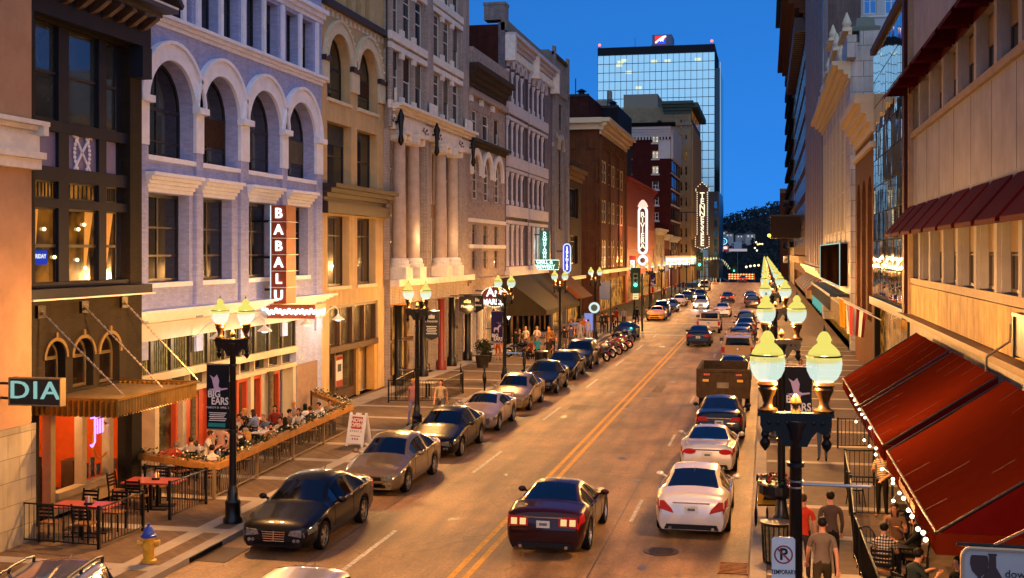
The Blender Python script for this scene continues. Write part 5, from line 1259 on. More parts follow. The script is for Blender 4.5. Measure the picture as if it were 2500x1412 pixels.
# --- small shopfronts before the tall stone block
for (nm, lab, xa, xb, yt, mt, tr) in (('brick_shop', 'narrow white framed shop building right of the red theatre', 1601, 1622, 560, M('pale_shop_wall', '#a89a88', .7, nz=.1), 1), ('gabled_shop', 'small red brown shop building with pale curved parapet', 1622, 1634, 575, M('red_brown_shop', '#7a3a28', .8, nz=.15), 1), ('columned_shop', 'small white fronted shop building against the tall stone block', 1634, 1654, 580, M('greyish_shop', '#8a8078', .7, nz=.1), 1)):
    Ya, Yb = pX(xa, 600, X_)[0], pX(xb, 600, X_)[0]
    f = Fac(nm, lab, 'L', X_, Ya, Yb, pX(xa, yt, X_)[1], 14, mt, thick=.3)
    n = 3; ww = f.W/n
    for k in range(n): f.win(ww*k+.8, ww*(k+1)-.8, 6.2, f.top-2.5, False, .3, fr=FR_WHT, mull=1, fw=.3, pane=LIT_WHITE if k == 1 else GLASS)
    f.cornice('cornice', FR_WHT, 0, f.W, f.top-.9, f.top+.2, .8, 3); f.hole(1, f.W-1, .12, 3.4); MB().poly([(1, .25, .12), (f.W-1, .25, .12), (f.W-1, .25, 3.4), (1, .25, 3.4)]).build('pane', LIT_SHOP, f.e); f.done()
e = empty('theatre_marquee', (-18.6, 225.0, 4.6), 0, 'bright white theatre marquee canopy glowing over the far pavement', 'marquee')
MB().box(0, 4.6, 0, 26, 0, 1.3).build('lightbox', EM('marquee_white', '#e6f4f2', 1.5), e); MB().box(-.1, 4.8, -.2, 26.2, 1.3, 1.7).build('roof', FR_WHT, e); point('marquee_light', e, (2, 12, -.6), 900, (.9, 1, .95), .5)

# --- dark red hotel block (front faces the camera)
Yh = 240.0
xa, xb = pY(1380, 500, Yh)[0], pY(1637, 500, Yh)[0]
f = Fac('red_hotel', 'dark red brick hotel block with white cornice and a column of lit windows', 'F', Yh, xa, xb, pY(1600, 303, Yh)[1], 26, REDB, thick=.4)
HW = M('white_hotel_trim', '#c4bdb4', .6, nz=.1)
for ri, y in enumerate((338, 377, 414, 452, 490, 528)):
    for ci, (a, b) in enumerate(((1527, 1541), (1592, 1608))):
        u0, v0 = f.uv(a, y+11); u1, v1 = f.uv(b, y-9)
        f.win(u0, u1, v0, v1, False, .2, fr=HW, mull=1, fw=.16, pane=LIT_WHITE if (ri, ci) in ((0, 1), (1, 1), (2, 1), (0, 0), (1, 0), (2, 0)) else GLASS); f.trim('sill', HW, u0-.2, u1+.2, v0-.3, v0-.004, .002, .2)
f.cornice('cornice', HW, 0, f.W, f.top-2.6, f.top-.6, 1.0, 4, .2); f.dentils('cornice_bracket', HW, 0, f.W, f.top-3.2, f.top-2.5, .5, 34); f.trim('cornice_cap', DARK, -.3, f.W+1, f.top-.59, f.top+.2, .0, 1.2)
f.trim('corner_panel', HW, f.W-2.4, f.W-.02, f.top-7, f.top-3.2, .002, .1)
f.part('street_face_trim', HW).box(f.W+.002, f.W+.5, .5, 25, f.top-7, f.top-.6); m = f.part('street_window_band', HW)
for k in range(5): m.box(f.W+.002, f.W+.25, 1, 25, f.top-10-k*3.2, f.top-9.7-k*3.2)
m = f.part('street_window', GLASS)
for k in range(7):
    for j in range(5): m.box(f.W+.002, f.W+.12, 2+j*4.6, 3.6+j*4.6, f.top-9.4-k*3.2, f.top-7.4-k*3.2)
f.done()
# --- tall tan stone block behind it
Yt = 278.0
xa, xb = pY(1440, 500, Yt)[0], pY(1687, 500, Yt)[0]
f = Fac('tall_stone_block', 'tall tan stone office block with green eaves rising behind the red hotel', 'F', Yt, xa, xb, pY(1640, 262, Yt)[1], 40, TANS, thick=.4)
for ri in range(10):
    for a, b in ((1562, 1572), (1604, 1616), (1660, 1666), (1672, 1678)):
        v1 = f.top-3-ri*3.6; u0 = f.uv(a, 300)[0]; u1 = f.uv(b, 300)[0]; f.win(u0, u1, v1-2.1, v1, False, .2, fr=TANS, mull=0, fw=.12, pane=LIT_AMBER if (ri*7+a) % 11 == 3 else GLASS)
f.cornice('eaves', GRE, f.uv(1622, 300)[0], f.W, f.top-1.5, f.top+1.2, 2.2, 4, .6); f.part('eaves', GRE).box(f.W, f.W+1.6, 0, 38, f.top-.2, f.top+1.0)
f.trim('string_course', TANS, 0, f.W+.3, f.top-4.3, f.top-3.7, .002, .4)
f.part('street_pier', M('pale_tan_stone', '#a08a66', .8, nz=.1))
for k in range(9): f.part('street_pier', TANS).box(f.W+.002, f.W+.45, 1+k*4.3, 3+k*4.3, 10, f.top-4.5)
f.part('street_glass', LIT_GOLD)
for k in range(8):
    for j in range(9): f.part('street_glass', LIT_GOLD).box(f.W+.002, f.W+.1, 3.4+k*4.3, 4.9+k*4.3, 11+j*3.4, 13+j*3.4)
f.part('roof_house', M('grey_tan_plant_room', '#8a7f6d', .8, nz=.1)).box(f.uv(1515, 300)[0], f.uv(1600, 300)[0], 6, 20, f.top+.0, f.top+4.0)
f.part('roof_house', TANS).box(f.uv(1445, 300)[0], f.uv(1490, 300)[0], 4, 14, f.top+.0, f.top+2.6); f.part('roof_house', TANS).box(f.uv(1478, 300)[0], f.uv(1488, 300)[0], 3, 5, f.top+2.6, f.top+4.6)
f.done()
# --- brown blocks behind the brick block
for nm, lab, Yq, xa, xb, yt, mt in (('maroon_block', 'plain maroon brick block behind the cream corniced brick block', 185, 1340, 1437, 231, MAROONB), ('dark_block', 'dark navy flat roofed block between the maroon block and the hotel', 200, 1430, 1510, 259, M('dark_navy_wall', '#17181f', .6, nz=.15))):
    a, b = pY(xa, 300, Yq)[0], pY(xb, 300, Yq)[0]
    f = Fac(nm, lab, 'F', Yq, a, b, pY(xb, yt, Yq)[1], 20, mt, thick=.3)
    f.trim('coping', M('dark_coping', '#3a3532'), -.1, f.W+.1, f.top-.3, f.top+.1, .002, .15); f.part('roof_pipe', IRON).cyl((f.W*.6, 3, f.top), (f.W*.6, 3, f.top+3), .08); f.part('roof_vent', IRON).lathe([(.5, 0), (.5, .8), (.9, .9), (.2, 1.3)], 8, (f.W*.75, 3, f.top)); f.done()
# theatre sign with bulbs
Ys = 250.0
e = empty('theatre_blade_sign', (-16.0, Ys, 10), 0, 'tall dark theatre sign spelling TENNESSEE outlined by rows of bulbs', 'sign')
q = lambda x: pY(x, 600, Ys)[0]+16.0
zs = lambda y: zz(y, Ys, 1715)-10
x0, x1 = q(1702), q(1727); xw0, xw1 = q(1699), q(1731)
out = [(x0, zs(595)), (x0, zs(470)), (xw0, zs(466)), (xw0, zs(462)), (x0+.2, zs(455)), ((x0+x1)/2, zs(446)), (x1-.2, zs(455)), (xw1, zs(462)), (xw1, zs(466)), (x1, zs(470)), (x1, zs(572)), (x1+.35, zs(580)), (x1+.35, zs(602)), ((x0+x1)/2, zs(609)), (x0-.35, zs(602)), (x0-.35, zs(580)), (x0, zs(572))][1:]
MB().prism(out, 'y', 0, .8).build('panel', M('theatre_brown', '#2a130c', .5, emit='#3a1a0c', es=.3), e)
m = MB()
for i in range(len(out)):
    a = Vector(out[i]); b = Vector(out[(i+1) % len(out)]); n = max(1, int((b-a).length/.42))
    for k in range(n): c = a.lerp(b, k/n); m.sph((c.x, -.06, c.y), .1, 6, 4)
m.build('bulb_row', EM('cream_bulb', '#f5e0b0', 1.4), e)
for i, ch in enumerate('TENNESSEE'): text(ch, e, 'letters', EM('cream_letters', '#f4e6c0', 1.4), 1.65, ((x0+x1)/2, -.1, zs(478+i*14.6)), depth=.1, sx=.95, bold=.03)
MB().box(x0-7, x0, .3, .5, zs(520), zs(520)+.25).build('stay', IRON, e)

# --- glass tower
Yg = 400.0
xa, xb = pY(1460, 300, Yg)[0], pY(1745, 300, Yg)[0]
ztop = pY(1600, 113, Yg)[1]
e = empty('glass_tower', (xa, Yg, -4), 0, 'tall mirrored glass office tower with dark roof band', 'tower')
w = xb-xa; h = ztop+4
MB().box(0, w, 0, 34, 0, h).build('building_mass', DARK, e)
TG = M('teal_mirror_glass', '#bfe6e0', .3, .75)
t_ = TG.node_tree; tc_ = t_.nodes.new('ShaderNodeTexCoord'); nn = t_.nodes.new('ShaderNodeTexNoise'); nn.inputs['Scale'].default_value = .09; bp = t_.nodes.new('ShaderNodeBump'); bp.inputs['Strength'].default_value = .08; bp.inputs['Distance'].default_value = .3
t_.links.new(tc_.outputs['Object'], nn.inputs[0]); t_.links.new(nn.outputs[0], bp.inputs['Height']); t_.links.new(bp.outputs[0], t_.nodes['Principled BSDF'].inputs['Normal'])
o = MB().fb(0, w, 0, h-2.6, .05, .06).build('mirror_glass', TG, e, loc=(0, -3.6, 0)); o.rotation_euler[0] = R(-2.5)
m = MB(); nx_ = 20; nz2 = 26
for i in range(nx_+1): m.fb(w*i/nx_-.07, w*i/nx_+.07, 0, h-2.6, .06, .14)
for j in range(nz2+1): m.fb(0, w, (h-2.6)*j/nz2-.09, (h-2.6)*j/nz2+.09, .06, .16)
o = m.build('mullion_grid', M('dark_mullion', '#16282c', .5), e, loc=(0, -3.6, 0)); o.rotation_euler[0] = R(-2.5)
MB().fb(-.1, w+.1, h-2.6, h, .05, .3).build('roof_band', M('dark_roof_band', '#16181d', .6), e)
MB().box(w+.02, w+1.7, .4, 33, 0, h-8).build('side_fin', M('side_glass', '#14303c', .1, .6), e); MB().box(w+1.7, w+1.9, .2, .5, 0, h-6).build('edge_strip', EM('pale_edge_light', '#b8d8e0', .5), e)
m = MB()
for x, y in ((1515, 152), (1512, 160), (1524, 148), (1610, 128), (1597, 150), (1630, 149), (1704, 145), (1520, 119), (1535, 177), (1560, 215), (1605, 125)):
    a, z = pY(x, y, Yg); m.fb(a-xa-1.0, a-xa+1.0, z+4-.5, z+4+.5, .061, .075)
m.split('lit_ceiling', EM('office_glow', '#d8e6c8', .9), e)
for o in e.children:
    if o.name.startswith('lit_ceiling'): o.location = (0, -3.6, 0); o.rotation_euler[0] = R(-2.5)
sx0_, sz0_ = pY(1587, 107, Yg); sx1_, sz1_ = pY(1640, 78, Yg)
s = MB().box(sx0_-xa, sx1_-xa, 4, 16, h-.2, h+1.2).box(sx0_-xa+.3, sx1_-xa-.3, 4.5, 15, h+1.2, sz1_+4).build('sign_box', M('grey_sign_box', '#5d6478', .6), e)
lx0, lx1 = pY(1596, 90, Yg)[0]-xa, pY(1622, 90, Yg)[0]-xa; lz0, lz1 = h+1.4, sz1_+3.6
MB().fb(lx0, lx1, lz0, lz1, -4.45, -4.3).build('logo_red', EM('logo_red_light', '#d0303a', 1.2), s)
MB().prism([(lx0, lz0), (lx1, lz0), (lx1, lz0+1.6), (lx0+1.0, lz0+.9)], 'y', 4.2, 4.29).build('logo_blue', EM('logo_blue_light', '#2a48c8', 1.2), s)
m = MB(); pts = [(lx0+.2+(lx1-lx0)*t/8, 4.1, lz0+.4+(lz1-lz0)*.75*math.sin(t/8*1.5)) for t in range(9)]; m.tube(pts, .28, 6)
cxs, czs = lx0+(lx1-lx0)*.66, lz0+1.5
m.prism([(cxs+(1.0 if k % 2 == 0 else .42)*math.sin(k*math.pi/5), czs+(1.0 if k % 2 == 0 else .42)*math.cos(k*math.pi/5)) for k in range(10)], 'y', 4.05, 4.18); m.build('logo_star', EM('logo_white_light', '#f2f2ff', 1.5), s)
for x in (.4, w-1.0):
    o = MB().cyl((x, 1, h), (x, 1, h+1.0), .06).build('beacon_mast', IRON, e); MB().sph((x, 1, h+1.2), .45, 8, 6).build('beacon', EM('red_beacon', '#ff6a50', 2.5), o, True)
for x in (w*.3, w*.5, w*.56): MB().cyl((x, 8, h), (x, 8, h+4.5), .07).build('aerial', IRON, e)
# lower dark glass annex beside the theatre sign
a0, a1 = pY(1729, 500, 330.0)[0], pY(1755, 500, 330.0)[0]
f = Fac('dark_glass_annex', 'dark low glass block at the foot of the mirrored tower', 'F', 330.0, a0, a1, pY(1740, 468, 330.0)[1], 30, M('annex_dark', '#0d1418', .3, nz=.2), thick=.3)
for k in range(6): f.win(f.W*.55, f.W*.85, 6+k*2.6, 8+k*2.6, False, .1, mull=1, fw=.08, pane=M('blue_annex_glass', '#1d6a90', .1, .8))
f.done()
# ================================================================ VEHICLES
def interp(tab, t):
    if t <= tab[0][0]: return tab[0][1]
    for (a, va), (b, vb) in zip(tab[:-1], tab[1:]):
        if t <= b:
            k = (t-a)/(b-a) if b > a else 0
            return va+(vb-va)*k
    return tab[-1][1]
def smooth_tab(tab, r=.09):
    """round the corners of a profile"""
    lo, hi = tab[0][0], tab[-1][0]
    def fn(t):
        s = w = 0
        for k in (-1, -.5, 0, .5, 1):
            q = min(max(t+k*r, lo), hi); ww = 1-.6*abs(k); s += interp(tab, q)*ww; w += ww
        return s/w
    return fn
TYPES = {
 # length, width, wheel x positions from the nose, wheel radius, top profile, cabin (cowl, roof front, roof rear, tail deck), belt height, roof half width
 'sedan': dict(L=4.8, W=1.84, wh=(.9, 3.7), r=.33, top=[(0,.56),(.06,.66),(.25,.76),(.9,.90),(1.28,.99),(1.98,1.39),(2.35,1.475),(2.8,1.485),(3.2,1.45),(4.02,1.13),(4.25,1.11),(4.62,1.09),(4.76,.98),(4.8,.62)], cab=(1.3, 2.02, 3.2, 4.06), belt=[(0,.6),(1.3,.9),(3.9,1.0),(4.8,.93)], rw=.6),
 'coupe': dict(L=4.5, W=1.8, wh=(.88, 3.48), r=.34, top=[(0,.54),(.06,.62),(.3,.74),(1.0,.88),(1.4,.95),(2.15,1.28),(2.5,1.33),(2.8,1.31),(3.75,1.02),(4.2,.98),(4.42,.96),(4.48,.85),(4.5,.56)], cab=(1.45, 2.18, 2.85, 3.78), belt=[(0,.56),(1.4,.84),(3.6,.95),(4.5,.86)], rw=.55),
 'muscle': dict(L=4.78, W=1.9, wh=(.95, 3.7), r=.35, top=[(0,.6),(.05,.72),(.25,.82),(1.2,.96),(1.55,1.0),(2.2,1.36),(2.6,1.43),(3.05,1.41),(3.9,1.12),(4.55,1.08),(4.7,1.04),(4.76,.95),(4.78,.6)], cab=(1.6, 2.28, 3.05, 3.86), belt=[(0,.64),(1.4,.9),(3.7,.99),(4.78,.98)], rw=.56),
 'suv': dict(L=4.6, W=1.84, wh=(.88, 3.55), r=.36, top=[(0,.64),(.06,.78),(.2,.92),(.9,1.05),(1.15,1.1),(1.8,1.58),(2.2,1.68),(3.8,1.66),(4.15,1.6),(4.5,1.1),(4.58,.9),(4.6,.65)], cab=(1.2, 1.85, 4.1, 4.5), belt=[(0,.66),(1.2,1.0),(4.4,1.05),(4.6,.95)], rw=.64),
}
_cars = {}
def car_meshes(ty):
    if ty in _cars: return _cars[ty]
    T = TYPES[ty]; L, W, r = T['L'], T['W'], T['r']; hw = W/2
    top = smooth_tab(T['top']); belt = smooth_tab(T['belt'], .2)
    c0, c1, c2, c3 = T['cab']
    ts = sorted({0, .03, .07, .12, .2, .3, .42, L-.03, L-.07, L-.13, L-.22, L-.35, c0, c1, c2, c3, *[round(.55+i*.16, 3) for i in range(int((L-1)/.16))], *[w+d for w in T['wh'] for d in (-.40, -.36, -.3, -.22, -.12, 0, .12, .22, .3, .36, .40)]})
    ts = [t for k, t in enumerate(ts) if k == 0 or t-ts[k-1] > .012]
    plan = smooth_tab([(0, .74), (.06, .84), (.25, .95), (.8, 1.0), (L-.9, 1.0), (L-.25, .95), (L-.06, .88), (L, .82)], .05)
    def ring(t):
        w = hw*plan(t); zt = top(t); zb0 = .22
        zb = zb0; zr = .22
        for q in T['wh']:
            d = abs(t-q); R_ = r+.055
            if d < R_: zb = max(zb, r-.02+math.sqrt(R_*R_-d*d))
        incab = c0 < t < c3
        zbl = min(belt(t), zt-(.02 if incab else .075))
        k = 0 if not incab else min(1, (zt-zbl)/.42)
        xr = (w-.10)*(1-k)+T['rw']*k          # roof edge half width
        zc = zt-.075 if incab else zt-.062
        zl = zb+max(.05, (zbl-zb)*.25)
        return [(0, zb0+.01 if zb == zb0 else zb, 0), (w*.9, zb, 0), (w*.985, zl, 0), (w, max(zl+.02, (zb+zbl)*.5+.04), 0), (w*.975, zbl-.02, 0), (w*.955, zbl+.012, 0),
                (xr+(w*.945-xr)*.10, zbl+(zc-zbl)*.9, 0), (xr*.965, zc+.02, 0), (xr*.86, zt-.024, 0), (xr*.5, zt+.008, 0), (0, zt+.022, 0)]
    parts = {k: MB() for k in ('body', 'windshield', 'rear_window', 'side_window_l', 'side_window_r')}
    rows = [ring(t) for t in ts]; nr = len(rows[0])
    def Y(t): return L/2-t
    for i in range(len(ts)-1):
        t0, t1 = ts[i], ts[i+1]; tm = (t0+t1)/2
        for j in range(nr-1):
            for sg in (1, -1):
                q = []
                for rr, t in ((rows[i], t0), (rows[i+1], t1)):
                    for jj in (j, j+1): q.append((sg*rr[jj][0], Y(t), rr[jj][1]))
                q = [q[0], q[1], q[3], q[2]]
                if sg > 0: q = q[::-1]
                key = 'body'
                hgt = rows[i][6][1]-rows[i][5][1]; hgt1 = rows[i+1][6][1]-rows[i+1][5][1]
                if j in (8, 9) and c0+.06 <= tm < c1-.02: key = 'windshield'
                elif j in (8, 9) and c2+.03 < tm < c3-.05: key = 'rear_window'
                elif j == 5 and c0+.3 < tm < c3-.3 and min(hgt, hgt1) > .1 and not (abs(tm-(c0*.42+c3*.58)) < .06): key = 'side_window_'+('l' if sg < 0 else 'r')
                parts[key].add(q, [(0,1,2,3)])
    for i, rev in ((0, False), (len(ts)-1, True)):
        rr = rows[i]; p = [(a[0], Y(ts[i]), a[1]) for a in rr[1:]]+[(-a[0], Y(ts[i]), a[1]) for a in rr[-2:0:-1]]
        parts['body'].poly(p if rev else p[::-1])
    out = {}
    for k, mb in parts.items():
        me = mb.mesh(k, [], False)
        import bmesh
        bm = bmesh.new(); bm.from_mesh(me); bmesh.ops.remove_doubles(bm, verts=bm.verts, dist=.0008); bmesh.ops.recalc_face_normals(bm, faces=bm.faces) if k == 'body' else None
        for f_ in bm.faces: f_.smooth = True
        bm.to_mesh(me); bm.free()
        me.set_sharp_from_angle(angle=R(38)); out[k] = me
    # wheels
    tm_ = MB(); pr = [(r-.09, -.1), (r-.02, -.105), (r, -.07), (r, .07), (r-.02, .105), (r-.09, .1)]
    vs = []; n = 24
    for rr, z in pr:
        for i in range(n): a = 2*math.pi*i/n; vs.append((z, rr*math.cos(a), rr*math.sin(a)))
    tm_.add(vs, [(j*n+i, j*n+(i+1) % n, (j+1)*n+(i+1) % n, (j+1)*n+i) for j in range(5) for i in range(n)])
    out['tyre'] = tm_.mesh('wheel', RUBBER, True)
    rm = MB(); rm.cyl((-.02, 0, 0), (.0, 0, 0), r-.095, None, 20, True, 1)
    for k in range(10):
        a = 2*math.pi*k/10+(.12 if k % 2 else -.12); ca, sa = math.cos(a), math.sin(a)
        rm.add([(.085, -.02*sa, .02*ca), (.085, .02*sa, -.02*ca), (.07, (r-.1)*ca+.025*sa, (r-.1)*sa-.025*ca), (.07, (r-.1)*ca-.025*sa, (r-.1)*sa+.025*ca), (.0, -.02*sa, .02*ca), (.0, .02*sa, -.02*ca), (.0, (r-.1)*ca+.025*sa, (r-.1)*sa-.025*ca), (.0, (r-.1)*ca-.025*sa, (r-.1)*sa+.025*ca)], [(0,1,2,3), (0,3,7,4), (1,5,6,2), (2,6,7,3)])
    vs = []
    for rr, z in ((r-.1, .0), (r-.085, .095), (r-.11, .09)):
        for i in range(n): a = 2*math.pi*i/n; vs.append((z, rr*math.cos(a), rr*math.sin(a)))
    rm.add(vs, [(j*n+i, j*n+(i+1) % n, (j+1)*n+(i+1) % n, (j+1)*n+i) for j in range(2) for i in range(n)]); rm.cyl((.0, 0, 0), (.09, 0, 0), .06, .05, 10)
    out['rim'] = rm.mesh('rim', [M('alloy_wheel', '#a8a39a', .25, .9), DARK], False)
    _cars[ty] = out; T['ring'] = ring; T['ts'] = ts
    return out
CHROME = M('chrome', '#c8c4bc', .12, 1.0)
TAILRED = M('tail_lamp_red', '#8a0f0c', .15, spec=.8, emit='#8a0f0c', es=.12); TAILON = EM('tail_lamp_lit', '#ff2a1a', 2.0); TAILHOT = EM('tail_lamp_hot', '#e8c080', .9)
HEADCL = M('headlamp_glass', '#7c8286', .08, .5, spec=1.0, nz=.5, ns=14); HEADON = EM('headlamp_lit', '#eafcff', 30.0)
CARGL = M('car_glass', '#050608', .04, spec=1.0)
def paint(hexc, metal=.35):
    return M('car_paint_'+hexc.strip('#'), hexc, .3, metal if sum(srgb(hexc)) > .12 else 0.0, coat=1.0 if sum(srgb(hexc)) > .12 else .5, spec=.06)
def patch(T, t0, t1, s0, s1, sg, off, n=4):
    """a lamp-shaped piece hugging the body skin"""
    m = MB(); L = T['L']; vs = []
    def P(t, s):
        rr = T['ring'](t); j = int(s); k = s-j; a, b = rr[j], rr[min(j+1, len(rr)-1)]
        return (sg*(a[0]+(b[0]-a[0])*k+off), L/2-t, a[1]+(b[1]-a[1])*k)
    for i in range(n+1):
        for j in range(n+1): vs.append(P(t0+(t1-t0)*i/n, s0+(s1-s0)*j/n))
    f = [(i*(n+1)+j, i*(n+1)+j+1, (i+1)*(n+1)+j+1, (i+1)*(n+1)+j) for i in range(n) for j in range(n)]
    return m.add(vs, [q[::-1] for q in f] if sg > 0 else f)
def car(name, label, cat, ty, hexc, x, y, heading=0, group=None, lit=None, rear='std', front='std', brake=False, roofcol=None, z=0.0, plate=True, wing=False, rails=False, heads=False):
    """heading 0: nose points away from the camera (+Y); pi: nose faces the camera. y = position of the end nearest the camera"""
    T = TYPES[ty]; ms = car_meshes(ty); L, W, r = T['L'], T['W'], T['r']; hw = W/2
    e = empty(name, (x, y+L/2, ground(y)+z), heading, label, cat, group)
    pm = paint(hexc)
    for k, me in ms.items():
        if k in ('tyre', 'rim'): continue
        me2 = me.copy(); me2.materials.clear(); me2.materials.append(pm if k == 'body' else CARGL)
        obj('side_window' if k.startswith('side') else k, me2, e)
    for q in T['wh']:
        for sg in (1, -1):
            w = obj('wheel', ms['tyre'], e, (sg*(hw-.11), L/2-q, r)); o = obj('rim', ms['rim'], w)
            if sg < 0: o.scale = (-1, 1, 1)
    rg = T['ring']
    def xz(t, s):
        rr = rg(t); j = int(s); k = s-j; a, b = rr[j], rr[min(j+1, len(rr)-1)]; return a[0]+(b[0]-a[0])*k, a[1]+(b[1]-a[1])*k
    # lamps
    for sg in (1, -1):
        m = patch(T, .03, .5, 3.35, 4.9, sg, .006)
        zt = T['belt'][0][1]
        wf = rg(.0)[3][0]
        m.prism([(sg*wf*.98, zt-.14), (sg*wf*.52, zt-.10), (sg*wf*.58, zt+.0), (sg*wf*.96, zt+.035)], 'y', L/2-.02, L/2+.008)
        obj('headlight', m.mesh('headlight', HEADON if heads else HEADCL, True), e)
        m = patch(T, L-.42, L-.02, 3.5, 4.8, sg, .006); wb = rg(L)[3][0]; zb = T['belt'][-1][1]
        tm = TAILON if brake else TAILRED
        if rear == 'tri': pts = [(sg*wb*1.0, zb+.0), (sg*wb*1.0, zb-.2), (sg*wb*.56, zb-.3), (sg*wb*.62, zb-.19), (sg*wb*.86, zb+.0)]
        elif rear == 'oval': pts = [(sg*(wb*.74+.2*math.cos(a*math.pi/6)), zb-.1+.085*math.sin(a*math.pi/6)) for a in range(12)]
        elif rear == 'tall': pts = [(sg*wb*1.0, zb+.05), (sg*wb*1.0, zb-.32), (sg*wb*.82, zb-.32), (sg*wb*.84, zb+.05)]
        elif rear == 'bars': pts = [(sg*wb*1.0, zb-.03), (sg*wb*1.0, zb-.27), (sg*wb*.45, zb-.25), (sg*wb*.45, zb-.03)]
        else: pts = [(sg*wb*1.0, zb+.01), (sg*wb*1.0, zb-.16), (sg*wb*.5, zb-.14), (sg*wb*.58, zb+.0)]
        m.prism(pts, 'y', -L/2-.012, -L/2+.05)
        o = obj('taillight', m.mesh('taillight', tm, False), e)
        if rear == 'bars':
            b = MB()
            for k in range(2): q = sg*wb*(.6+.26*k); b.prism([(q-.07, zb-.22), (q+.07, zb-.22), (q+.075, zb-.07), (q-.065, zb-.07)], 'y', -L/2-.02, -L/2-.013)
            b.build('lamp_bar', TAILHOT, o)
        # door mirror
        my = L/2-T['cab'][0]-.42; bz = interp(T['belt'], T['cab'][0]+.3)
        m = MB(); m.sph((sg*(hw+.1), my, bz+.1), (.11, .07, .075), 10, 6); m.cyl((sg*(hw-.06), my, bz+.04), (sg*(hw+.05), my, bz+.08), .03, .03, 6)
        obj('mirror', m.mesh('mirror', pm, True), e)
        # door seams, handles, chrome strip, sill
        m = MB()
        for q in (T['cab'][0]+.28, T['cab'][0]*.42+T['cab'][3]*.58-.02, T['cab'][3]-.45):
            pts = [xz(q, s) for s in (2.1, 3.0, 4.0, 4.7)]; m.tube([(sg*(a+.001), L/2-q, b) for a, b in pts], .006, 4)
        m.build('door_seam', DARK, e)
        m = MB()
        for q in (T['cab'][0]*.42+T['cab'][3]*.58-.2, T['cab'][3]-.6):
            a, b = xz(q, 4.3); m.box(sg*a, sg*(a+.03), L/2-q-.1, L/2-q+.1, b-.02, b+.015)
        m.split('door_handle', CHROME if front == 'chrome' else pm, e)
        q0, q1 = T['cab'][0]+.35, T['cab'][3]-.2
        m = MB(); pts = []
        for i in range(9): q = q0+(q1-q0)*i/8; a, b = xz(q, 4.95); pts.append((sg*(a+.004), L/2-q, b))
        m.tube(pts, .011, 4); m.build('window_trim', CHROME if front == 'chrome' else FR_BLK, e)
    wf = rg(0)[3][0]; zt = T['belt'][0][1]; yf = L/2
    g = MB()
    if front == 'wide':
        g.box(-wf*.5, wf*.5, yf-.03, yf+.01, zt-.13, zt-.03); g.box(-wf*.55, wf*.55, yf-.03, yf+.012, .3, .4)
        o = g.build('grille', DARK, e)
    elif front == 'waterfall':
        g.box(-wf*.5, wf*.5, yf-.03, yf+.006, zt-.2, zt-.0); o = g.build('grille', DARK, e); b = MB()
        for k in range(18): q = -wf*.48+wf*.96*k/17; b.box(q-.009, q+.009, yf, yf+.015, zt-.2, zt-.0)
        b.box(-.02, .02, yf, yf+.02, zt-.2, zt); b.build('grille_bar', CHROME, o)
    else:
        g.prism([(-wf*.42, zt-.0), (wf*.42, zt-.0), (wf*.36, zt-.24), (-wf*.36, zt-.24)], 'y', yf-.03, yf+.006); o = g.build('grille', DARK, e); b = MB()
        for k in range(5): b.box(-wf*(.41-.012*k), wf*(.41-.012*k), yf, yf+.014, zt-.02-.052*k-.018, zt-.02-.052*k)
        b.box(-.012, .012, yf, yf+.016, zt-.24, zt); b.build('grille_bar', CHROME if front != 'dark' else M('dull_grille', '#3a3835', .4, .5), o)
    b = MB(); b.box(-wf*.7, wf*.7, yf-.02, yf+.012, .27, .36); 
    b.build('lower_intake', DARK, e)
    b = MB()
    for sg in (1, -1):
        for k in (0, 1): b.cyl((sg*wf*(.72+.14*k), yf-.03, .38), (sg*wf*(.72+.14*k), yf+.012, .38), .042, None, 10)
    b.build('fog_lamp', HEADCL, e)
    if plate:
        zb = T['belt'][-1][1]-.2; yb = -L/2
        p = MB().box(-.155, .155, yb-.022, yb-.002, zb-.08, zb+.08).build('license_plate', M('plate_white', '#b8b6ac', .5, nz=.2, ns=30), e)
        MB().box(-.09, .09, yb-.026, yb-.0225, zb-.03, zb+.03).build('plate_band', M('plate_ink', '#5d6470', .6, nz=.6, ns=60), p)
    zb = T['belt'][-1][1]
    b = MB().box(-.45, .45, -L/2-.014, -L/2+.02, zb-.06, zb-.03); b.build('boot_trim', CHROME, e)
    b = MB(); b.prism([(-W*.36, .24), (W*.36, .24), (W*.33, .36), (-W*.33, .36)], 'y', -L/2-.008, -L/2+.05); b.build('rear_diffuser', M('dark_plastic', '#17161a', .6), e)
    b = MB()
    for sg in (1, -1): b.cyl((sg*W*.28, -L/2-.03, .27), (sg*W*.28, -L/2+.1, .27), .04, None, 10)
    b.build('exhaust', CHROME, e)
    b = MB(); b.prism([(T['rw']*.05, 0), (.03, .0), (0, .09)], 'y', L/2-T['cab'][2]-.1, L/2-T['cab'][2]-.02); 
    for i in range(len(b.v)): v = b.v[i]; b.v[i] = (v[0]-.015, v[1], v[2]+interp(T['top'], T['cab'][2])-.02)
    b.build('roof_aerial', pm, e)
    if wing:
        b = MB(); zd = interp(T['top'], L-.3); b.box(-W*.4, W*.4, -L/2+.12, -L/2+.3, zd+.1, zd+.14); b.box(-W*.36, -W*.33, -L/2+.15, -L/2+.27, zd-.03, zd+.1); b.box(W*.33, W*.36, -L/2+.15, -L/2+.27, zd-.03, zd+.1); b.build('boot_spoiler', pm, e)
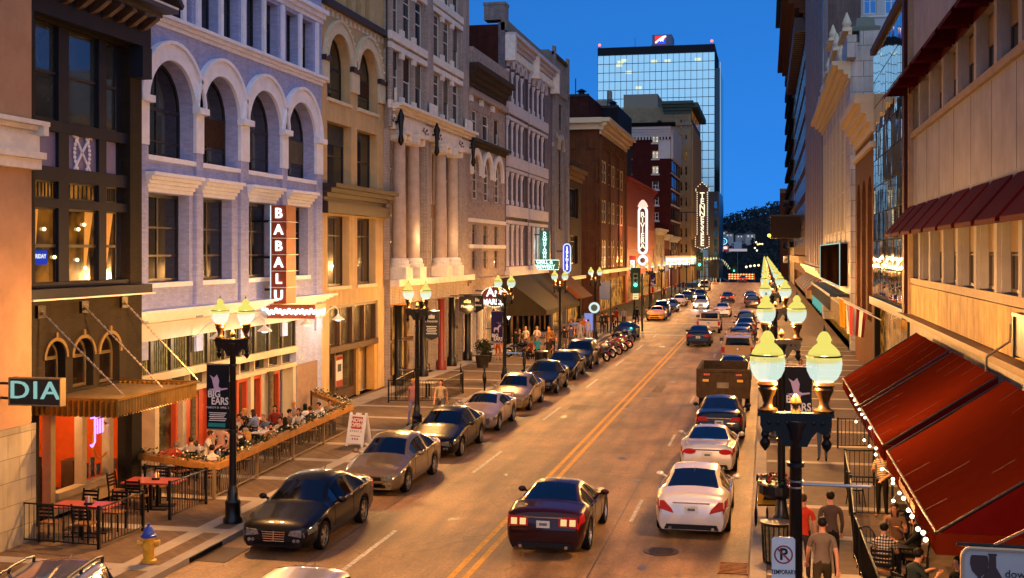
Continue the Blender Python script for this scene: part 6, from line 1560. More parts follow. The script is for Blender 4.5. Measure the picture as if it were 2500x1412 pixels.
    if rails:
        for sg in (1, -1):
            pts = []
            for i in range(7): q = T['cab'][1]+.15+(T['cab'][2]-T['cab'][1]-.2)*i/6; pts.append((sg*(T['rw']-.04), L/2-q, interp(T['top'], q)+.05+.02*math.sin(i*math.pi/6)))
            b = MB(); b.tube(pts, .028, 6)
            for i in (0, 3, 6): b.cyl(pts[i], (pts[i][0], pts[i][1], pts[i][2]-.1), .03, .03, 6)
            b.build('roof_rail', FR_BLK, e)
    if heads:
        for sg in (1, -1): 
            l = point('headlamp_beam', e, (sg*.6, L/2+.5, .65), 90, (.85, .97, 1), .08)
    return e
PI = math.pi
GL = 'cars parked along the left kerb'; GR = 'cars parked along the right kerb'; GM = 'cars driving in the road'
XP = -11.12
car('parked_sedan', 'glossy black saloon with five bar chrome grille, nearest car at the left kerb', 'car', 'sedan', '#07080b', XP+.03, 25.55, PI, GL, front='chrome')
car('parked_sedan', 'bronze grey saloon parked right behind the nearest black saloon', 'car', 'sedan', '#5e503d', XP, 32.35, PI, GL, front='wide')
car('parked_sedan', 'black saloon with a chrome waterfall grille behind the bronze saloon', 'car', 'sedan', '#0b0a0c', XP, 38.6, PI, GL, front='waterfall')
car('parked_coupe', 'silver pink two door coupe parked between black and gold saloons', 'car', 'coupe', '#82736c', XP, 44.6, PI, GL, front='wide', wing=True)
car('parked_sedan', 'gold tan saloon with chrome bar grille behind the silver coupe', 'car', 'sedan', '#76603f', XP, 50.7, PI, GL)
car('parked_sedan', 'black saloon with green lit side glass behind the gold saloon', 'car', 'sedan', '#0a0b0e', XP+.1, 57.1, PI, GL, front='dark')
car('parked_sedan', 'black saloon with a bright bonnet edge, just before the small utility car', 'car', 'sedan', '#0d0c0d', XP, 63.6, PI, GL, front='chrome')
car('parked_suv', 'dark blue black compact utility car parked in front of the motorcycles', 'car', 'suv', '#0c1018', XP, 69.8, PI, GL, front='dark')
car('parked_coupe', 'low black roadster parked beyond the row of motorcycles', 'car', 'coupe', '#0b0b0c', XP, 94.0, PI, GL, front='chrome')
XQ = -1.72
car('parked_sedan', 'clean white saloon with angled red tail lamps, nearest car at the right kerb', 'car', 'sedan', '#b9b3ab', XQ-.08, 29.2, 0, GR, rear='tri', front='chrome')
car('parked_coupe', 'white sports coupe with round tail lamps between white and dark saloons', 'car', 'coupe', '#aea599', XQ-.1, 37.6, 0, GR, rear='oval', wing=True)
car('parked_sedan', 'dark blue black saloon parked behind the trailer and the sports coupe', 'car', 'sedan', '#0b0d16', XQ, 44.3, 0, GR, rear='std')
car('parked_sedan', 'dark saloon with red tail lamps parked just past the open trailer', 'car', 'sedan', '#1a1012', XQ, 62.5, 0, GR, rear='tall')
car('parked_suv', 'dark brown utility car parked beyond the tan pickup', 'car', 'suv', '#20140f', XQ-.1, 84, 0, GR, rear='tall', rails=True)
car('parked_sedan', 'dark saloon with faint red lamps two cars past the tan pickup', 'car', 'sedan', '#17110f', XQ, 92, 0, GR)
car('parked_sedan', 'dark red brown saloon with visible plate parked before the crossing', 'car', 'sedan', '#2a1512', XQ, 100, 0, GR, rear='tall')
car('parked_suv', 'dark utility car with red side lamp parked at the crossing on the right', 'car', 'suv', '#1c1113', XQ-.1, 108, 0, GR, rear='tall')
car('parked_suv', 'small dark hatch car with pale plate, farther of the right kerb pair', 'car', 'suv', '#1b1a1c', XQ, 152, 0, GR)
car('parked_suv', 'dark maroon utility car far along the right kerb near the amber lamps', 'car', 'suv', '#2a100e', XQ-.4, 164, 0, GR, rear='tall')
# moving away, right lane
car('muscle_car', 'dark red black fastback coupe with bright tail lamp bars driving in mid road', 'car', 'muscle', '#240807', -5.0, 26.7, 0, GM, rear='bars')
car('driving_sedan', 'dark green black saloon driving away behind the silver pickup', 'car', 'sedan', '#10130f', -4.95, 88.4, 0, GM, rear='std', wing=True)
car('driving_sedan', 'white saloon driving away with lit red lamps past the crossing', 'car', 'sedan', '#c2b4ac', -4.7, 129.5, 0, GM, brake=False)
car('driving_sedan', 'dark saloon with red lamps driving away beyond the white saloon', 'car', 'sedan', '#1c0d0f', -5.3, 165, 0, GM, brake=True)
car('driving_sedan', 'farthest car with glaring red brake lamps near the barrier', 'car', 'sedan', '#3a0c0a', -5.4, 279, 0, GM, brake=True)
# oncoming and far left kerb
car('oncoming_suv', 'pale oncoming utility car with dazzling headlamps before the crossing', 'car', 'suv', '#8a8478', -7.9, 146.5, PI, GM, heads=True)
car('oncoming_sedan', 'dark oncoming car with cold bright lamps behind the dazzling utility car', 'car', 'sedan', '#14181c', -9.7, 176, PI, GM, heads=True)
GF = 'cars parked along the far left kerb'
car('yellow_coupe', 'bright yellow muscle coupe with black slot grille at the far left kerb', 'car', 'muscle', '#c8901a', XP+.0, 121.2, PI, GF, front='wide')
car('parked_suv', 'black utility car parked behind the yellow coupe', 'car', 'suv', '#100f10', XP-.2, 129, PI, GF, front='dark', rails=True)
car('parked_sedan', 'dark grey saloon between the utility car and white saloon, far left kerb', 'car', 'sedan', '#3a3a3a', XP, 139, PI, GF)
car('parked_sedan', 'white saloon parked alone at the far left kerb past the utility car', 'car', 'sedan', '#b5ab98', XP, 154, PI, GF, front='dark')
car('parked_sedan', 'dark blue grey car parked past the white saloon, first of the far pair', 'car', 'sedan', '#1b2128', XP, 168, PI, GF)
car('parked_sedan', 'dark car at the end of the far left row before the pale pickup', 'car', 'sedan', '#22262a', XP, 180, PI, GF)
# bottom edge
car('silver_suv', 'silver grey estate car with black roof rails cut by the bottom edge', 'car', 'suv', '#6d6a72', -11.6, 14.7, R(192), None, rails=True)
car('white_suv', 'pale car crossing in the road, only its roof showing at the bottom edge', 'car', 'suv', '#9c9292', -7.6, 15.1, PI, None)
# pickups
def pickup(label, hexc, x, y, heading, group, cap=False, brake=False):
    L, W, r = 5.6, 1.98, .4; e = empty('pickup_truck', (x, y+L/2, ground(y)), heading, label, 'pickup truck', group); pm = paint(hexc)
    ms = car_meshes('suv')
    b = MB(); hw = W/2
    def prof(pts, x0, x1): b.prism(pts, 'x', x0, x1)
    b.box(-hw, hw, -L/2, -L/2+2.0, .52, 1.12); 
    cabp = [(-.82, .5), (2.75, .5), (2.8, .7), (2.74, 1.0), (1.5, 1.14), (1.05, 1.2), (.45, 1.8), (-.55, 1.84), (-.82, 1.7)]
    vs = []; 
    for (q, z) in cabp:
        w2 = hw-.02 if z < 1.25 else hw-.2
        vs += [(-w2, q, z), (w2, q, z)]
    n = len(cabp); b.add(vs, [(2*i, 2*i+1, 2*((i+1) % n)+1, 2*((i+1) % n)) for i in range(n)]+[tuple(2*i for i in range(n))[::-1], tuple(2*i+1 for i in range(n))])
    b.build('body', pm, e)
    MB().box(-hw+.1, hw-.1, -L/2+.08, -L/2+1.9, 1.121, 1.14).build('bed', M('dark_plastic', '#17161a', .6), e) if not cap else None
    b = MB(); b.box(-hw+.27, hw-.27, -.835, -.822, 1.22, 1.68); b.build('rear_window', CARGL, e); b = MB(); b.add([(-hw+.27, 1.06, 1.23), (hw-.27, 1.06, 1.23), (hw-.3, .5, 1.79), (-hw+.3, .5, 1.79)], [(0,1,2,3)]); b.build('windshield', CARGL, e)
    for sg in (1, -1):
        MB().add([(sg*(hw-.03), .9, 1.22), (sg*(hw-.03), -.6, 1.22), (sg*(hw-.175), -.5, 1.76), (sg*(hw-.175), .4, 1.76)], [(0,1,2,3)]).build('side_window', CARGL, e)
        MB().box(sg*(hw-.2), sg*(hw+.005), -L/2-.015, -L/2+.06, .72, 1.08).build('taillight', TAILON if brake else TAILRED, e); MB().box(sg*(hw-.45), sg*(hw-.0), L/2-.1, L/2+.012, .75, .95).build('headlight', HEADCL, e)
        MB().box(sg*hw, sg*(hw+.25), .75, .9, 1.2, 1.42).build('mirror', FR_BLK, e)
        for q in (1.75, -1.75): w = obj('wheel', ms['tyre'], e, (sg*(hw-.1), q, .37)); w.scale = (1.1, 1.1, 1.1); o = obj('rim', ms['rim'], w); o.scale = (sg, 1, 1)
    MB().box(-hw+.02, hw-.02, -L/2-.12, -L/2-.002, .48, .64).build('bumper', CHROME, e); p = MB().box(-.16, .16, -L/2-.135, -L/2-.122, .5, .62).build('license_plate', M('plate_white', '#b8b6ac'), e)
    MB().box(-hw+.22, hw-.22, -L/2-.012, -L/2-.001, .7, 1.08).build('tailgate', pm, e); MB().sph((0, -L/2-.015, .95), (.12, .02, .07), 10, 6).build('emblem', CHROME, e)
    MB().box(-hw+.2, hw-.2, L/2-.05, L/2+.01, .62, .95).build('grille', DARK, e)
    if cap:
        b = MB(); b.prism([(-hw+.02, 1.125), (hw-.02, 1.125), (hw-.2, 1.75), (-hw+.2, 1.75)], 'y', -L/2+.02, -.85); b.build('bed_canopy', pm, e)
        MB().prism([(-hw+.22, 1.2), (hw-.22, 1.2), (hw-.32, 1.66), (-hw+.32, 1.66)], 'y', -L/2, -L/2+.016).build('canopy_window', CARGL, e)
    return e
pickup('silver white pickup truck driving away in mid road, seen from behind', '#a89c94', -4.9, 103, 0, GM)
pickup('tan pickup truck with a canopied bed parked at the right kerb', '#9a7f5c', XQ-.05, 75.2, 0, GR, cap=True)
pickup('pale pickup truck facing us at the end of the far left kerb', '#8f8578', XP, 218, PI, GF)
# dump trailer
e = empty('dump_trailer', (XQ-.12, 51.6, 0), 0, 'rusty brown open dump trailer parked between dark saloons', 'trailer')
TRB = M('brown_trailer_steel', '#3a2d20', .6, .3, nz=.3, ns=4)
b = MB(); hw = 1.08; L = 4.6
b.box(-hw, -hw+.06, 0, L, .75, 1.95); b.box(hw-.06, hw, 0, L, .75, 1.95); b.box(-hw+.06, hw-.06, L-.06, L, .75, 1.95); b.box(-hw+.06, hw-.06, 0, .06, .75, 1.95); b.box(-hw+.06, hw-.06, .06, L-.06, .75, .82)
b.build('bed', TRB, e)
b = MB(); b.box(-hw-.04, hw+.04, -.05, .0, 1.87, 1.99); b.box(-hw-.04, -hw-.002, .0, L, 1.87, 1.99); b.box(hw+.002, hw+.04, .0, L, 1.87, 1.99)
for k in range(7): b.box(-hw-.05, -hw-.001, .1+k*.7, .2+k*.7, .8, 1.869); b.box(hw+.001, hw+.05, .1+k*.7, .2+k*.7, .8, 1.869)
b.build('rail', TRB, e)
for sg in (1, -1):
    b = MB(); b.box(sg*.55, sg*.8, -.06, -.002, 1.72, 1.79); b.build('marker_lamp', M('red_white_reflector', '#b84a3a', .4, nz=.5, ns=20), e); b = MB().box(sg*.6, sg*.85, -.04, -.003, 1.45, 1.55); b.build('reflector', M('amber_reflector', '#b8862c', .5), e)
    for q in (1.9, 2.7): w = obj('wheel', _cars['suv']['tyre'], e, (sg*(hw-.08), q, .36)); obj('rim', _cars['suv']['rim'], w).scale = (sg, 1, 1)
MB().box(-.25, .25, -.05, -.003, 1.18, 1.42).build('tailgate_plate', M('grey_plate', '#6a6256', .6, nz=.3), e); MB().box(-.8, .8, 0, L, .5, .74).build('chassis', IRON, e); MB().cyl((0, L, .55), (0, L+1.1, .5), .06).build('drawbar', IRON, e)

# ---------------------------------------------------------------- motorcycles
def motorcycle(label, x, y, rz, col, seat='#0c0c0c', lean=8):
    e = empty('motorcycle', (x, y, 0), rz, label, 'motorcycle', 'motorcycles parked in a row'); e.rotation_euler[1] = R(lean)
    pm = paint(col)
    for q, r in ((.76, .33), (-.72, .32)):
        m = MB(); n = 20; vs = []
        for rr, z in ((r-.1, -.05), (r-.02, -.06), (r, 0), (r-.02, .06), (r-.1, .05)):
            for i in range(n): a = 2*PI*i/n; vs.append((z, q+rr*math.cos(a), r+rr*math.sin(a)))
        m.add(vs, [(j*n+i, j*n+(i+1) % n, (j+1)*n+(i+1) % n, (j+1)*n+i) for j in range(4) for i in range(n)]); w = m.build('wheel', RUBBER, e, True)
        m = MB()
        for i in range(8): a = PI*i/8; m.cyl((0, q-(r-.1)*math.cos(a), r-(r-.1)*math.sin(a)), (0, q+(r-.1)*math.cos(a), r+(r-.1)*math.sin(a)), .012, None, 4)
        m.cyl((-.06, q, r), (.06, q, r), .07, None, 10); m.build('rim', CHROME, w)
        m = MB()
        for i in range(7):
            a0, a1 = R(20+20*i), R(40+20*i); m.add([(sx*.085, q+(r+.04)*math.cos(a), r+(r+.04)*math.sin(a)) for a in (a0, a1) for sx in (-1, 1)], [(0,1,3,2)])
        m.build('mudguard', pm, e, True)
    MB().sph((0, .18, .82), (.17, .33, .14), 12, 8).build('fuel_tank', pm, e, True); MB().sph((0, -.32, .74), (.17, .38, .08), 12, 7).build('saddle', M('black_leather', '#0c0c0c', .5), e, True)
    m = MB(); m.box(-.14, .14, -.2, .28, .25, .55); m.cyl((0, .1, .5), (0, .25, .75), .1, .09, 8); m.cyl((0, .0, .5), (0, -.12, .72), .1, .09, 8); m.build('engine', M('engine_metal', '#5a5854', .35, .9, nz=.3, ns=9), e)
    m = MB()
    for sx in (-.09, .09): m.cyl((sx, .76, .33), (sx, .5, .98), .03)
    m.build('front_fork', CHROME, e); m = MB().tube([(-.38, .28, 1.02), (-.3, .42, 1.06), (0, .5, 1.0), (.3, .42, 1.06), (.38, .28, 1.02)], .018); m.build('handlebar', CHROME, e)
    MB().sph((0, .62, .9), (.1, .1, .1), 10, 7).build('headlight', HEADCL, e, True); m = MB().cyl((.16, .2, .28), (.18, -.85, .3), .045, .055, 8); m.build('exhaust', CHROME, e)
    MB().box(-.06, .06, -1.02, -.98, .55, .64).build('taillight', TAILRED, e); m = MB().cyl((-.1, -.1, .3), (-.32, .0, .02), .018); m.build('kickstand', IRON, e)
    return e
for i, (px_, py_, c, lab) in enumerate(((1478, 885, '#6a0f10', 'red and black motorcycle right behind the utility car'), (1492, 876, '#b4aca0', 'white sports motorcycle with a bright fairing'), (1507, 869, '#4a1210', 'dark red motorcycle with chrome fork right of the white one'), (1520, 860, '#8e3a14', 'orange red motorcycle, second from the far end of the row'), (1531, 853, '#7a1414', 'shiny red motorcycle standing out farthest into the road'), (1537, 838, '#141416', 'black chrome motorcycle beside the low roadster'))):
    x, y = gz(px_, py_); motorcycle(lab, x-.55, y+.8, R(-128+i*3), c)
o = motorcycle('black motorcycle with chrome wheel on the pavement among the crowd', *gz(1268, 872, .12), R(-80), '#0e0e10', lean=5); o.location[2] = .12
if True: o['group'] = ''; del o['group']
# ================================================================ STREET LAMPS
GLB = GLOBE('frosted_globe', '#cfe2d2', '#d2c45e', .58, .24, .5)
GOLDB = M('gilded_bronze', '#4a351c', .35, .7, nz=.2, ns=9)
def lamp_proto():
    e = empty('street_lamp', (0, 0, 0))
    MB().lathe([(.25, 0), (.25, .1), (.2, .16), (.19, .48), (.215, .53), (.16, .6), (.125, .85), (.1, .95)], 16).build('base', IRON, e, True)
    m = MB().lathe([(.098, .94), (.095, 1.1), (.075, 4.3), (.1, 4.34), (.1, 4.42), (.13, 4.5), (.13, 4.56)], 12); m.lathe([(.12, 2.28), (.12, 2.36)], 12); m.lathe([(.11, 3.98), (.11, 4.03)], 12)
    m.build('pole', IRON, e, True)
    m = MB(); m.box(-.47, .47, -.1, .1, 4.62, 4.665); m.box(-.44, .44, -.075, .075, 4.5, 4.62)
    m.prism([(-.44, 4.5), (.44, 4.5), (.4, 4.42), (.33, 4.4), (.26, 4.43), (.2, 4.36), (.14, 4.24), (-.14, 4.24), (-.2, 4.36), (-.26, 4.43), (-.33, 4.4), (-.4, 4.42)], 'y', -.06, .06)
    for k in range(7): m.sph((-.33+.11*k, -.068, 4.54), (.035, .02, .035), 6, 5)
    for sg in (1, -1): m.lathe([(.01, 4.17), (.05, 4.22), (.075, 4.28), (.035, 4.33), (.06, 4.38), (.03, 4.45)], 10, (sg*.38, 0, 0))
    m.build('crossarm', IRONB, e, True)
    MB().lathe([(.07, 4.665), (.05, 4.7), (.035, 4.74), (.075, 4.79), (.06, 4.84), (.02, 4.9)], 10).build('finial', GOLDB, e, True)
    gm = MB().lathe([(.115, 0), (.17, .05), (.212, .14), (.224, .24), (.215, .31), (.20, .325)], 20); gm.lathe([(.205, .335), (.185, .39), (.125, .455), (.082, .49), (.085, .52), (.1, .53), (.085, .55), (.075, .58), (.045, .625), (.015, .64)], 20)
    gme = gm.mesh('globe', GLB, True)
    for sg in (1, -1):
        h = MB().lathe([(.12, 4.665), (.13, 4.7), (.075, 4.73), (.055, 4.78), (.075, 4.86), (.12, 4.96), (.11, 4.99), (.135, 5.02), (.12, 5.06)], 14, (sg*.35, 0, 0)).build('lamp_holder', GOLDB, e, True)
        g = obj('globe', gme, e, (sg*.35, 0, 5.06))
        m = MB().lathe([(.228, .318), (.232, .328), (.228, .338)], 20); m.cyl((0, 0, .64), (0, 0, .72), .022, .004, 6); m.build('band', IRONB, g)
    return e
LP = lamp_proto(); used = [False]
def place_lamp(x, y, z, label, group, w, two=True):
    o = LP if not used[0] else copy_tree(LP); used[0] = True
    o.location = (x, y, z+ground(y)); tag(o, label, 'street lamp', group)
    return o
lamps = []
LL = ['twin globe street lamp in front of the bronze canopy and patio, nearest on the left', 'twin globe street lamp where the couple walks, before the columned building', 'twin globe street lamp with purple deer banner by the round art sign', 'twin globe street lamp standing before the grill awning', 'twin globe street lamp at the edge of the roadster corner']
LR = ['nearest twin globe street lamp with the no parking sign on its post', 'twin globe street lamp with flower pots at its foot, second on the right', 'twin globe street lamp third along the right pavement', 'twin globe street lamp fourth along the right pavement']
ly = [28.1, 44.4, 60.2, 77.0, 93.5]+[122+16.2*i for i in range(20)]
ry = [15.5, 28.4, 44.2, 60.4, 76.8, 93]+[109+16.2*i for i in range(14)]
for i, y in enumerate(ly):
    lamps.append((place_lamp(-13.3, y, .12, LL[i] if i < len(LL) else 'twin globe street lamp in the long far row on the left', 'street lamps on the left pavement', 0), y, -13.3))
for i, y in enumerate(ry):
    lamps.append((place_lamp(.36-.002*max(0, y-15), y, .3, LR[i] if i < len(LR) else 'twin globe street lamp in the long far row on the right', 'street lamps on the right pavement', 0), y, .3))
for o, y, x in lamps:
    if y < 70:
        for sg in (1, -1): point('lamp_light', o, (sg*.35, 0, 5.32), LAMP_W, SODIUM, .1)
    elif y < 300: point('lamp_light', o, (.35, 0, 5.32), LAMP_W*2, SODIUM, .1)
# ---------------------------------------------------------------- banners
BAN = M('banner_black', '#14171c', .6, nz=.15, ns=3); BANP = M('banner_purple', '#251c44', .6, nz=.25, ns=3)
LPNK = M('banner_pink', '#b8a0b0', .6); LWH = M('banner_white', '#d2ccc0', .6); LTEAL = M('banner_teal', '#1f7d74', .6)
def banner(x, y, z, side, label, kind, w=.62, h=1.62):
    e = empty('street_banner', (x, y, z), 0, label, 'banner', 'festival banners on lamp posts'); x0 = .1 if side > 0 else -.1-w
    MB().box(x0, x0+w, -.012, .012, 0, h).build('cloth', BANP if kind == 'deer' else BAN, e)
    m = MB(); q = side*.11+side*w
    m.cyl((0, 0, h+.02), (q, 0, h+.02), .018).cyl((0, 0, -.02), (q, 0, -.02), .018); m.build('rod', STEEL, e)
    cx = x0+w/2; m = MB()
    if kind == 'deer':
        m.prism([(cx-.17, h*.44), (cx-.15, h*.35), (cx-.12, h*.35), (cx-.1, h*.43), (cx+.04, h*.43), (cx+.06, h*.34), (cx+.09, h*.34), (cx+.1, h*.46), (cx+.15, h*.53), (cx+.24, h*.54), (cx+.2, h*.58), (cx+.1, h*.57), (cx+.03, h*.5), (cx-.14, h*.5)], 'y', -.02, -.013)
        for a, b in (((cx+.14, h*.57), (cx+.08, h*.68)), ((cx+.1, h*.63), (cx-.02, h*.66)), ((cx+.17, h*.57), (cx+.22, h*.67))): m.cyl((a[0], -.016, a[1]), (b[0], -.016, b[1]), .008, None, 4)
    else:
        m.prism([(cx-.26, h*.62), (cx-.1, h*.63), (cx-.16, h*.78), (cx-.22, h*.84), (cx-.1, h*.8), (cx-.02, h*.85), (cx+.04, h*.76), (cx+.02, h*.66), (cx+.1, h*.635), (cx+.26, h*.645), (cx+.27, h*.625), (cx+.08, h*.6), (cx-.08, h*.58)], 'y', -.02, -.013)
    m.build('picture', LPNK, e)
    hb = h*(.19 if kind == 'deer' else .49)
    text('BIG', e, 'lettering', LWH, .24, (cx-.1, -.018, hb+.08), depth=.008, bold=.006, sx=.95); text('EARS', e, 'lettering', LWH, .26, (cx+.06, -.018, hb-.1), depth=.008, bold=.006, sx=.82)
    text('MARCH 31 APRIL 2', e, 'date', LWH, .075, (cx, -.018, hb-.26), depth=.006)
    if kind != 'deer':
        m = MB()
        for k in range(5): m.box(cx-.24+.02*(k % 2), cx+.24-.03*(k % 3), -.018, -.013, h*(.24-.03*k), h*(.253-.03*k))
        m.build('small_print', LWH, e); MB().box(x0+.04, x0+w-.1, -.017, -.0125, .04, .14).build('stripe', LTEAL, e)
    return e
zb = pY(548, 1047, 28.1)[1]
banner(-13.3, 28.1, zb, -1, 'black Big Ears banner with a pink flying bird on the nearest left lamp post', 'bird')
banner(-13.3, 60.2, pY(1215, 838, 60.2)[1], -1, 'purple Big Ears banner with a white deer on the third left lamp post', 'deer')
banner(.3, 28.4, 2.7, 1, 'black Big Ears banner with a pink bird half hidden behind the nearest right lamp', 'bird')
banner(-13.3, 138.2, 3.0, 1, 'purple banner on a far left lamp post near the green signal', 'deer')
e = empty('pennant_sign', (-13.3, 44.4, pY(1065, 830, 44.4)[1]), 0, 'black Phoenix pennant sign fixed to the lamp post beside the couple', 'sign')
w_ = .62; x0 = .28
MB().prism([(x0, .12), (x0+w_/2, -.02), (x0+w_, .12), (x0+w_, 1.1), (x0, 1.1)], 'y', -.02, .02).build('board', M('sign_black', '#0d0a09'), e)
text('Phoenix', e, 'heading', M('sign_cream', '#c9b48c'), .15, (x0+w_/2, -.026, .72)); m = MB()
for k in range(5): m.box(x0+.1+.03*(k % 2), x0+w_-.1-.03*(k % 2), -.026, -.021, .5-.07*k, .53-.07*k)
for k in range(5): m.prism([(x0+.19+.05*k, .82), (x0+.23+.05*k, .82), (x0+.23+.05*k, .95+.02*(2-abs(k-2))), (x0+.19+.05*k, .93+.02*(2-abs(k-2)))], 'y', -.026, -.021)
m.build('small_print', M('sign_cream', '#c9b48c'), e); MB().cyl((0, 0, 1.12), (x0+w_, 0, 1.12), .02).build('rod', STEEL, e)
for dz, s in ((2.2, 0), (3.35, 0)): pass
e = empty('banner_arm', (-13.3, 44.4, 2.4), 0, 'pair of bare steel banner rods on the lamp post beside the couple', 'banner rods'); MB().cyl((0, 0, 0), (-.72, 0, .02), .016).cyl((0, 0, 1.15), (-.72, 0, 1.17), .016).build('rods', STEEL, e)
e = empty('banner_arm', (.36, 15.5, pY(1953, 1182, 15.5)[1]), 0, 'bare steel banner rod on the nearest right lamp post', 'banner rod'); MB().cyl((0, 0, 0), (.92, 0, 0), .02).build('rod', STEEL, e); MB().lathe([(.092, -.05), (.092, -.03)], 12).lathe([(.092, .03), (.092, .05)], 12).build('clamp', STEEL, e)
# no-parking sign
zt = pY(1940, 1312, 15.3)[1]
e = empty('no_parking_sign', (.36, 15.36, zt-1.0), R(8), 'white temporary no parking sign strapped to the nearest right lamp post', 'sign')
MB().prism([(-.31, .03), (-.28, 0), (-.05, 0), (-.02, .03), (-.02, .97), (-.05, 1), (-.28, 1), (-.31, .97)], 'y', -.06, -.05).build('plate', M('sign_plate_white', '#c9c4ba', .4, nz=.05), e)
m = MB(); c = (-.165, .78); n = 24
for i in range(n):
    t0, t1 = 2*PI*i/n, 2*PI*(i+1)/n; m.add([(c[0]+r*math.cos(t), -.0625, c[1]+r*1.0*math.sin(t)) for t, r in ((t0, .118), (t0, .098), (t1, .098), (t1, .118))], [(0,3,2,1)])
m.prism([(c[0]-.078, c[1]+.062), (c[0]-.062, c[1]+.078), (c[0]+.078, c[1]-.062), (c[0]+.062, c[1]-.078)], 'y', -.0668, -.0665); m.build('red_ring', M('sign_red', '#8e1f18'), e)
INK = M('sign_black', '#0d0a09')
text('P', e, 'letter', INK, .2, (c[0], -.0628, c[1]), depth=.003, bold=.006); text('TEMPORARY', e, 'lettering', INK, .075, (c[0], -.0628, .56), depth=.003, sx=.72, bold=.002); text('NO\nPARKING', e, 'lettering', INK, .09, (c[0], -.0628, .34), depth=.003, sx=.75, bold=.002)

# ---------------------------------------------------------------- hydrant, fences, tables, chairs
e = empty('fire_hydrant', (-13.42, 24.1, .12), R(20), 'yellow fire hydrant with a blue cap on the left pavement', 'fire hydrant')
YEL = M('hydrant_yellow', '#c8951f', .45, nz=.12, ns=6); BLU = M('hydrant_blue', '#1f3f94', .35)
m = MB().lathe([(.17, 0), (.17, .05), (.125, .07), (.12, .5), (.135, .52), (.135, .56)], 16); m.cyl((-.2, 0, .42), (.2, 0, .42), .055, None, 10); m.cyl((0, -.2, .4), (0, 0, .4), .075, None, 12); m.cyl((.2, 0, .42), (.24, 0, .42), .07, None, 8); m.cyl((-.24, 0, .42), (-.2, 0, .42), .07, None, 8); m.cyl((0, -.24, .4), (0, -.2, .4), .09, None, 8); m.build('body', YEL, e, True)
MB().lathe([(.175, .56), (.18, .6), (.13, .62), (.12, .7), (.07, .78), (.03, .8), (.03, .86)], 16).build('cap', BLU, e, True)
def railing(name, label, pts, z, h=.95, mat=IRON, group=None, gap=.13, post=.03, cat='railing', toprail=.022):
    p0 = Vector((*pts[0], 0)); e = empty(name, (pts[0][0], pts[0][1], z), 0, label, cat, group)
    P = [Vector((a-pts[0][0], b-pts[0][1], 0)) for a, b in pts]
    m = MB(); b = MB()
    for a, c in zip(P[:-1], P[1:]):
        m.cyl((a.x, a.y, h), (c.x, c.y, h), toprail, None, 6); m.cyl((a.x, a.y, .1), (c.x, c.y, .1), .016, None, 6)
        n = max(2, int((c-a).length/gap))
        for i in range(1, n): q = a.lerp(c, i/n); b.cyl((q.x, q.y, .1), (q.x, q.y, h), .010, None, 5)
    m.split('rail', mat, e); b.build('balusters', mat, e)
    for a in P: MB().box(a.x-post, a.x+post, a.y-post, a.y+post, 0, h+.06).build('post', mat, e)
    return e
railing('patio_railing', 'black iron railing round the red table at the left edge', [(-17.3, 25.05), (-15.12, 24.88), (-15.05, 26.75)], .12)
railing('patio_railing', 'black iron railing between the red tables and the flower planter', [(-15.0, 28.0), (-14.96, 29.95), (-16.9, 30.15)], .12)
TBR = M('red_table_top', '#8e3a34', .35, nz=.08); WCH = M('honey_wood', '#7a4d22', .5, nz=.2, ns=6)
def table(label, x, y, z, w, d, h=.75, top=TBR, group=None, rz=0):
    e = empty('dining_table', (x, y, z), rz, label, 'table', group)
    MB().box(-w/2, w/2, -d/2, d/2, h-.04, h).build('table_top', top, e)
    MB().box(-.04, .04, -d*.3, -d*.3+.07, .03, h-.041).box(-w*.3, w*.3, -d*.3-.01, -d*.3+.08, 0, .03).build('leg', IRON, e); MB().box(-.04, .04, d*.3-.07, d*.3, .03, h-.041).box(-w*.3, w*.3, d*.3-.08, d*.3+.01, 0, .03).build('leg', IRON, e); return e
def chair_proto():
    e = empty('slat_chair', (0, 0, 0))
    MB().box(-.21, .21, -.2, .22, .43, .47).build('seat', WCH, e)
    for sx in (-1, 1):
        MB().box(sx*.2-.018, sx*.2+.018, -.2, -.165, 0, .43).build('leg', IRONB, e); MB().prism([(.19, 0), (.225, 0), (.225, .45), (.29, .95), (.26, .95), (.19, .45)], 'x', sx*.2-.018, sx*.2+.018).build('leg', IRONB, e)
    m = MB()
    for k in range(4): m.box(-.182, .182, .225+.012*k, .245+.012*k, .58+.09*k, .63+.09*k)
    m.build('backrest', IRONB, e); return e
CP = chair_proto(); cu = [False]
def chair(x, y, z, rz, label, group='slat chairs'):
    o = CP if not cu[0] else copy_tree(CP); cu[0] = True; o.location = (x, y, z); o.rotation_euler[2] = rz; tag(o, label, 'chair', group); return o
tx, ty = gz(235, 1240, .87); tx2, ty2 = gz(378, 1172, .87)
tx, ty = -16.2, 26.05; tx2, ty2 = -16.1, 29.2
table('red topped table inside the railing at the left edge', tx, ty, .12, 1.5, .8, rz=R(5), group='red tables outside the slate restaurant'); table('red topped table nearest the flower planter corner', tx2, ty2, .12, 1.5, .85, rz=R(5), group='red tables outside the slate restaurant')
for (x, y, rz, lb) in ((tx-.5, ty-.62, PI, 'slat chair at the front left of the edge table'), (tx+.4, ty-.62, PI, 'slat chair at the front right of the edge table'), (tx+.4, ty+.65, 0, 'slat chair behind the edge table, right'), (tx-.4, ty+.65, 0, 'slat chair behind the edge table, left'), (tx2-.95, ty2-.1, PI/2, 'slat chair at the left end of the second red table'), (tx2-.3, ty2+.7, 0, 'slat chair behind the second red table'), (tx2-.1, ty2-.68, PI, 'slat chair before the second red table')): chair(x, y, .12, rz, lb)
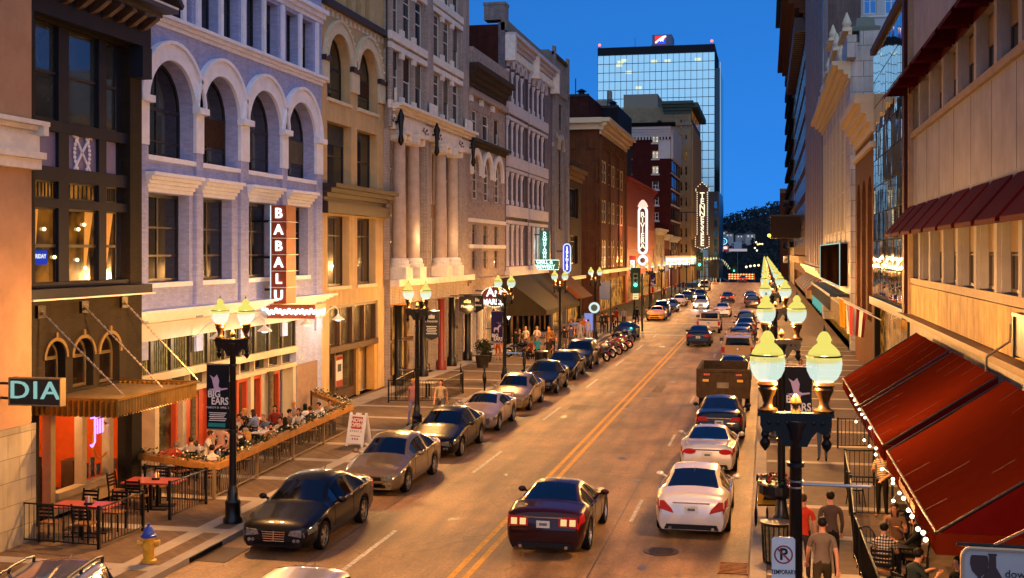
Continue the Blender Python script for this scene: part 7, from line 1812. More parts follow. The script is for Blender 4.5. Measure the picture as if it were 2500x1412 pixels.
for (x, y, lb) in ((tx+.1, ty, 'condiment caddy on the edge red table'), (tx2, ty2+.1, 'condiment caddy on the second red table')):
    e = empty('condiment_caddy', (x, y, .871), .3, lb, 'caddy', 'table caddies'); MB().box(-.1, .1, -.07, .07, 0, .05).build('tray', IRONB, e)
    for k in range(3): MB().lathe([(.026, 0), (.026, .1), (.012, .13), (.012, .16)], 8, (-.06+.06*k, 0, .05)).build('bottle', (TBR, WHITE, M('amber_bottle', '#b8862c', .2))[k], e, True)
# patio fence with planter boxes
A_ = (-15.0, 30.5); B_ = (-15.65, 43.3)
PW = M('orange_wood_planter', '#9a6a30', .6, nz=.2, ns=3); PM = M('tan_metal_picket', '#7d6848', .5, .3)
railing('patio_fence', 'long tan picket fence under the flower boxes along the busy patio', [A_, (A_[0]+(B_[0]-A_[0])*.25, A_[1]+(B_[1]-A_[1])*.25), (A_[0]+(B_[0]-A_[0])*.5, A_[1]+(B_[1]-A_[1])*.5), (A_[0]+(B_[0]-A_[0])*.75, A_[1]+(B_[1]-A_[1])*.75), B_], .12, .86, PM, None, .14, .035, 'fence')
railing('patio_fence', 'short tan picket fence at the near end of the patio', [(-18.4, 31.9), A_], .12, .86, PM, None, .14, .03, 'fence')
railing('patio_fence', 'black rail fence at the far end of the patio', [B_, (-18.9, 47.5)], .12, .95, IRONB, None, .16, .03, 'fence')
GRNL = M('planter_leaf', '#2f3a17', .6, nz=.4, ns=9); FLW = M('white_flower', '#cfc8b0', .6); FLY = M('yellow_flower', '#b88a30', .6)
def planter(name, label, p, q, z, seed, w=.3, hb=.17):
    random.seed(seed); d = Vector((q[0]-p[0], q[1]-p[1], 0)); L = d.length; a = math.atan2(d.y, d.x)
    e = empty(name, (p[0], p[1], z), a, label, 'planter', 'flower boxes of the patio')
    MB().box(0, L, -w/2, w/2, 0, hb).build('box', PW, e)
    m = MB(); fl = MB(); f2 = MB()
    for k in range(int(L*46)):
        x, y, h = random.uniform(.03, L-.03), random.gauss(0, .09), random.uniform(.02, .2)
        s = random.uniform(.035, .08); c = Vector((x, y, hb+h)); u = Vector((random.gauss(0,1), random.gauss(0,1), random.gauss(0,.6))).normalized()*s; v = u.cross(Vector((0,.3,1))).normalized()*s*.6
        m.add([c-u, c+v, c+u, c-v], [(0,1,2,3)])
        if math.sin(x*1.7+seed) > -.2 and random.random() < .2: (fl if random.random() < .75 else f2).sph((x, y*1.1, hb+h+.03), random.uniform(.02, .035), 5, 4)
    m.build('foliage', GRNL, e); fl.build('white_flowers', FLW, e); f2.build('yellow_flowers', FLY, e)
planter('flower_box', 'wooden box of white flowers running along the street side of the patio', A_, B_, .96, 5)
planter('flower_box', 'wooden box of low greenery across the near end of the patio', (-18.4, 31.9), (A_[0]-.2, A_[1]+.1), .96, 9)
planter('flower_box', 'box of greenery on the far end fence of the patio', (B_[0]-.2, B_[1]+.3), (-18.6, 47.2), .96, 13)
# A-frame
e = empty('pavement_sign', (-14.2, 40.2, .12), R(-14), 'white folding pavement sign reading Now Open at the end of the patio', 'pavement sign')
for sgn in (-1, 1):
    m = MB(); t = math.atan2(.3, 1.1); m.box(-.36, -.29, -.02, .02, 0, 1.2); m.box(.29, .36, -.02, .02, 0, 1.2); m.box(-.29, .29, -.016, .016, .1, 1.1); m.box(-.1, .1, -.016, .016, 1.1, 1.19)
    o = m.build('board', M('sign_plastic_white', '#d4d0c6', .4), e); o.location = (0, sgn*.3, 0); o.rotation_euler[0] = -sgn*R(-14)*-1 if False else R(14)*sgn
    if sgn < 0:
        pts = []
        for cx_, cz_, a0 in ((.18, 1.0, 0), (-.18, 1.0, 90), (-.18, .68, 180), (.18, .68, 270)):
            for k in range(5): a = R(a0+k*22.5); pts.append((cx_+.06*math.cos(a), cz_+.06*math.sin(a)))
        MB().prism(pts, 'y', -.022, -.0165).build('red_square', M('sign_orange_red', '#a8381a', .5), o)
        text('NOW\nOPEN', o, 'lettering', LWH, .19, (0, -.027, .84), depth=.006, bold=.006); text('B A B A L U', o, 'name_line', M('sign_grey', '#4a4a44'), .1, (0, -.02, .54), depth=.004)
        m = MB().box(-.2, .2, -.02, -.017, .36, .385)
        for k in (-1, 0, 1): m.cyl((k*.1, -.02, .27), (k*.1, -.0165, .27), .035, None, 10)
        m.build('icon_row', M('sign_red', '#8e1f18'), o)
# bollards, bin, round planters
for x, y, lb in ((-13.28, 55.6, 'black spindle bollard behind the silver coupe'), (-13.1, 64.3, 'black spindle bollard behind the gold saloon')):
    e = empty('bollard', (x, y, .12), 0, lb, 'bollard', 'spindle bollards'); MB().lathe([(.1, 0), (.1, .06), (.05, .1), (.05, .5), (.1, .75), (.1, .95), (.04, 1.15), (.06, 1.25), (.02, 1.42)], 10).build('spindle', IRON, e, True)
e = empty('litter_bin', (-13.05, 69.2, .12), 0, 'black slatted litter bin behind the parked cars by the crowd', 'litter bin'); MB().lathe([(.28, 0), (.33, .1), (.36, .95)], 16).build('bin', IRON, e); MB().lathe([(.4, .95), (.4, 1.02), (.25, 1.06)], 16).build('lid', M('dull_lid', '#4a453e', .4, .6), e)
def shrub(label, x, y, z, r, h, seed, cat='potted shrub'):
    random.seed(seed); e = empty('potted_shrub', (x, y, z), 0, label, cat); MB().lathe([(r*.6, 0), (r*.8, h*.4), (r*.85, h*.42), (r*.7, h*.42)], 14).build('pot', M('dark_pot', '#2a241e', .6, nz=.2), e)
    m = MB()
    for k in range(420):
        d = Vector((random.gauss(0,1), random.gauss(0,1), random.gauss(0,1))).normalized()*random.uniform(.4, 1); c = Vector((d.x*r, d.y*r, h*.72+d.z*h*.32)); u = Vector((random.gauss(0,1), random.gauss(0,1), random.gauss(0,1))).normalized()*random.uniform(.04, .09); v = u.cross(d).normalized()*u.length*.6
        m.add([c-u, c+v, c+u, c-v], [(0,1,2,3)])
    m.build('foliage', M('shrub_leaf', '#252c14', .6, nz=.4, ns=6), e); MB().cyl((0, 0, h*.4), (0, 0, h*.7), .03).build('stem', WOODB, e)
shrub('bushy dark shrub in a tall pot beside the stone building door', -16.6, 69.0, .12, .55, 1.7, 1); shrub('second dark shrub in a square pot behind the bushy one', -17.2, 72.5, .12, .5, 1.4, 2)
railing('shop_railing', 'black iron railing in front of the columned building shop', [(-16.9, 51.9), (-14.45, 52.3), (-14.5, 56.2), (-15.6, 60)], .12, 1.0, IRON)
railing('shop_railing', 'low black gate railing beside the columned building doorway', [(-18.7, 58.8), (-17.3, 57.2), (-16.9, 53)], .12, .95, IRON)
table('small cream cafe table behind the shop railing', -15.7, 54.2, .12, .9, .9, top=CREAM)
# round clock-like sign, menu board, newspaper boxes
e = empty('round_pavement_sign', (-12.95, 90.5, .12), 0, 'round white lit sign with dark emblem on a post by the motorcycles', 'sign'); zc = pY(1483, 752, 90.5)[1]-.12
MB().cyl((0, 0, 0), (0, 0, zc-.4), .05).build('post', IRON, e); MB().cyl((0, -.06, zc), (0, .06, zc), .42, None, 24).build('disc', EM('disc_white', '#cfe0dc', .9), e); MB().cyl((0, -.07, zc), (0, -.061, zc), .26, None, 20).build('emblem', M('emblem_teal', '#2d5a58', .5), e)
e = empty('menu_board', (-14.2, 96, .12), 0, 'bluish lit menu board standing among the crowd', 'menu board'); MB().box(-.35, .35, 0, .06, .5, 1.9).build('panel', EM('blue_white_panel', '#8a94d8', .7), e); MB().box(-.38, -.35, 0, .06, 0, 1.95).box(.35, .38, 0, .06, 0, 1.95).build('leg', IRON, e)
e = empty('blue_banner_sign', (-12.9, 99.5, 3.0), 0, 'plain blue street sign board hanging from a pole by the corner', 'sign'); MB().box(-.9, .0, 0, .05, 0, 1.5).build('board', M('sign_blue', '#1f3566', .5), e); MB().cyl((.05, 0, -2.9), (.05, 0, 1.7), .06).build('pole', IRON, e)
# traffic lights
GRL = EM('signal_green', '#35ffb0', 6.0)
def signal(label, x, y, z0, hz, scale=1.0, oneway=True, cat='traffic light'):
    e = empty('traffic_light', (x, y, z0), 0, label, cat, 'traffic lights'); s = scale
    MB().cyl((.55*s, .1, 0), (.55*s, .1, hz+.6*s), .09*s).build('pole', IRON, e)
    MB().box(-.42*s, .42*s, .0, .04, hz-1.1*s, hz+1.1*s).build('backboard', M('signal_dark_green', '#0c1f18', .6), e); MB().box(-.19*s, .19*s, -.2, -.001, hz-.6*s, hz+.62*s).build('housing', M('signal_black', '#0b0d0c', .5), e)
    for k, c in ((2, DARK), (1, DARK), (0, GRL)):
        MB().sph((0, -.2, hz-.38*s+.38*s*k), (.14*s, .06, .14*s), 12, 7).build('lens', c, e, True)
    if oneway:
        o = MB().box(-.24*s, .24*s, -.06, -.03, hz-1.65*s, hz-1.15*s).build('sign_plate', LWH, e); text('WAY', o, 'lettering', INK, .2*s, (0, -.065, hz-1.3*s)); MB().prism([(-.16*s, hz-1.5*s), (-.06*s, hz-1.43*s), (-.06*s, hz-1.47*s), (.16*s, hz-1.47*s), (.16*s, hz-1.53*s), (-.06*s, hz-1.53*s), (-.06*s, hz-1.57*s)], 'y', -.066, -.061).build('arrow', INK, o)
    point('signal_glow', e, (0, -.9, hz-.38*s), 60*s, (.1, 1, .55), .15)
xs, zs_ = pY(1552, 694, 103.0); signal('big green traffic light with a one way plate at the left corner', xs, 103.0, .12, zs_+.2, 1.0)
xs, zs_ = pY(1708, 645, 190.0); signal('green traffic light hanging beyond the crossing in front of the theatre', xs, 190.0, .1, zs_+.3, 1.3, False)
xs, zs_ = pY(1792, 658, 330.0); signal('tiny green traffic light at the far end of the street', xs, 330.0, -.2, zs_+.3, 1.2, False)
# far barrier and marker posts
x0, z0 = pY(1779, 684, 292.0); x1, _ = pY(1842, 684, 292.0)
e = empty('road_barrier', (x0, 292, 0), 0, 'striped orange and white barrier across the far end of the road', 'barrier')
for k in range(3):
    o = MB().box(0, x1-x0, 0, .1, .45+k*.5, .78+k*.5).build('plank', M('glowing_barrier_orange', '#b8501c', .5, emit='#c8602a', es=.15), e); m = MB()  # plank paint glows a little, light put into the material
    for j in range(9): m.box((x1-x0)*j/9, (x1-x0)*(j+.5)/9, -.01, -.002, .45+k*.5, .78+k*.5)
    m.split('stripe', M('glowing_barrier_white', '#d8c8b0', .5, emit='#e0c8a8', es=.3), o)  # white stripes also given their own glow
m = MB()
for j in range(4): m.box((x1-x0)*j/3-.08, (x1-x0)*j/3+.08, .1, .2, 0, 1.9)
m.build('leg', IRON, e)
for k, px_ in enumerate((1742, 1748)):
    x, y = gz(px_, 694); e = empty('marker_post', (x, y, 0), 0, ('left', 'right')[k]+' of two white and orange marker posts near the far pickup', 'marker post', 'marker posts'); MB().cyl((0, 0, 0), (0, 0, 1.3), .09).build('post', WHITE, e); MB().lathe([(.4, 0), (.4, .1), (.12, .35)], 10).build('base', M('glowing_barrier_orange', '#b8501c'), e)
# ---------------------------------------------------------------- right pavement things
railing('patio_railing', 'black railing along the walkway nearest the front right tables', [(1.95, 20.5), (1.9, 25.6), (1.88, 27.0), (2.08, 31.3)], .3, .95, IRON); railing('patio_railing', 'black railing section behind the bare banner rod', [(2.08, 31.6), (2.2, 35.4), (3.0, 35.5)], .3, 1.0, IRON); railing('patio_railing', 'black railing farther along before the small red awning', [(2.37, 42.0), (3.4, 42.2)], .3, 1.0, IRON); railing('patio_railing', 'cross rail of the front right seating', [(2.08, 31.3), (3.1, 31.3)], .3, 1.0, IRON)
table('small dark table between the plaid shirt man and the bearded man', 2.62, 25.35, .3, .7, .7, top=IRONB, group='dark tables on the right'); table('dark table at the bottom edge beside the railing', 2.6, 22.4, .3, .7, .7, top=IRONB, group='dark tables on the right'); table('dark table near the striped shirt person', 3.2, 29.0, .3, .7, .7, top=IRONB, group='dark tables on the right')
def iron_chair(x, y, z, rz, label):
    e = empty('iron_chair', (x, y, z), rz, label, 'chair', 'black iron chairs'); MB().lathe([(.2, .42), (.21, .44), (.2, .46)], 14).build('seat', IRON, e)
    for sx, sy in ((-1, -1), (1, -1), (-1, 1), (1, 1)): MB().cyl((sx*.2, sy*.19, 0), (sx*.15, sy*.14, .43), .014).build('leg', IRON, e)
    m = MB(); pts = [(.22*math.cos(PI*k/8), .2+.03*math.sin(PI*k/8), .5+.42*math.sin(PI*k/8)) for k in range(9)]; m.tube(pts, .016, 5)
    for k in range(1, 8): m.cyl((pts[k][0], .18, .46), pts[k], .009, None, 4)
    m.build('backrest', IRON, e)
iron_chair(2.12, 26.3, .3, PI*.9, 'black iron chair with fan back beside the railing'); iron_chair(2.3, 32.6, .3, PI*.6, 'black chair behind the railing under the banner rod'); iron_chair(3.0, 27.2, .3, .2, 'black iron chair behind the bearded man')
# flower pots at lamp foot and litter bin
e = empty('flower_pot', (.27, 28.35, .3), 0, 'black ring planter with red flowers round the second right lamp post', 'planter'); MB().lathe([(.3, 1.0), (.46, 1.1), (.46, 1.3), (.36, 1.32)], 18).build('basket', IRON, e); random.seed(4); m = MB(); f2 = MB()
for k in range(160):
    a = random.uniform(0, 6.28); r = random.uniform(.15, .5); c = Vector((r*math.cos(a), r*math.sin(a), 1.3+random.uniform(0, .16))); u = Vector((random.gauss(0,1), random.gauss(0,1), .3)).normalized()*.06; v = u.cross(Vector((0,0,1))).normalized()*.04; m.add([c-u, c+v, c+u, c-v], [(0,1,2,3)])
    if k % 5 == 0: f2.sph(tuple(c+Vector((0,0,.05))), .03, 5, 4)
m.build('foliage', GRNL, e); f2.build('red_flowers', M('red_flower', '#9a1f18', .6), e)
e = empty('litter_bin', (.2, 26.2, .3), 0, 'clear lined litter bin at the kerb under the lamp post flowers', 'litter bin'); m = MB()
for k in range(18): a = 2*PI*k/18; m.cyl((.27*math.cos(a), .27*math.sin(a), .05), (.31*math.cos(a), .31*math.sin(a), .85), .014, None, 5)
m.lathe([(.33, .85), (.34, .9), (.27, .9)], 18); m.lathe([(.28, .03), (.28, .08)], 18); m.build('basket', IRON, e); MB().lathe([(.25, .08), (.27, .6), (.28, .83)], 14).build('liner', M('bag_liner', '#6e6a58', .25, nz=.4, ns=7), e)
# stroller
e = empty('pushchair', (.05, 29.9, .3), R(5), 'yellow and black pushchair parked at the right kerb behind the lamp post', 'pushchair')
YS = M('pushchair_yellow', '#b8801c', .6)
MB().prism([(-.3, .55), (.3, .55), (.27, .95), (-.27, .95)], 'y', -.28, -.24).build('back_panel', YS, e); MB().prism([(-.17, .66), (.17, .66), (.1, .85), (-.1, .85)][::-1], 'y', -.3, -.282).build('back_pocket', IRON, e)
MB().box(-.28, .28, -.24, .3, .5, .56).build('seat', IRON, e); m = MB()
for i in range(8):
    a0, a1 = R(10+20*i), R(30+20*i); m.add([(sx*.28, .05+.32*math.cos(a)*-1, .95+.28*math.sin(a)) for a in (a0, a1) for sx in (-1, 1)], [(0,1,3,2)])
m.build('hood', IRON, e, True); m = MB()
for sx in (-.3, .3): m.tube([(sx, -.45, 1.15), (sx, -.25, .95), (sx*1.0, .35, .25)], .016); m.tube([(sx, .2, .55), (sx, -.3, .25)], .016)
m.cyl((-.3, -.45, 1.15), (.3, -.45, 1.15), .018); m.build('frame', STEEL, e)
for sx, q, r in ((-.34, -.3, .24), (.34, -.3, .24), (0, .45, .17)):
    m = MB(); n = 18; vs = []
    for rr, z in ((r-.05, -.02), (r, 0), (r-.05, .02)):
        for i in range(n): a = 2*PI*i/n; vs.append((sx+z, q+rr*math.cos(a), r+rr*math.sin(a)))
    m.add(vs, [(j*n+i, j*n+(i+1) % n, (j+1)*n+(i+1) % n, (j+1)*n+i) for j in range(2) for i in range(n)])
    for i in range(6): a = PI*i/6; m.cyl((sx, q-(r-.05)*math.cos(a), r-(r-.05)*math.sin(a)), (sx, q+(r-.05)*math.cos(a), r+(r-.05)*math.sin(a)), .006, None, 4)
    m.build('wheel', RUBBER, e)
# string lights along the red awnings
e = empty('string_lights', (2.55, 18.0, 2.1), 0, 'string of warm round bulbs strung along the red awning edge', 'string lights'); BUL = EM('string_bulb', '#fff0c4', 5.0)
bp_ = [(2078,966),(2086,977),(2090,988),(2098,1000),(2104,1012),(2112,1020),(2090,1030),(2124,1045),(2110,1075),(2123,1090),(2139,1095),(2138,1110),(2153,1146),(2180,1170),(2180,1180),(2196,1204),(2206,1217),(2181,1223),(2218,1246),(2227,1261),(2241,1292),(2254,1301),(2260,1318),(2345,1337)]
pts = []
for (x, y) in bp_:
    r = ray(x, y); X_b = 2.5 if x < 2300 else 3.1; t = X_b/r[0]; q = (X_b, r[1]*t, H_+r[2]*t); pts.append(q)
    MB().sph((q[0]-2.55, q[1]-18, q[2]-2.1), .036 if x < 2200 else .04, 8, 6).build('bulb', BUL, e, True)
ws = sorted(pts, key=lambda q: -q[1]); m = MB(); m.tube([(q[0]-2.55, q[1]-18, q[2]-2.1+.06) for q in ws], .007, 4); m.build('wire', IRON, e)
for q in ws[::3]: point('bulb_light', e, (q[0]-2.55-.12, q[1]-18, q[2]-2.1), 14, (1, .6, .25), .06)
# wine sign
Yw = 13.2; x0, z1 = pY(2349, 1338, Yw); x1 = x0+1.3; z0 = z1-.95
e = empty('projecting_sign', (x0, Yw, z0), 0, 'white rounded sign with two dark bottle shapes, downtown wine lettering, bottom right corner', 'sign')
w, h = x1-x0, z1-z0; r = .09; pts = []
for cx_, cz_, a0 in ((w-r, h-r, 0), (r, h-r, 90), (r, r, 180), (w-r, r, 270)):
    for k in range(5): a = R(a0+k*22.5); pts.append((cx_+r*math.cos(a), cz_+r*math.sin(a)))
MB().prism(pts, 'y', 0, .08).build('panel', M('sign_cream_white', '#a89b92', .5, nz=.05), e)
rim = MB(); P3 = [(a, -.005, b) for a, b in pts]; rim.tube(P3+[P3[0]], .022, 6); rim.build('rim', M('sign_rim', '#b89a78', .4, .3), e)
WINE = M('wine_dark', '#3a1a14', .5)
m = MB(); s = .5
def bottle(x, flip):
    o = [(0, 0), (.1, .0), (.1, .02), (.03, .05), (.03, .25), (.12, .36), (.15, .5), (.14, .62), (.12, .66)] if flip else [(0, 0), (.17, 0), (.17, .22), (.1, .36), (.06, .44), (.055, .66), (.07, .66), (.07, .7), (0, .7)]
    if flip: o = o+[(0, .66)]
    return [(x+a*.62, h-.43+b*.55) for a, b in o]+[(x-a*.62, h-.43+b*.55) for a, b in o[::-1]]
m.prism(bottle(.17, True), 'y', -.006, -.0015); m.prism(bottle(.3, False), 'y', -.006, -.0015); m.split('emblem', WINE, e)
text('downtown', e, 'lettering', INK, .115, (.42, -.006, h-.25), align='LEFT', depth=.006); text('wine', e, 'lettering', INK, .27, (.46, -.006, h-.43), align='LEFT', depth=.006)
MB().cyl((.26, .04, h), (1.6, .04, h+.75), .018).build('stay', M('stay_tan', '#9a6a40', .5, .3), e); MB().cyl((-.05, .04, h+.03), (2.6, .04, h+.03), .02).build('arm', IRONB, e)
# flags by the theatre
for lb, x, y, z, c, k in (('orange flag hanging from a pole on the tiled theatre', 4.4, 66, 4.0, '#b8801c', 0), ('striped national flag hanging limp from a pole on the tiled theatre', 4.5, 62, 3.9, '#8a2a24', 1)):
    e = empty('wall_flag', (x, y, z), 0, lb, 'flag', 'flags over the right pavement'); MB().cyl((1.1, 0, -.3), (-.7, 0, .6), .03).build('pole', WHITE, e)
    m = MB(); n = 6; vs = []
    for i in range(n+1): vs += [(-.6+1.0*i/n, .06*math.sin(i*2), .52-.5*i/n), (-.55+.8*i/n, .1*math.sin(i*2+1), -1.0-.2*i/n)]
    m.add(vs, [(2*i, 2*i+1, 2*i+3, 2*i+2) for i in range(n)]); m.mi = [0 if not k or i % 2 else 1 for i in range(n)]
    m.build('cloth', [M('flag_'+str(k), c, .7), M('flag_white', '#b8b0a4', .7)], e)
# ================================================================ PEOPLE
SKIN = M('skin', '#b57a56', .55, nz=.06, ns=9); SKIND = M('skin_dark', '#6b4330', .55); EYE = M('eye_dark', '#1a120e', .3)
HAIRS = {'dark': M('hair_dark', '#17100b', .6), 'brown': M('hair_brown', '#3a2414', .6), 'blond': M('hair_blond', '#9a7236', .6), 'grey': M('hair_grey', '#7a6a58', .6)}
def cloth(h): return M('cloth_'+h.strip('#'), h, .8, nz=.12, ns=5)
PLAID = M('plaid_shirt', '#b8a890', .8); t_ = PLAID.node_tree; tc_ = t_.nodes.new('ShaderNodeTexCoord'); bt = t_.nodes.new('ShaderNodeTexBrick'); bt.offset = 0; sp = t_.nodes.new('ShaderNodeSeparateXYZ'); cb = t_.nodes.new('ShaderNodeCombineXYZ')
t_.links.new(tc_.outputs['Object'], sp.inputs[0]); t_.links.new(sp.outputs[0], cb.inputs[0]); t_.links.new(sp.outputs[2], cb.inputs[1]); t_.links.new(cb.outputs[0], bt.inputs[0])
bt.inputs['Scale'].default_value = 1; bt.inputs['Brick Width'].default_value = .055; bt.inputs['Row Height'].default_value = .055; bt.inputs['Mortar Size'].default_value = .009; bt.inputs['Mortar Smooth'].default_value = 0
for k_, c_ in (('Color1', '#c9b9a0'), ('Color2', '#b8a68c'), ('Mortar', '#120d0b')): bt.inputs[k_].default_value = (*srgb(c_), 1)
t_.links.new(bt.outputs[0], t_.nodes['Principled BSDF'].inputs['Base Color'])
STRIPE = M('striped_shirt', '#b8a890', .8); t_ = STRIPE.node_tree; tc_ = t_.nodes.new('ShaderNodeTexCoord'); wv_ = t_.nodes.new('ShaderNodeTexWave'); wv_.bands_direction = 'Z'; wv_.inputs['Scale'].default_value = 7; rp = t_.nodes.new('ShaderNodeValToRGB')
rp.color_ramp.elements[0].position = .35; rp.color_ramp.elements[0].color = (*srgb('#4a3428'), 1); rp.color_ramp.elements[1].position = .5; rp.color_ramp.elements[1].color = (*srgb('#b8a486'), 1)
t_.links.new(tc_.outputs['Object'], wv_.inputs[0]); t_.links.new(wv_.outputs['Fac'], rp.inputs[0]); t_.links.new(rp.outputs[0], t_.nodes['Principled BSDF'].inputs['Base Color'])
BODY = {}
def skeleton(pose):
    """joints facing +y; returns list of (name, pos, radius_x, radius_y, parent)"""
    J = {}
    sit = pose.startswith('sit')
    pz = .50 if sit else .95
    lean = .10 if pose in ('sit_table', 'sit_lean') else 0.0
    J['pelvis'] = ((0, 0, pz), .155, .115, None)
    J['waist'] = ((0, .01+lean*.3, pz+.16), .135, .10, 'pelvis')
    J['chest'] = ((0, .0+lean*.8, pz+.34), .165, .115, 'waist')
    J['upper'] = ((0, -.01+lean*1.1, pz+.46), .13, .09, 'chest')
    J['neck'] = ((0, .01+lean*1.3, pz+.555), .055, .055, 'upper')
    J['jaw'] = ((0, .045+lean*1.5, pz+.615), .062, .07, 'neck')
    J['skull'] = ((0, .035+lean*1.6, pz+.70), .075, .092, 'jaw')
    J['crown'] = ((0, .02+lean*1.6, pz+.765), .055, .068, 'skull')
    for s, sg in (('L', -1), ('R', 1)):
        sh = Vector((sg*.185, -.01+lean*1.1, pz+.445))
        if pose == 'walk': sw = .16*sg; el = sh+Vector((sg*.06, -.02-sw*.7, -.28)); wr = el+Vector((sg*.01, .09-sw*.9, -.23))
        elif pose == 'walk2': sw = -.13*sg; el = sh+Vector((sg*.055, -.02-sw*.7, -.285)); wr = el+Vector((sg*.0, .07-sw*.9, -.24))
        elif pose == 'sit_table' or pose == 'sit_lean': el = sh+Vector((sg*.07, .14, -.24)); wr = el+Vector((-sg*.09, .22, .02 if pose == 'sit_table' else .12))
        elif pose == 'sit_chin':
            el = sh+Vector((sg*.05, .22, -.2)); wr = el+Vector((-sg*.12, .02, .2)) if sg > 0 else el+Vector((-sg*.16, .16, -.0))
        elif pose == 'sit': el = sh+Vector((sg*.06, .04, -.27)); wr = el+Vector((-sg*.03, .2, -.08))
        elif pose == 'hips': el = sh+Vector((sg*.16, -.06, -.24)); wr = el+Vector((-sg*.15, .1, -.17))
        elif pose == 'talk': el = sh+Vector((sg*.06, .03, -.27)); wr = el+Vector((-sg*.1, .2, .08 if sg > 0 else -.1))
        else: el = sh+Vector((sg*.055, -.01, -.285)); wr = el+Vector((sg*.01, .06, -.245))
        d = (wr-el).normalized(); side = Vector((0, 0, 1)).cross(d)
        if side.length < .1: side = Vector((sg, 0, 0)).cross(d)
        side.normalize()
        palm = wr+d*.075
        J['shoulder'+s] = (tuple(sh), .062, .062, 'upper'); J['elbow'+s] = (tuple(el), .043, .043, 'shoulder'+s); J['wrist'+s] = (tuple(wr), .028, .03, 'elbow'+s); J['palm'+s] = (tuple(palm), .034, .028, 'wrist'+s)
        nrm = d.cross(side)
        for k in range(4):
            b = palm+d*(.035)+side*(.024*(k-1.5)); ln = (.062, .074, .07, .054)[k]
            J['finger%d%s' % (k, s)] = (tuple(b), .0095, .0095, 'palm'+s); J['tip%d%s' % (k, s)] = (tuple(b+d*ln+nrm*.018*(1 if sg > 0 else -1)), .0075, .0075, 'finger%d%s' % (k, s))
        th = wr+d*.04+side*.035; J['thumb'+s] = (tuple(th), .011, .011, 'palm'+s); J['thumbtip'+s] = (tuple(th+d*.045+side*.02), .009, .009, 'thumb'+s)
        hip = Vector((sg*.095, 0, pz-.06)); J['hip'+s] = (tuple(hip), .095, .1, 'pelvis')
        if sit: kn = hip+Vector((sg*.07, .43, .04)); an = kn+Vector((-sg*.01, -.04, -.40)); an.z = .07
        elif pose == 'walk': kn = hip+Vector((sg*.0, .16*sg+.02, -.40)); an = kn+Vector((0, .02*sg-.12 if sg < 0 else .08, -.41)); an.z = .075 if sg > 0 else .13
        elif pose == 'walk2': kn = hip+Vector((0, -.14*sg+.03, -.40)); an = kn+Vector((0, -.12 if sg > 0 else .07, -.41)); an.z = .075 if sg < 0 else .12
        else: kn = hip+Vector((sg*.01, .015, -.42)); an = kn+Vector((sg*.005, -.025, -.4)); an.z = .075
        J['knee'+s] = (tuple(kn), .06, .062, 'hip'+s); J['calf'+s] = (tuple(kn.lerp(an, .35)+Vector((0, -.012, 0))), .055, .058, 'knee'+s); J['ankle'+s] = (tuple(an), .038, .042, 'calf'+s); J['toe'+s] = ((an.x+sg*.02, an.y+.15, max(.035, an.z-.045)), .036, .03, 'ankle'+s)
    return J
def body_mesh(pose, longs, shorts):
    key = (pose, longs, shorts)
    if key in BODY: return BODY[key]
    J = skeleton(pose); names = list(J); idx = {n: i for i, n in enumerate(names)}
    me = bpy.data.meshes.new('person_frame'); me.from_pydata([J[n][0] for n in names], [(idx[n], idx[J[n][3]]) for n in names if J[n][3]], [])
    o = bpy.data.objects.new('person_frame', me); COL.objects.link(o)
    bpy.context.view_layer.objects.active = o; o.select_set(True)
    bpy.ops.object.modifier_add(type='SKIN')
    sk = me.skin_vertices[0].data
    for n in names: sk[idx[n]].radius = (J[n][1], J[n][2]); sk[idx[n]].use_root = (n == 'pelvis')
    ms = o.modifiers.new('smooth', 'SUBSURF'); ms.levels = 1; ms.render_levels = 1
    ev = o.evaluated_get(bpy.context.evaluated_depsgraph_get()); m2 = bpy.data.meshes.new_from_object(ev)
    bpy.data.objects.remove(o)
    segs = [(n, Vector(J[n][0]), Vector(J[J[n][3]][0])) for n in names if J[n][3]]
    pz = J['pelvis'][0][2]
    def region(c):
        best = None
        for n, a, b in segs:
            ab = a-b; t = max(0, min(1, (c-b).dot(ab)/max(ab.length_squared, 1e-9))); d = (c-(b+ab*t)).length/(max(J[n][1], .02)+.03)
            if best is None or d < best[0]: best = (d, n, t)
        n, t = best[1], best[2]
        if n in ('jaw', 'skull', 'crown') or (n == 'neck' and t > .45): return 0
        if n.startswith(('palm', 'finger', 'tip', 'thumb')): return 0
        if n.startswith('wrist'): return 1 if longs and t < .9 else 0
        if n.startswith('elbow'): return 1 if (longs or t < .55) else 0
        if n.startswith(('calf', 'ankle')): return 0 if shorts and not (n.startswith('calf') and t < .2) else 2
        if n.startswith('toe'): return 3
        if n.startswith(('hip', 'knee')): return 2
        if n == 'waist' and t < .1: return 2
        return 1
    mi = [region(p.center) for p in m2.polygons]
    hv = len(m2.vertices)
    # eyes, nose, ears joined into the same mesh
    import bmesh
    bm = bmesh.new(); bm.from_mesh(m2)
    for f, k in zip(bm.faces, mi): f.material_index = k; f.smooth = True
    hx = Vector(J['skull'][0]); 
    def blob(c, r, k, n=6, m=5):
        q = MB().sph(c, r, n, m); vs = [bm.verts.new(v) for v in q.v]
        for f in q.f: F = bm.faces.new([vs[i] for i in f]); F.material_index = k; F.smooth = True
    for sg in (-1, 1):
        blob((hx.x+sg*.03, hx.y+.088, hx.z-.008), (.013, .01, .009), 4); blob((hx.x+sg*.078, hx.y-.005, hx.z-.02), (.012, .022, .032), 0)
    blob((hx.x, hx.y+.105, hx.z-.035), (.014, .02, .024), 0); blob((hx.x, hx.y+.088, hx.z-.075), (.024, .008, .006), 5)
    bm.to_mesh(m2); bm.free()
    BODY[key] = (m2, J); return BODY[key]
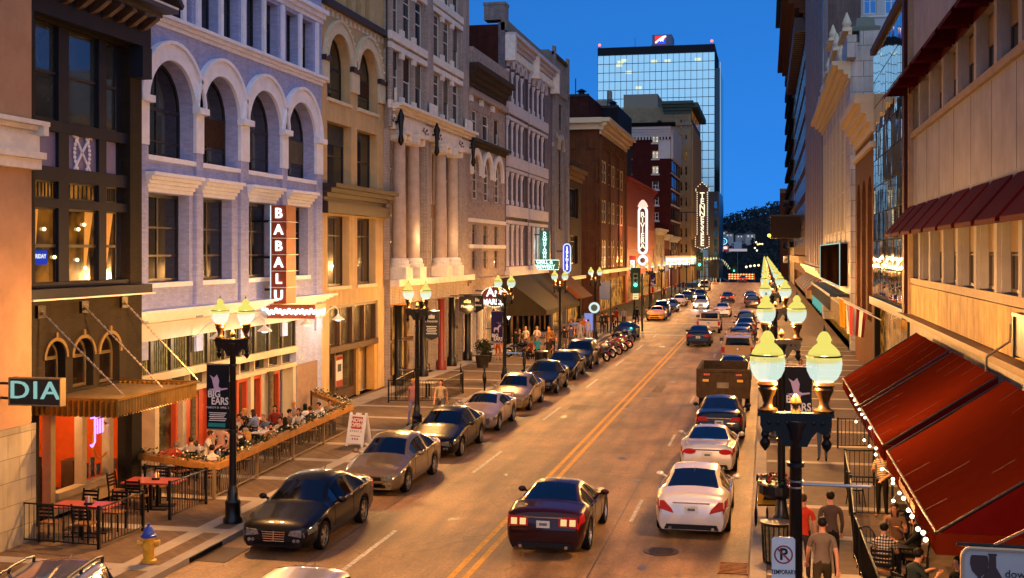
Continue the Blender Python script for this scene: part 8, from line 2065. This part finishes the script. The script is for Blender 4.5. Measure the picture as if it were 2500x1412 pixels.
def hair_mesh(J, style):
    hx = Vector(J['skull'][0]); m = MB()
    q = MB().sph((hx.x, hx.y-.018, hx.z+.028), (.088, .105, .092), 14, 10)
    vs = []
    for v in q.v:
        x, y, z = v
        if y > hx.y+.045 and z < hx.z+.055: y = hx.y+.045-(y-hx.y-.045)*.3      # pull back off the face
        if z < hx.z-.06 and style != 'long': z = hx.z-.06
        vs.append((x, y, z))
    m.add(vs, q.f)
    if style == 'long':
        m.sph((hx.x, hx.y-.07, hx.z-.09), (.085, .06, .15), 12, 8); m.sph((hx.x-.055, hx.y-.03, hx.z-.09), (.035, .05, .13), 8, 6); m.sph((hx.x+.055, hx.y-.03, hx.z-.09), (.035, .05, .13), 8, 6)
    return m.mesh('hair', [], True)
HM = {}
def person(label, x, y, z, rz, pose='stand', shirt='#333333', pants='#20242c', shoes='#15110e', hair='dark', style='short', longs=False, shorts=False, scale=1.0, group=None, skin=None, beard=False, cap=None):
    me, J = body_mesh(pose, longs, shorts); me = me.copy()
    sh = shirt if not isinstance(shirt, str) else cloth(shirt)
    for m_ in (skin or SKIN, sh, cloth(pants), cloth(shoes), EYE, M('lip_tone', '#8a4a3c', .5)): me.materials.append(m_)
    e = obj('person', me, None, (x, y, z), rz); e.scale = (scale,)*3
    tag(e, label, 'person', group)
    k = (pose, style)
    if k not in HM: HM[k] = hair_mesh(J, style)
    hm = HM[k].copy(); hm.materials.append(HAIRS[hair] if not cap else cloth(cap)); obj('cap' if cap else 'hair', hm, e)
    if beard:
        h = Vector(J['jaw'][0]); MB().sph((h.x, h.y+.045, h.z-.0), (.055, .04, .045), 10, 7).build('beard', HAIRS[hair], e, True)
    return e
# walkers on the right pavement (seen from behind, walking away)
GW = 'people walking on the right pavement'
person('man in a grey tee shirt and olive shorts walking away on the right', 1.0, 22.6, .3, 0, 'walk', '#6a5a4a', '#3a2f1c', '#1a1410', 'dark', shorts=True, group=GW, scale=1.03)
person('taller walker in a brown long sleeved top just ahead of the man in shorts', 1.28, 25.2, .3, R(4), 'walk2', '#4a3a30', '#14120f', '#0d0b0a', 'dark', longs=True, group=GW, scale=1.02)
person('person in a bright red orange shirt half hidden behind the nearest right lamp post', .72, 25.0, .3, R(-5), 'stand', '#b5331c', '#3a2a24', '#1a1410', 'brown', group=GW)
person('person in blue jeans standing past the railings behind the lamp crossarm', 1.75, 39.4, .3, R(170), 'stand', '#3a2a22', '#3a4658', '#120f0d', 'brown', longs=True, group=GW)
person('girl in a white top with long dark hair far along the right pavement', 1.55, 57.5, .3, R(185), 'walk', '#b8aa98', '#2a2420', '#120f0d', 'dark', 'long', group=GW, scale=.95)
person('dark figure walking beside the girl far along the right pavement', 2.2, 59.5, .3, R(180), 'walk2', '#241c18', '#15110f', '#0d0b0a', 'dark', longs=True, group=GW)
person('person in a striped shirt and dark skirt standing under the string lights', 2.85, 31.3, .3, R(150), 'talk', STRIPE, '#17130f', '#8a5a3c', 'brown', 'long', group=GW)
GS = 'diners at the right edge'
person('man in a black and white plaid shirt seated with his back to us', 2.25, 24.55, .3, R(-12), 'sit_lean', PLAID, '#14151a', '#0d0b0a', 'dark', group=GS)
person('bearded long haired man in black resting chin on hand, facing left', 3.0, 25.5, .3, R(80), 'sit_chin', '#141210', '#101014', '#0d0b0a', 'dark', 'long', longs=True, group=GS, beard=True)
person('person with sunglasses on the hair seated behind the bearded man', 2.75, 26.9, .3, R(160), 'sit_lean', '#7a5a40', '#1a1a20', '#0d0b0a', 'brown', 'long', group=GS)
person('man in a dark grey tee shirt with beard looking right at the bottom edge', 2.55, 22.6, .3, R(-60), 'sit_lean', '#2a302c', '#1a1a1e', '#0d0b0a', 'dark', group=GS, beard=True)
person('person in a black tee shirt with white print seated beside the wine sign', 3.35, 22.3, .3, R(120), 'sit', '#0f0f10', '#15151a', '#0d0b0a', 'dark', group=GS)
CHR = [(2.25, 24.4, R(-12), 'chair under the plaid shirt man'), (3.0, 25.5, R(80), 'chair under the bearded man in black'), (2.55, 22.55, R(-60), 'chair under the man in dark grey'), (3.35, 22.3, R(120), 'chair under the black tee shirt person'), (2.75, 26.9, R(160), 'chair behind the bearded man')]
for x, y, rz, lb in CHR: chair(x, y, .3, rz+PI, lb, 'dark chairs on the right')
# couple on the left pavement
person('man in a pink shirt and pale trousers walking beside the second left lamp post', -13.75, 45.4, .12, R(175), 'walk', '#a8706a', '#7a6f86', '#2a2420', 'blond', longs=True, group='couple walking on the left pavement', scale=1.05)
person('woman in a flowered blouse and knee length trousers right of the lamp post', -12.95, 46.6, .12, R(185), 'walk2', '#8a7a64', '#4a4a50', '#8a5a3c', 'brown', 'long', shorts=True, group='couple walking on the left pavement', scale=.97)
# patio diners: head pixel, facing, look
GP = 'diners on the flowered patio'
D = [(438, 1083, 60, '#a01c14', 'grey', 'short', 'woman in a red shirt seated at the near end of the patio', .75), (500, 1055, -70, '#c2b6a4', 'brown', 'short', 'man in a white shirt seen from behind near the corner planter', .8), (540, 1035, 200, '#b58a72', 'brown', 'short', 'large man in a pale pink shirt under the bird banner', .8), (522, 1092, 30, '#b8a496', 'dark', 'short', 'person in a pink white top with back to us at the corner planter', .72),
 (612, 1048, 100, '#14110f', 'grey', 'short', 'older balding man in a dark jacket behind the lamp post', .8), (634, 1058, 90, '#3a3022', 'blond', 'long', 'woman with long blond hair next to the man in the dark jacket', .76), (628, 1003, 80, '#6a7490', 'brown', 'long', 'woman in a light blue shirt leaning on the table by the red door', .8), (604, 1020, 150, '#1c1614', 'dark', 'long', 'dark haired woman in black just right of the lamp post', .78), (597, 1000, 140, '#14110f', 'blond', 'long', 'blond woman in a black sleeveless top by the wall', .8),
 (668, 1034, 190, '#9a6a48', 'dark', 'short', 'bearded man in an orange beige shirt facing the street', .8), (688, 1018, 185, '#a89c88', 'dark', 'short', 'boy in a pale tee shirt behind the bearded man', .72), (706, 1002, -80, '#5a4a44', 'dark', 'cap', 'person in a dark cap seated sideways', .78), (736, 998, 170, '#c2b8aa', 'brown', 'long', 'smiling woman in a white shirt with long brown hair', .8), (747, 990, 30, '#c2b8aa', 'dark', 'long', 'person in white with long dark hair seen from behind', .8), (713, 1022, 20, '#17110f', 'dark', 'long', 'woman in black with dark hair with her back to the street', .76), (786, 984, 160, '#d0cac0', 'dark', 'short', 'curly haired man in a crisp white shirt at the far table', .8),
 (465, 1072, 20, '#8a8078', 'brown', 'short', 'person in grey behind the red shirted woman', .8), (575, 1040, 120, '#6a5a48', 'brown', 'long', 'woman in brown seated just behind the lamp post', .8), (585, 1012, 200, '#b0a498', 'dark', 'short', 'man in a pale shirt by the patio wall', .8), (655, 1012, 150, '#5a6478', 'grey', 'short', 'grey haired man in a blue grey shirt mid patio', .8), (672, 992, 190, '#7a2a22', 'dark', 'long', 'woman in a dark red top near the red door', .8), (725, 982, 160, '#a89888', 'blond', 'short', 'fair haired man in beige near the patio pillar', .8), (764, 996, 40, '#2a2a30', 'brown', 'short', 'man in dark clothes between the two white shirts', .8), (805, 978, 200, '#8a7a6a', 'brown', 'short', 'person in tan at the far corner of the patio', .8)]
for i, (px_, py_, rz, c, hr, st, lb, hz) in enumerate(D):
    x, y = gz(px_, py_, 1.36); x = min(x, -15.62-.05*(y-30.5)); x = max(x, -18.6)
    pose = ('sit_table', 'sit_lean', 'sit')[i % 3]
    person(lb, x, y, .12, R(rz), pose, c, ('#1c1c22', '#2a2622', '#2a3040')[i % 3], '#17120f', hr, 'long' if st == 'long' else 'short', longs=(i % 2 == 0), group=GP, beard=(i == 9), cap='#1a1a20' if st == 'cap' else None, scale=.98)
    chair(x, y, .12, R(rz)+PI, ' '.join(('chair under the '+lb.split(' seated')[0].split(' seen')[0]).split()[:14]), 'chairs on the patio')
TW = M('white_cloth_top', '#b8b0a4', .6)
for i, (px_, py_, lb) in enumerate(((470, 1092, 'patio table nearest the near end flower box'), (560, 1065, 'patio table set with glasses beneath the bird banner'), (650, 1052, 'patio table in front of the blond woman'), (612, 1020, 'patio table by the red door'), (700, 1040, 'patio table before the bearded man'), (745, 1020, 'patio table of the smiling woman'), (800, 1000, 'far patio table of the man in crisp white'))):
    x, y = gz(px_, py_, .9); x = min(x, -15.75-.05*(y-30.5)); table(lb, x, y, .12, .8, .75, .76, TW, 'white topped patio tables')
    for k in range(3):
        a = 2.1*k+i; e = empty('drinking_glass', (x+.22*math.cos(a), y+.2*math.sin(a), .882), 0, ('left', 'middle', 'right')[k]+' glass on the '+lb, 'glass', 'glasses on the patio tables'); MB().lathe([(.03, 0), (.035, .12), (.03, .12), (.026, .01)], 8).build('tumbler', M('glass_tumbler', '#c8c0b0', .1, spec=1.0), e, True)
# crowd at the grill
GC = 'crowd outside the grill'
CR = [(1216, 880, 'stand', 0, '#b8501c', 'brown', 'person in orange shorts half hidden by the third lamp post', '#a8481a'), (1312, 892, 'stand', 170, '#2f8a94', 'grey', 'woman in a turquoise top beside the litter bin', '#1a1a20'), (1338, 893, 'hips', 10, '#3a2a20', 'blond', 'person in dark shirt and tan trousers with back to us by the bin', '#7a5a30'), (1378, 858, 'stand', 20, '#121214', 'dark', 'broad man in a black tee shirt and grey trousers at the awning edge', '#4a4238'), (1394, 855, 'hips', -20, '#3a3f5a', 'dark', 'man in dark blue beside the broad man', '#3a3a40'), (1284, 862, 'talk', 160, '#b0a48c', 'grey', 'grey haired man in a cream shirt under the awning', '#3a342a'), (1268, 866, 'stand', 200, '#4a3a2a', 'brown', 'person in brown left of the grey haired man', '#2a241c'), (1259, 868, 'stand', 20, '#22281c', 'dark', 'man in dark green by the pavement motorcycle', '#1c1a18'), (1311, 858, 'talk', 190, '#a89a84', 'grey', 'man in a pale shirt standing at the awning post', '#3a322a'), (1340, 862, 'stand', 150, '#8a5a2a', 'blond', 'blond woman in amber under the awning', '#2a2018'), (1350, 866, 'talk', 220, '#6a4a2a', 'brown', 'woman in brown with raised hand under the awning', '#221a14'), (1395, 838, 'stand', 180, '#6a6f9a', 'brown', 'man in a lavender shirt behind the dark pair', '#2a2a38'), (1404, 832, 'talk', 170, '#7a80a8', 'grey', 'man in pale blue near the bright doorway', '#2a2a34'), (1417, 842, 'stand', 180, '#9a9490', 'grey', 'person in a pale top by the menu board', '#a09a98'), (1425, 830, 'stand', 200, '#c0641c', 'brown', 'person in an orange shirt left of the menu board', '#2a2a30'), (1436, 836, 'stand', 10, '#a8a0b0', 'dark', 'person in whitish clothes before the menu board', '#a09aa0'), (1505, 800, 'stand', 0, '#8a2418', 'dark', 'person in a red top beyond the round sign', '#241a18'), (1523, 798, 'stand', 180, '#b09a8a', 'brown', 'person in pale pink by the blue sign pole', '#3a2a24'), (1555, 793, 'walk', 0, '#131318', 'dark', 'dark clothed person at the corner crossing', '#101014'), (1298, 876, 'sit', 170, '#7a3a24', 'brown', 'seated person in rust by the pavement motorcycle', '#2a241c'), (1290, 872, 'sit', 150, '#8a5a3a', 'blond', 'seated woman in peach under the awning', '#2a241c'), (1470, 815, 'stand', 30, '#1a1a1e', 'dark', 'person in black behind the motorcycles', '#15151a'), (1480, 812, 'stand', 200, '#2a1c1a', 'dark', 'second dark person behind the motorcycles', '#15151a'), (1495, 812, 'hips', 200, '#3a1614', 'dark', 'biker in a dark red jacket behind the motorcycles', '#15151a')]
for i, (px_, py_, pose, rz, c, hr, lb, pc) in enumerate(CR):
    x, y = gz(px_, py_, .12); o = person(lb, x, y, .12, R(rz), pose, c, pc, '#15110e', hr, 'long' if ('woman' in lb) else 'short', longs=(i % 3 == 0), group=GC, shorts=(i in (0,)), scale=random.uniform(.96, 1.04))
    if pose == 'sit': chair(x, y, .12, R(rz)+PI, ' '.join(('chair under the '+lb).split()[:14]), 'chairs of the crowd')
# far pedestrians on the left pavement beyond the crossing
for i, (px_, y, c) in enumerate(((1605, 150, '#1c1816'), (1612, 158, '#2a1c18'), (1640, 175, '#3a1c18'), (1655, 182, '#2a2a30'), (1668, 200, '#7a2418'), (1684, 215, '#1a1a1e'))):
    a = (px_-1250)/F_; x = -15.3+.3*(i % 3); person(('dark', 'brown', 'dark red', 'grey', 'bright red', 'black')[i]+' clothed far walker on the left pavement beyond the crossing', x, y, .12, R(180 if i % 2 else 0), ('walk', 'walk2', 'stand')[i % 3], c, '#17151a', '#100e0c', 'dark', group='far walkers on the left pavement')
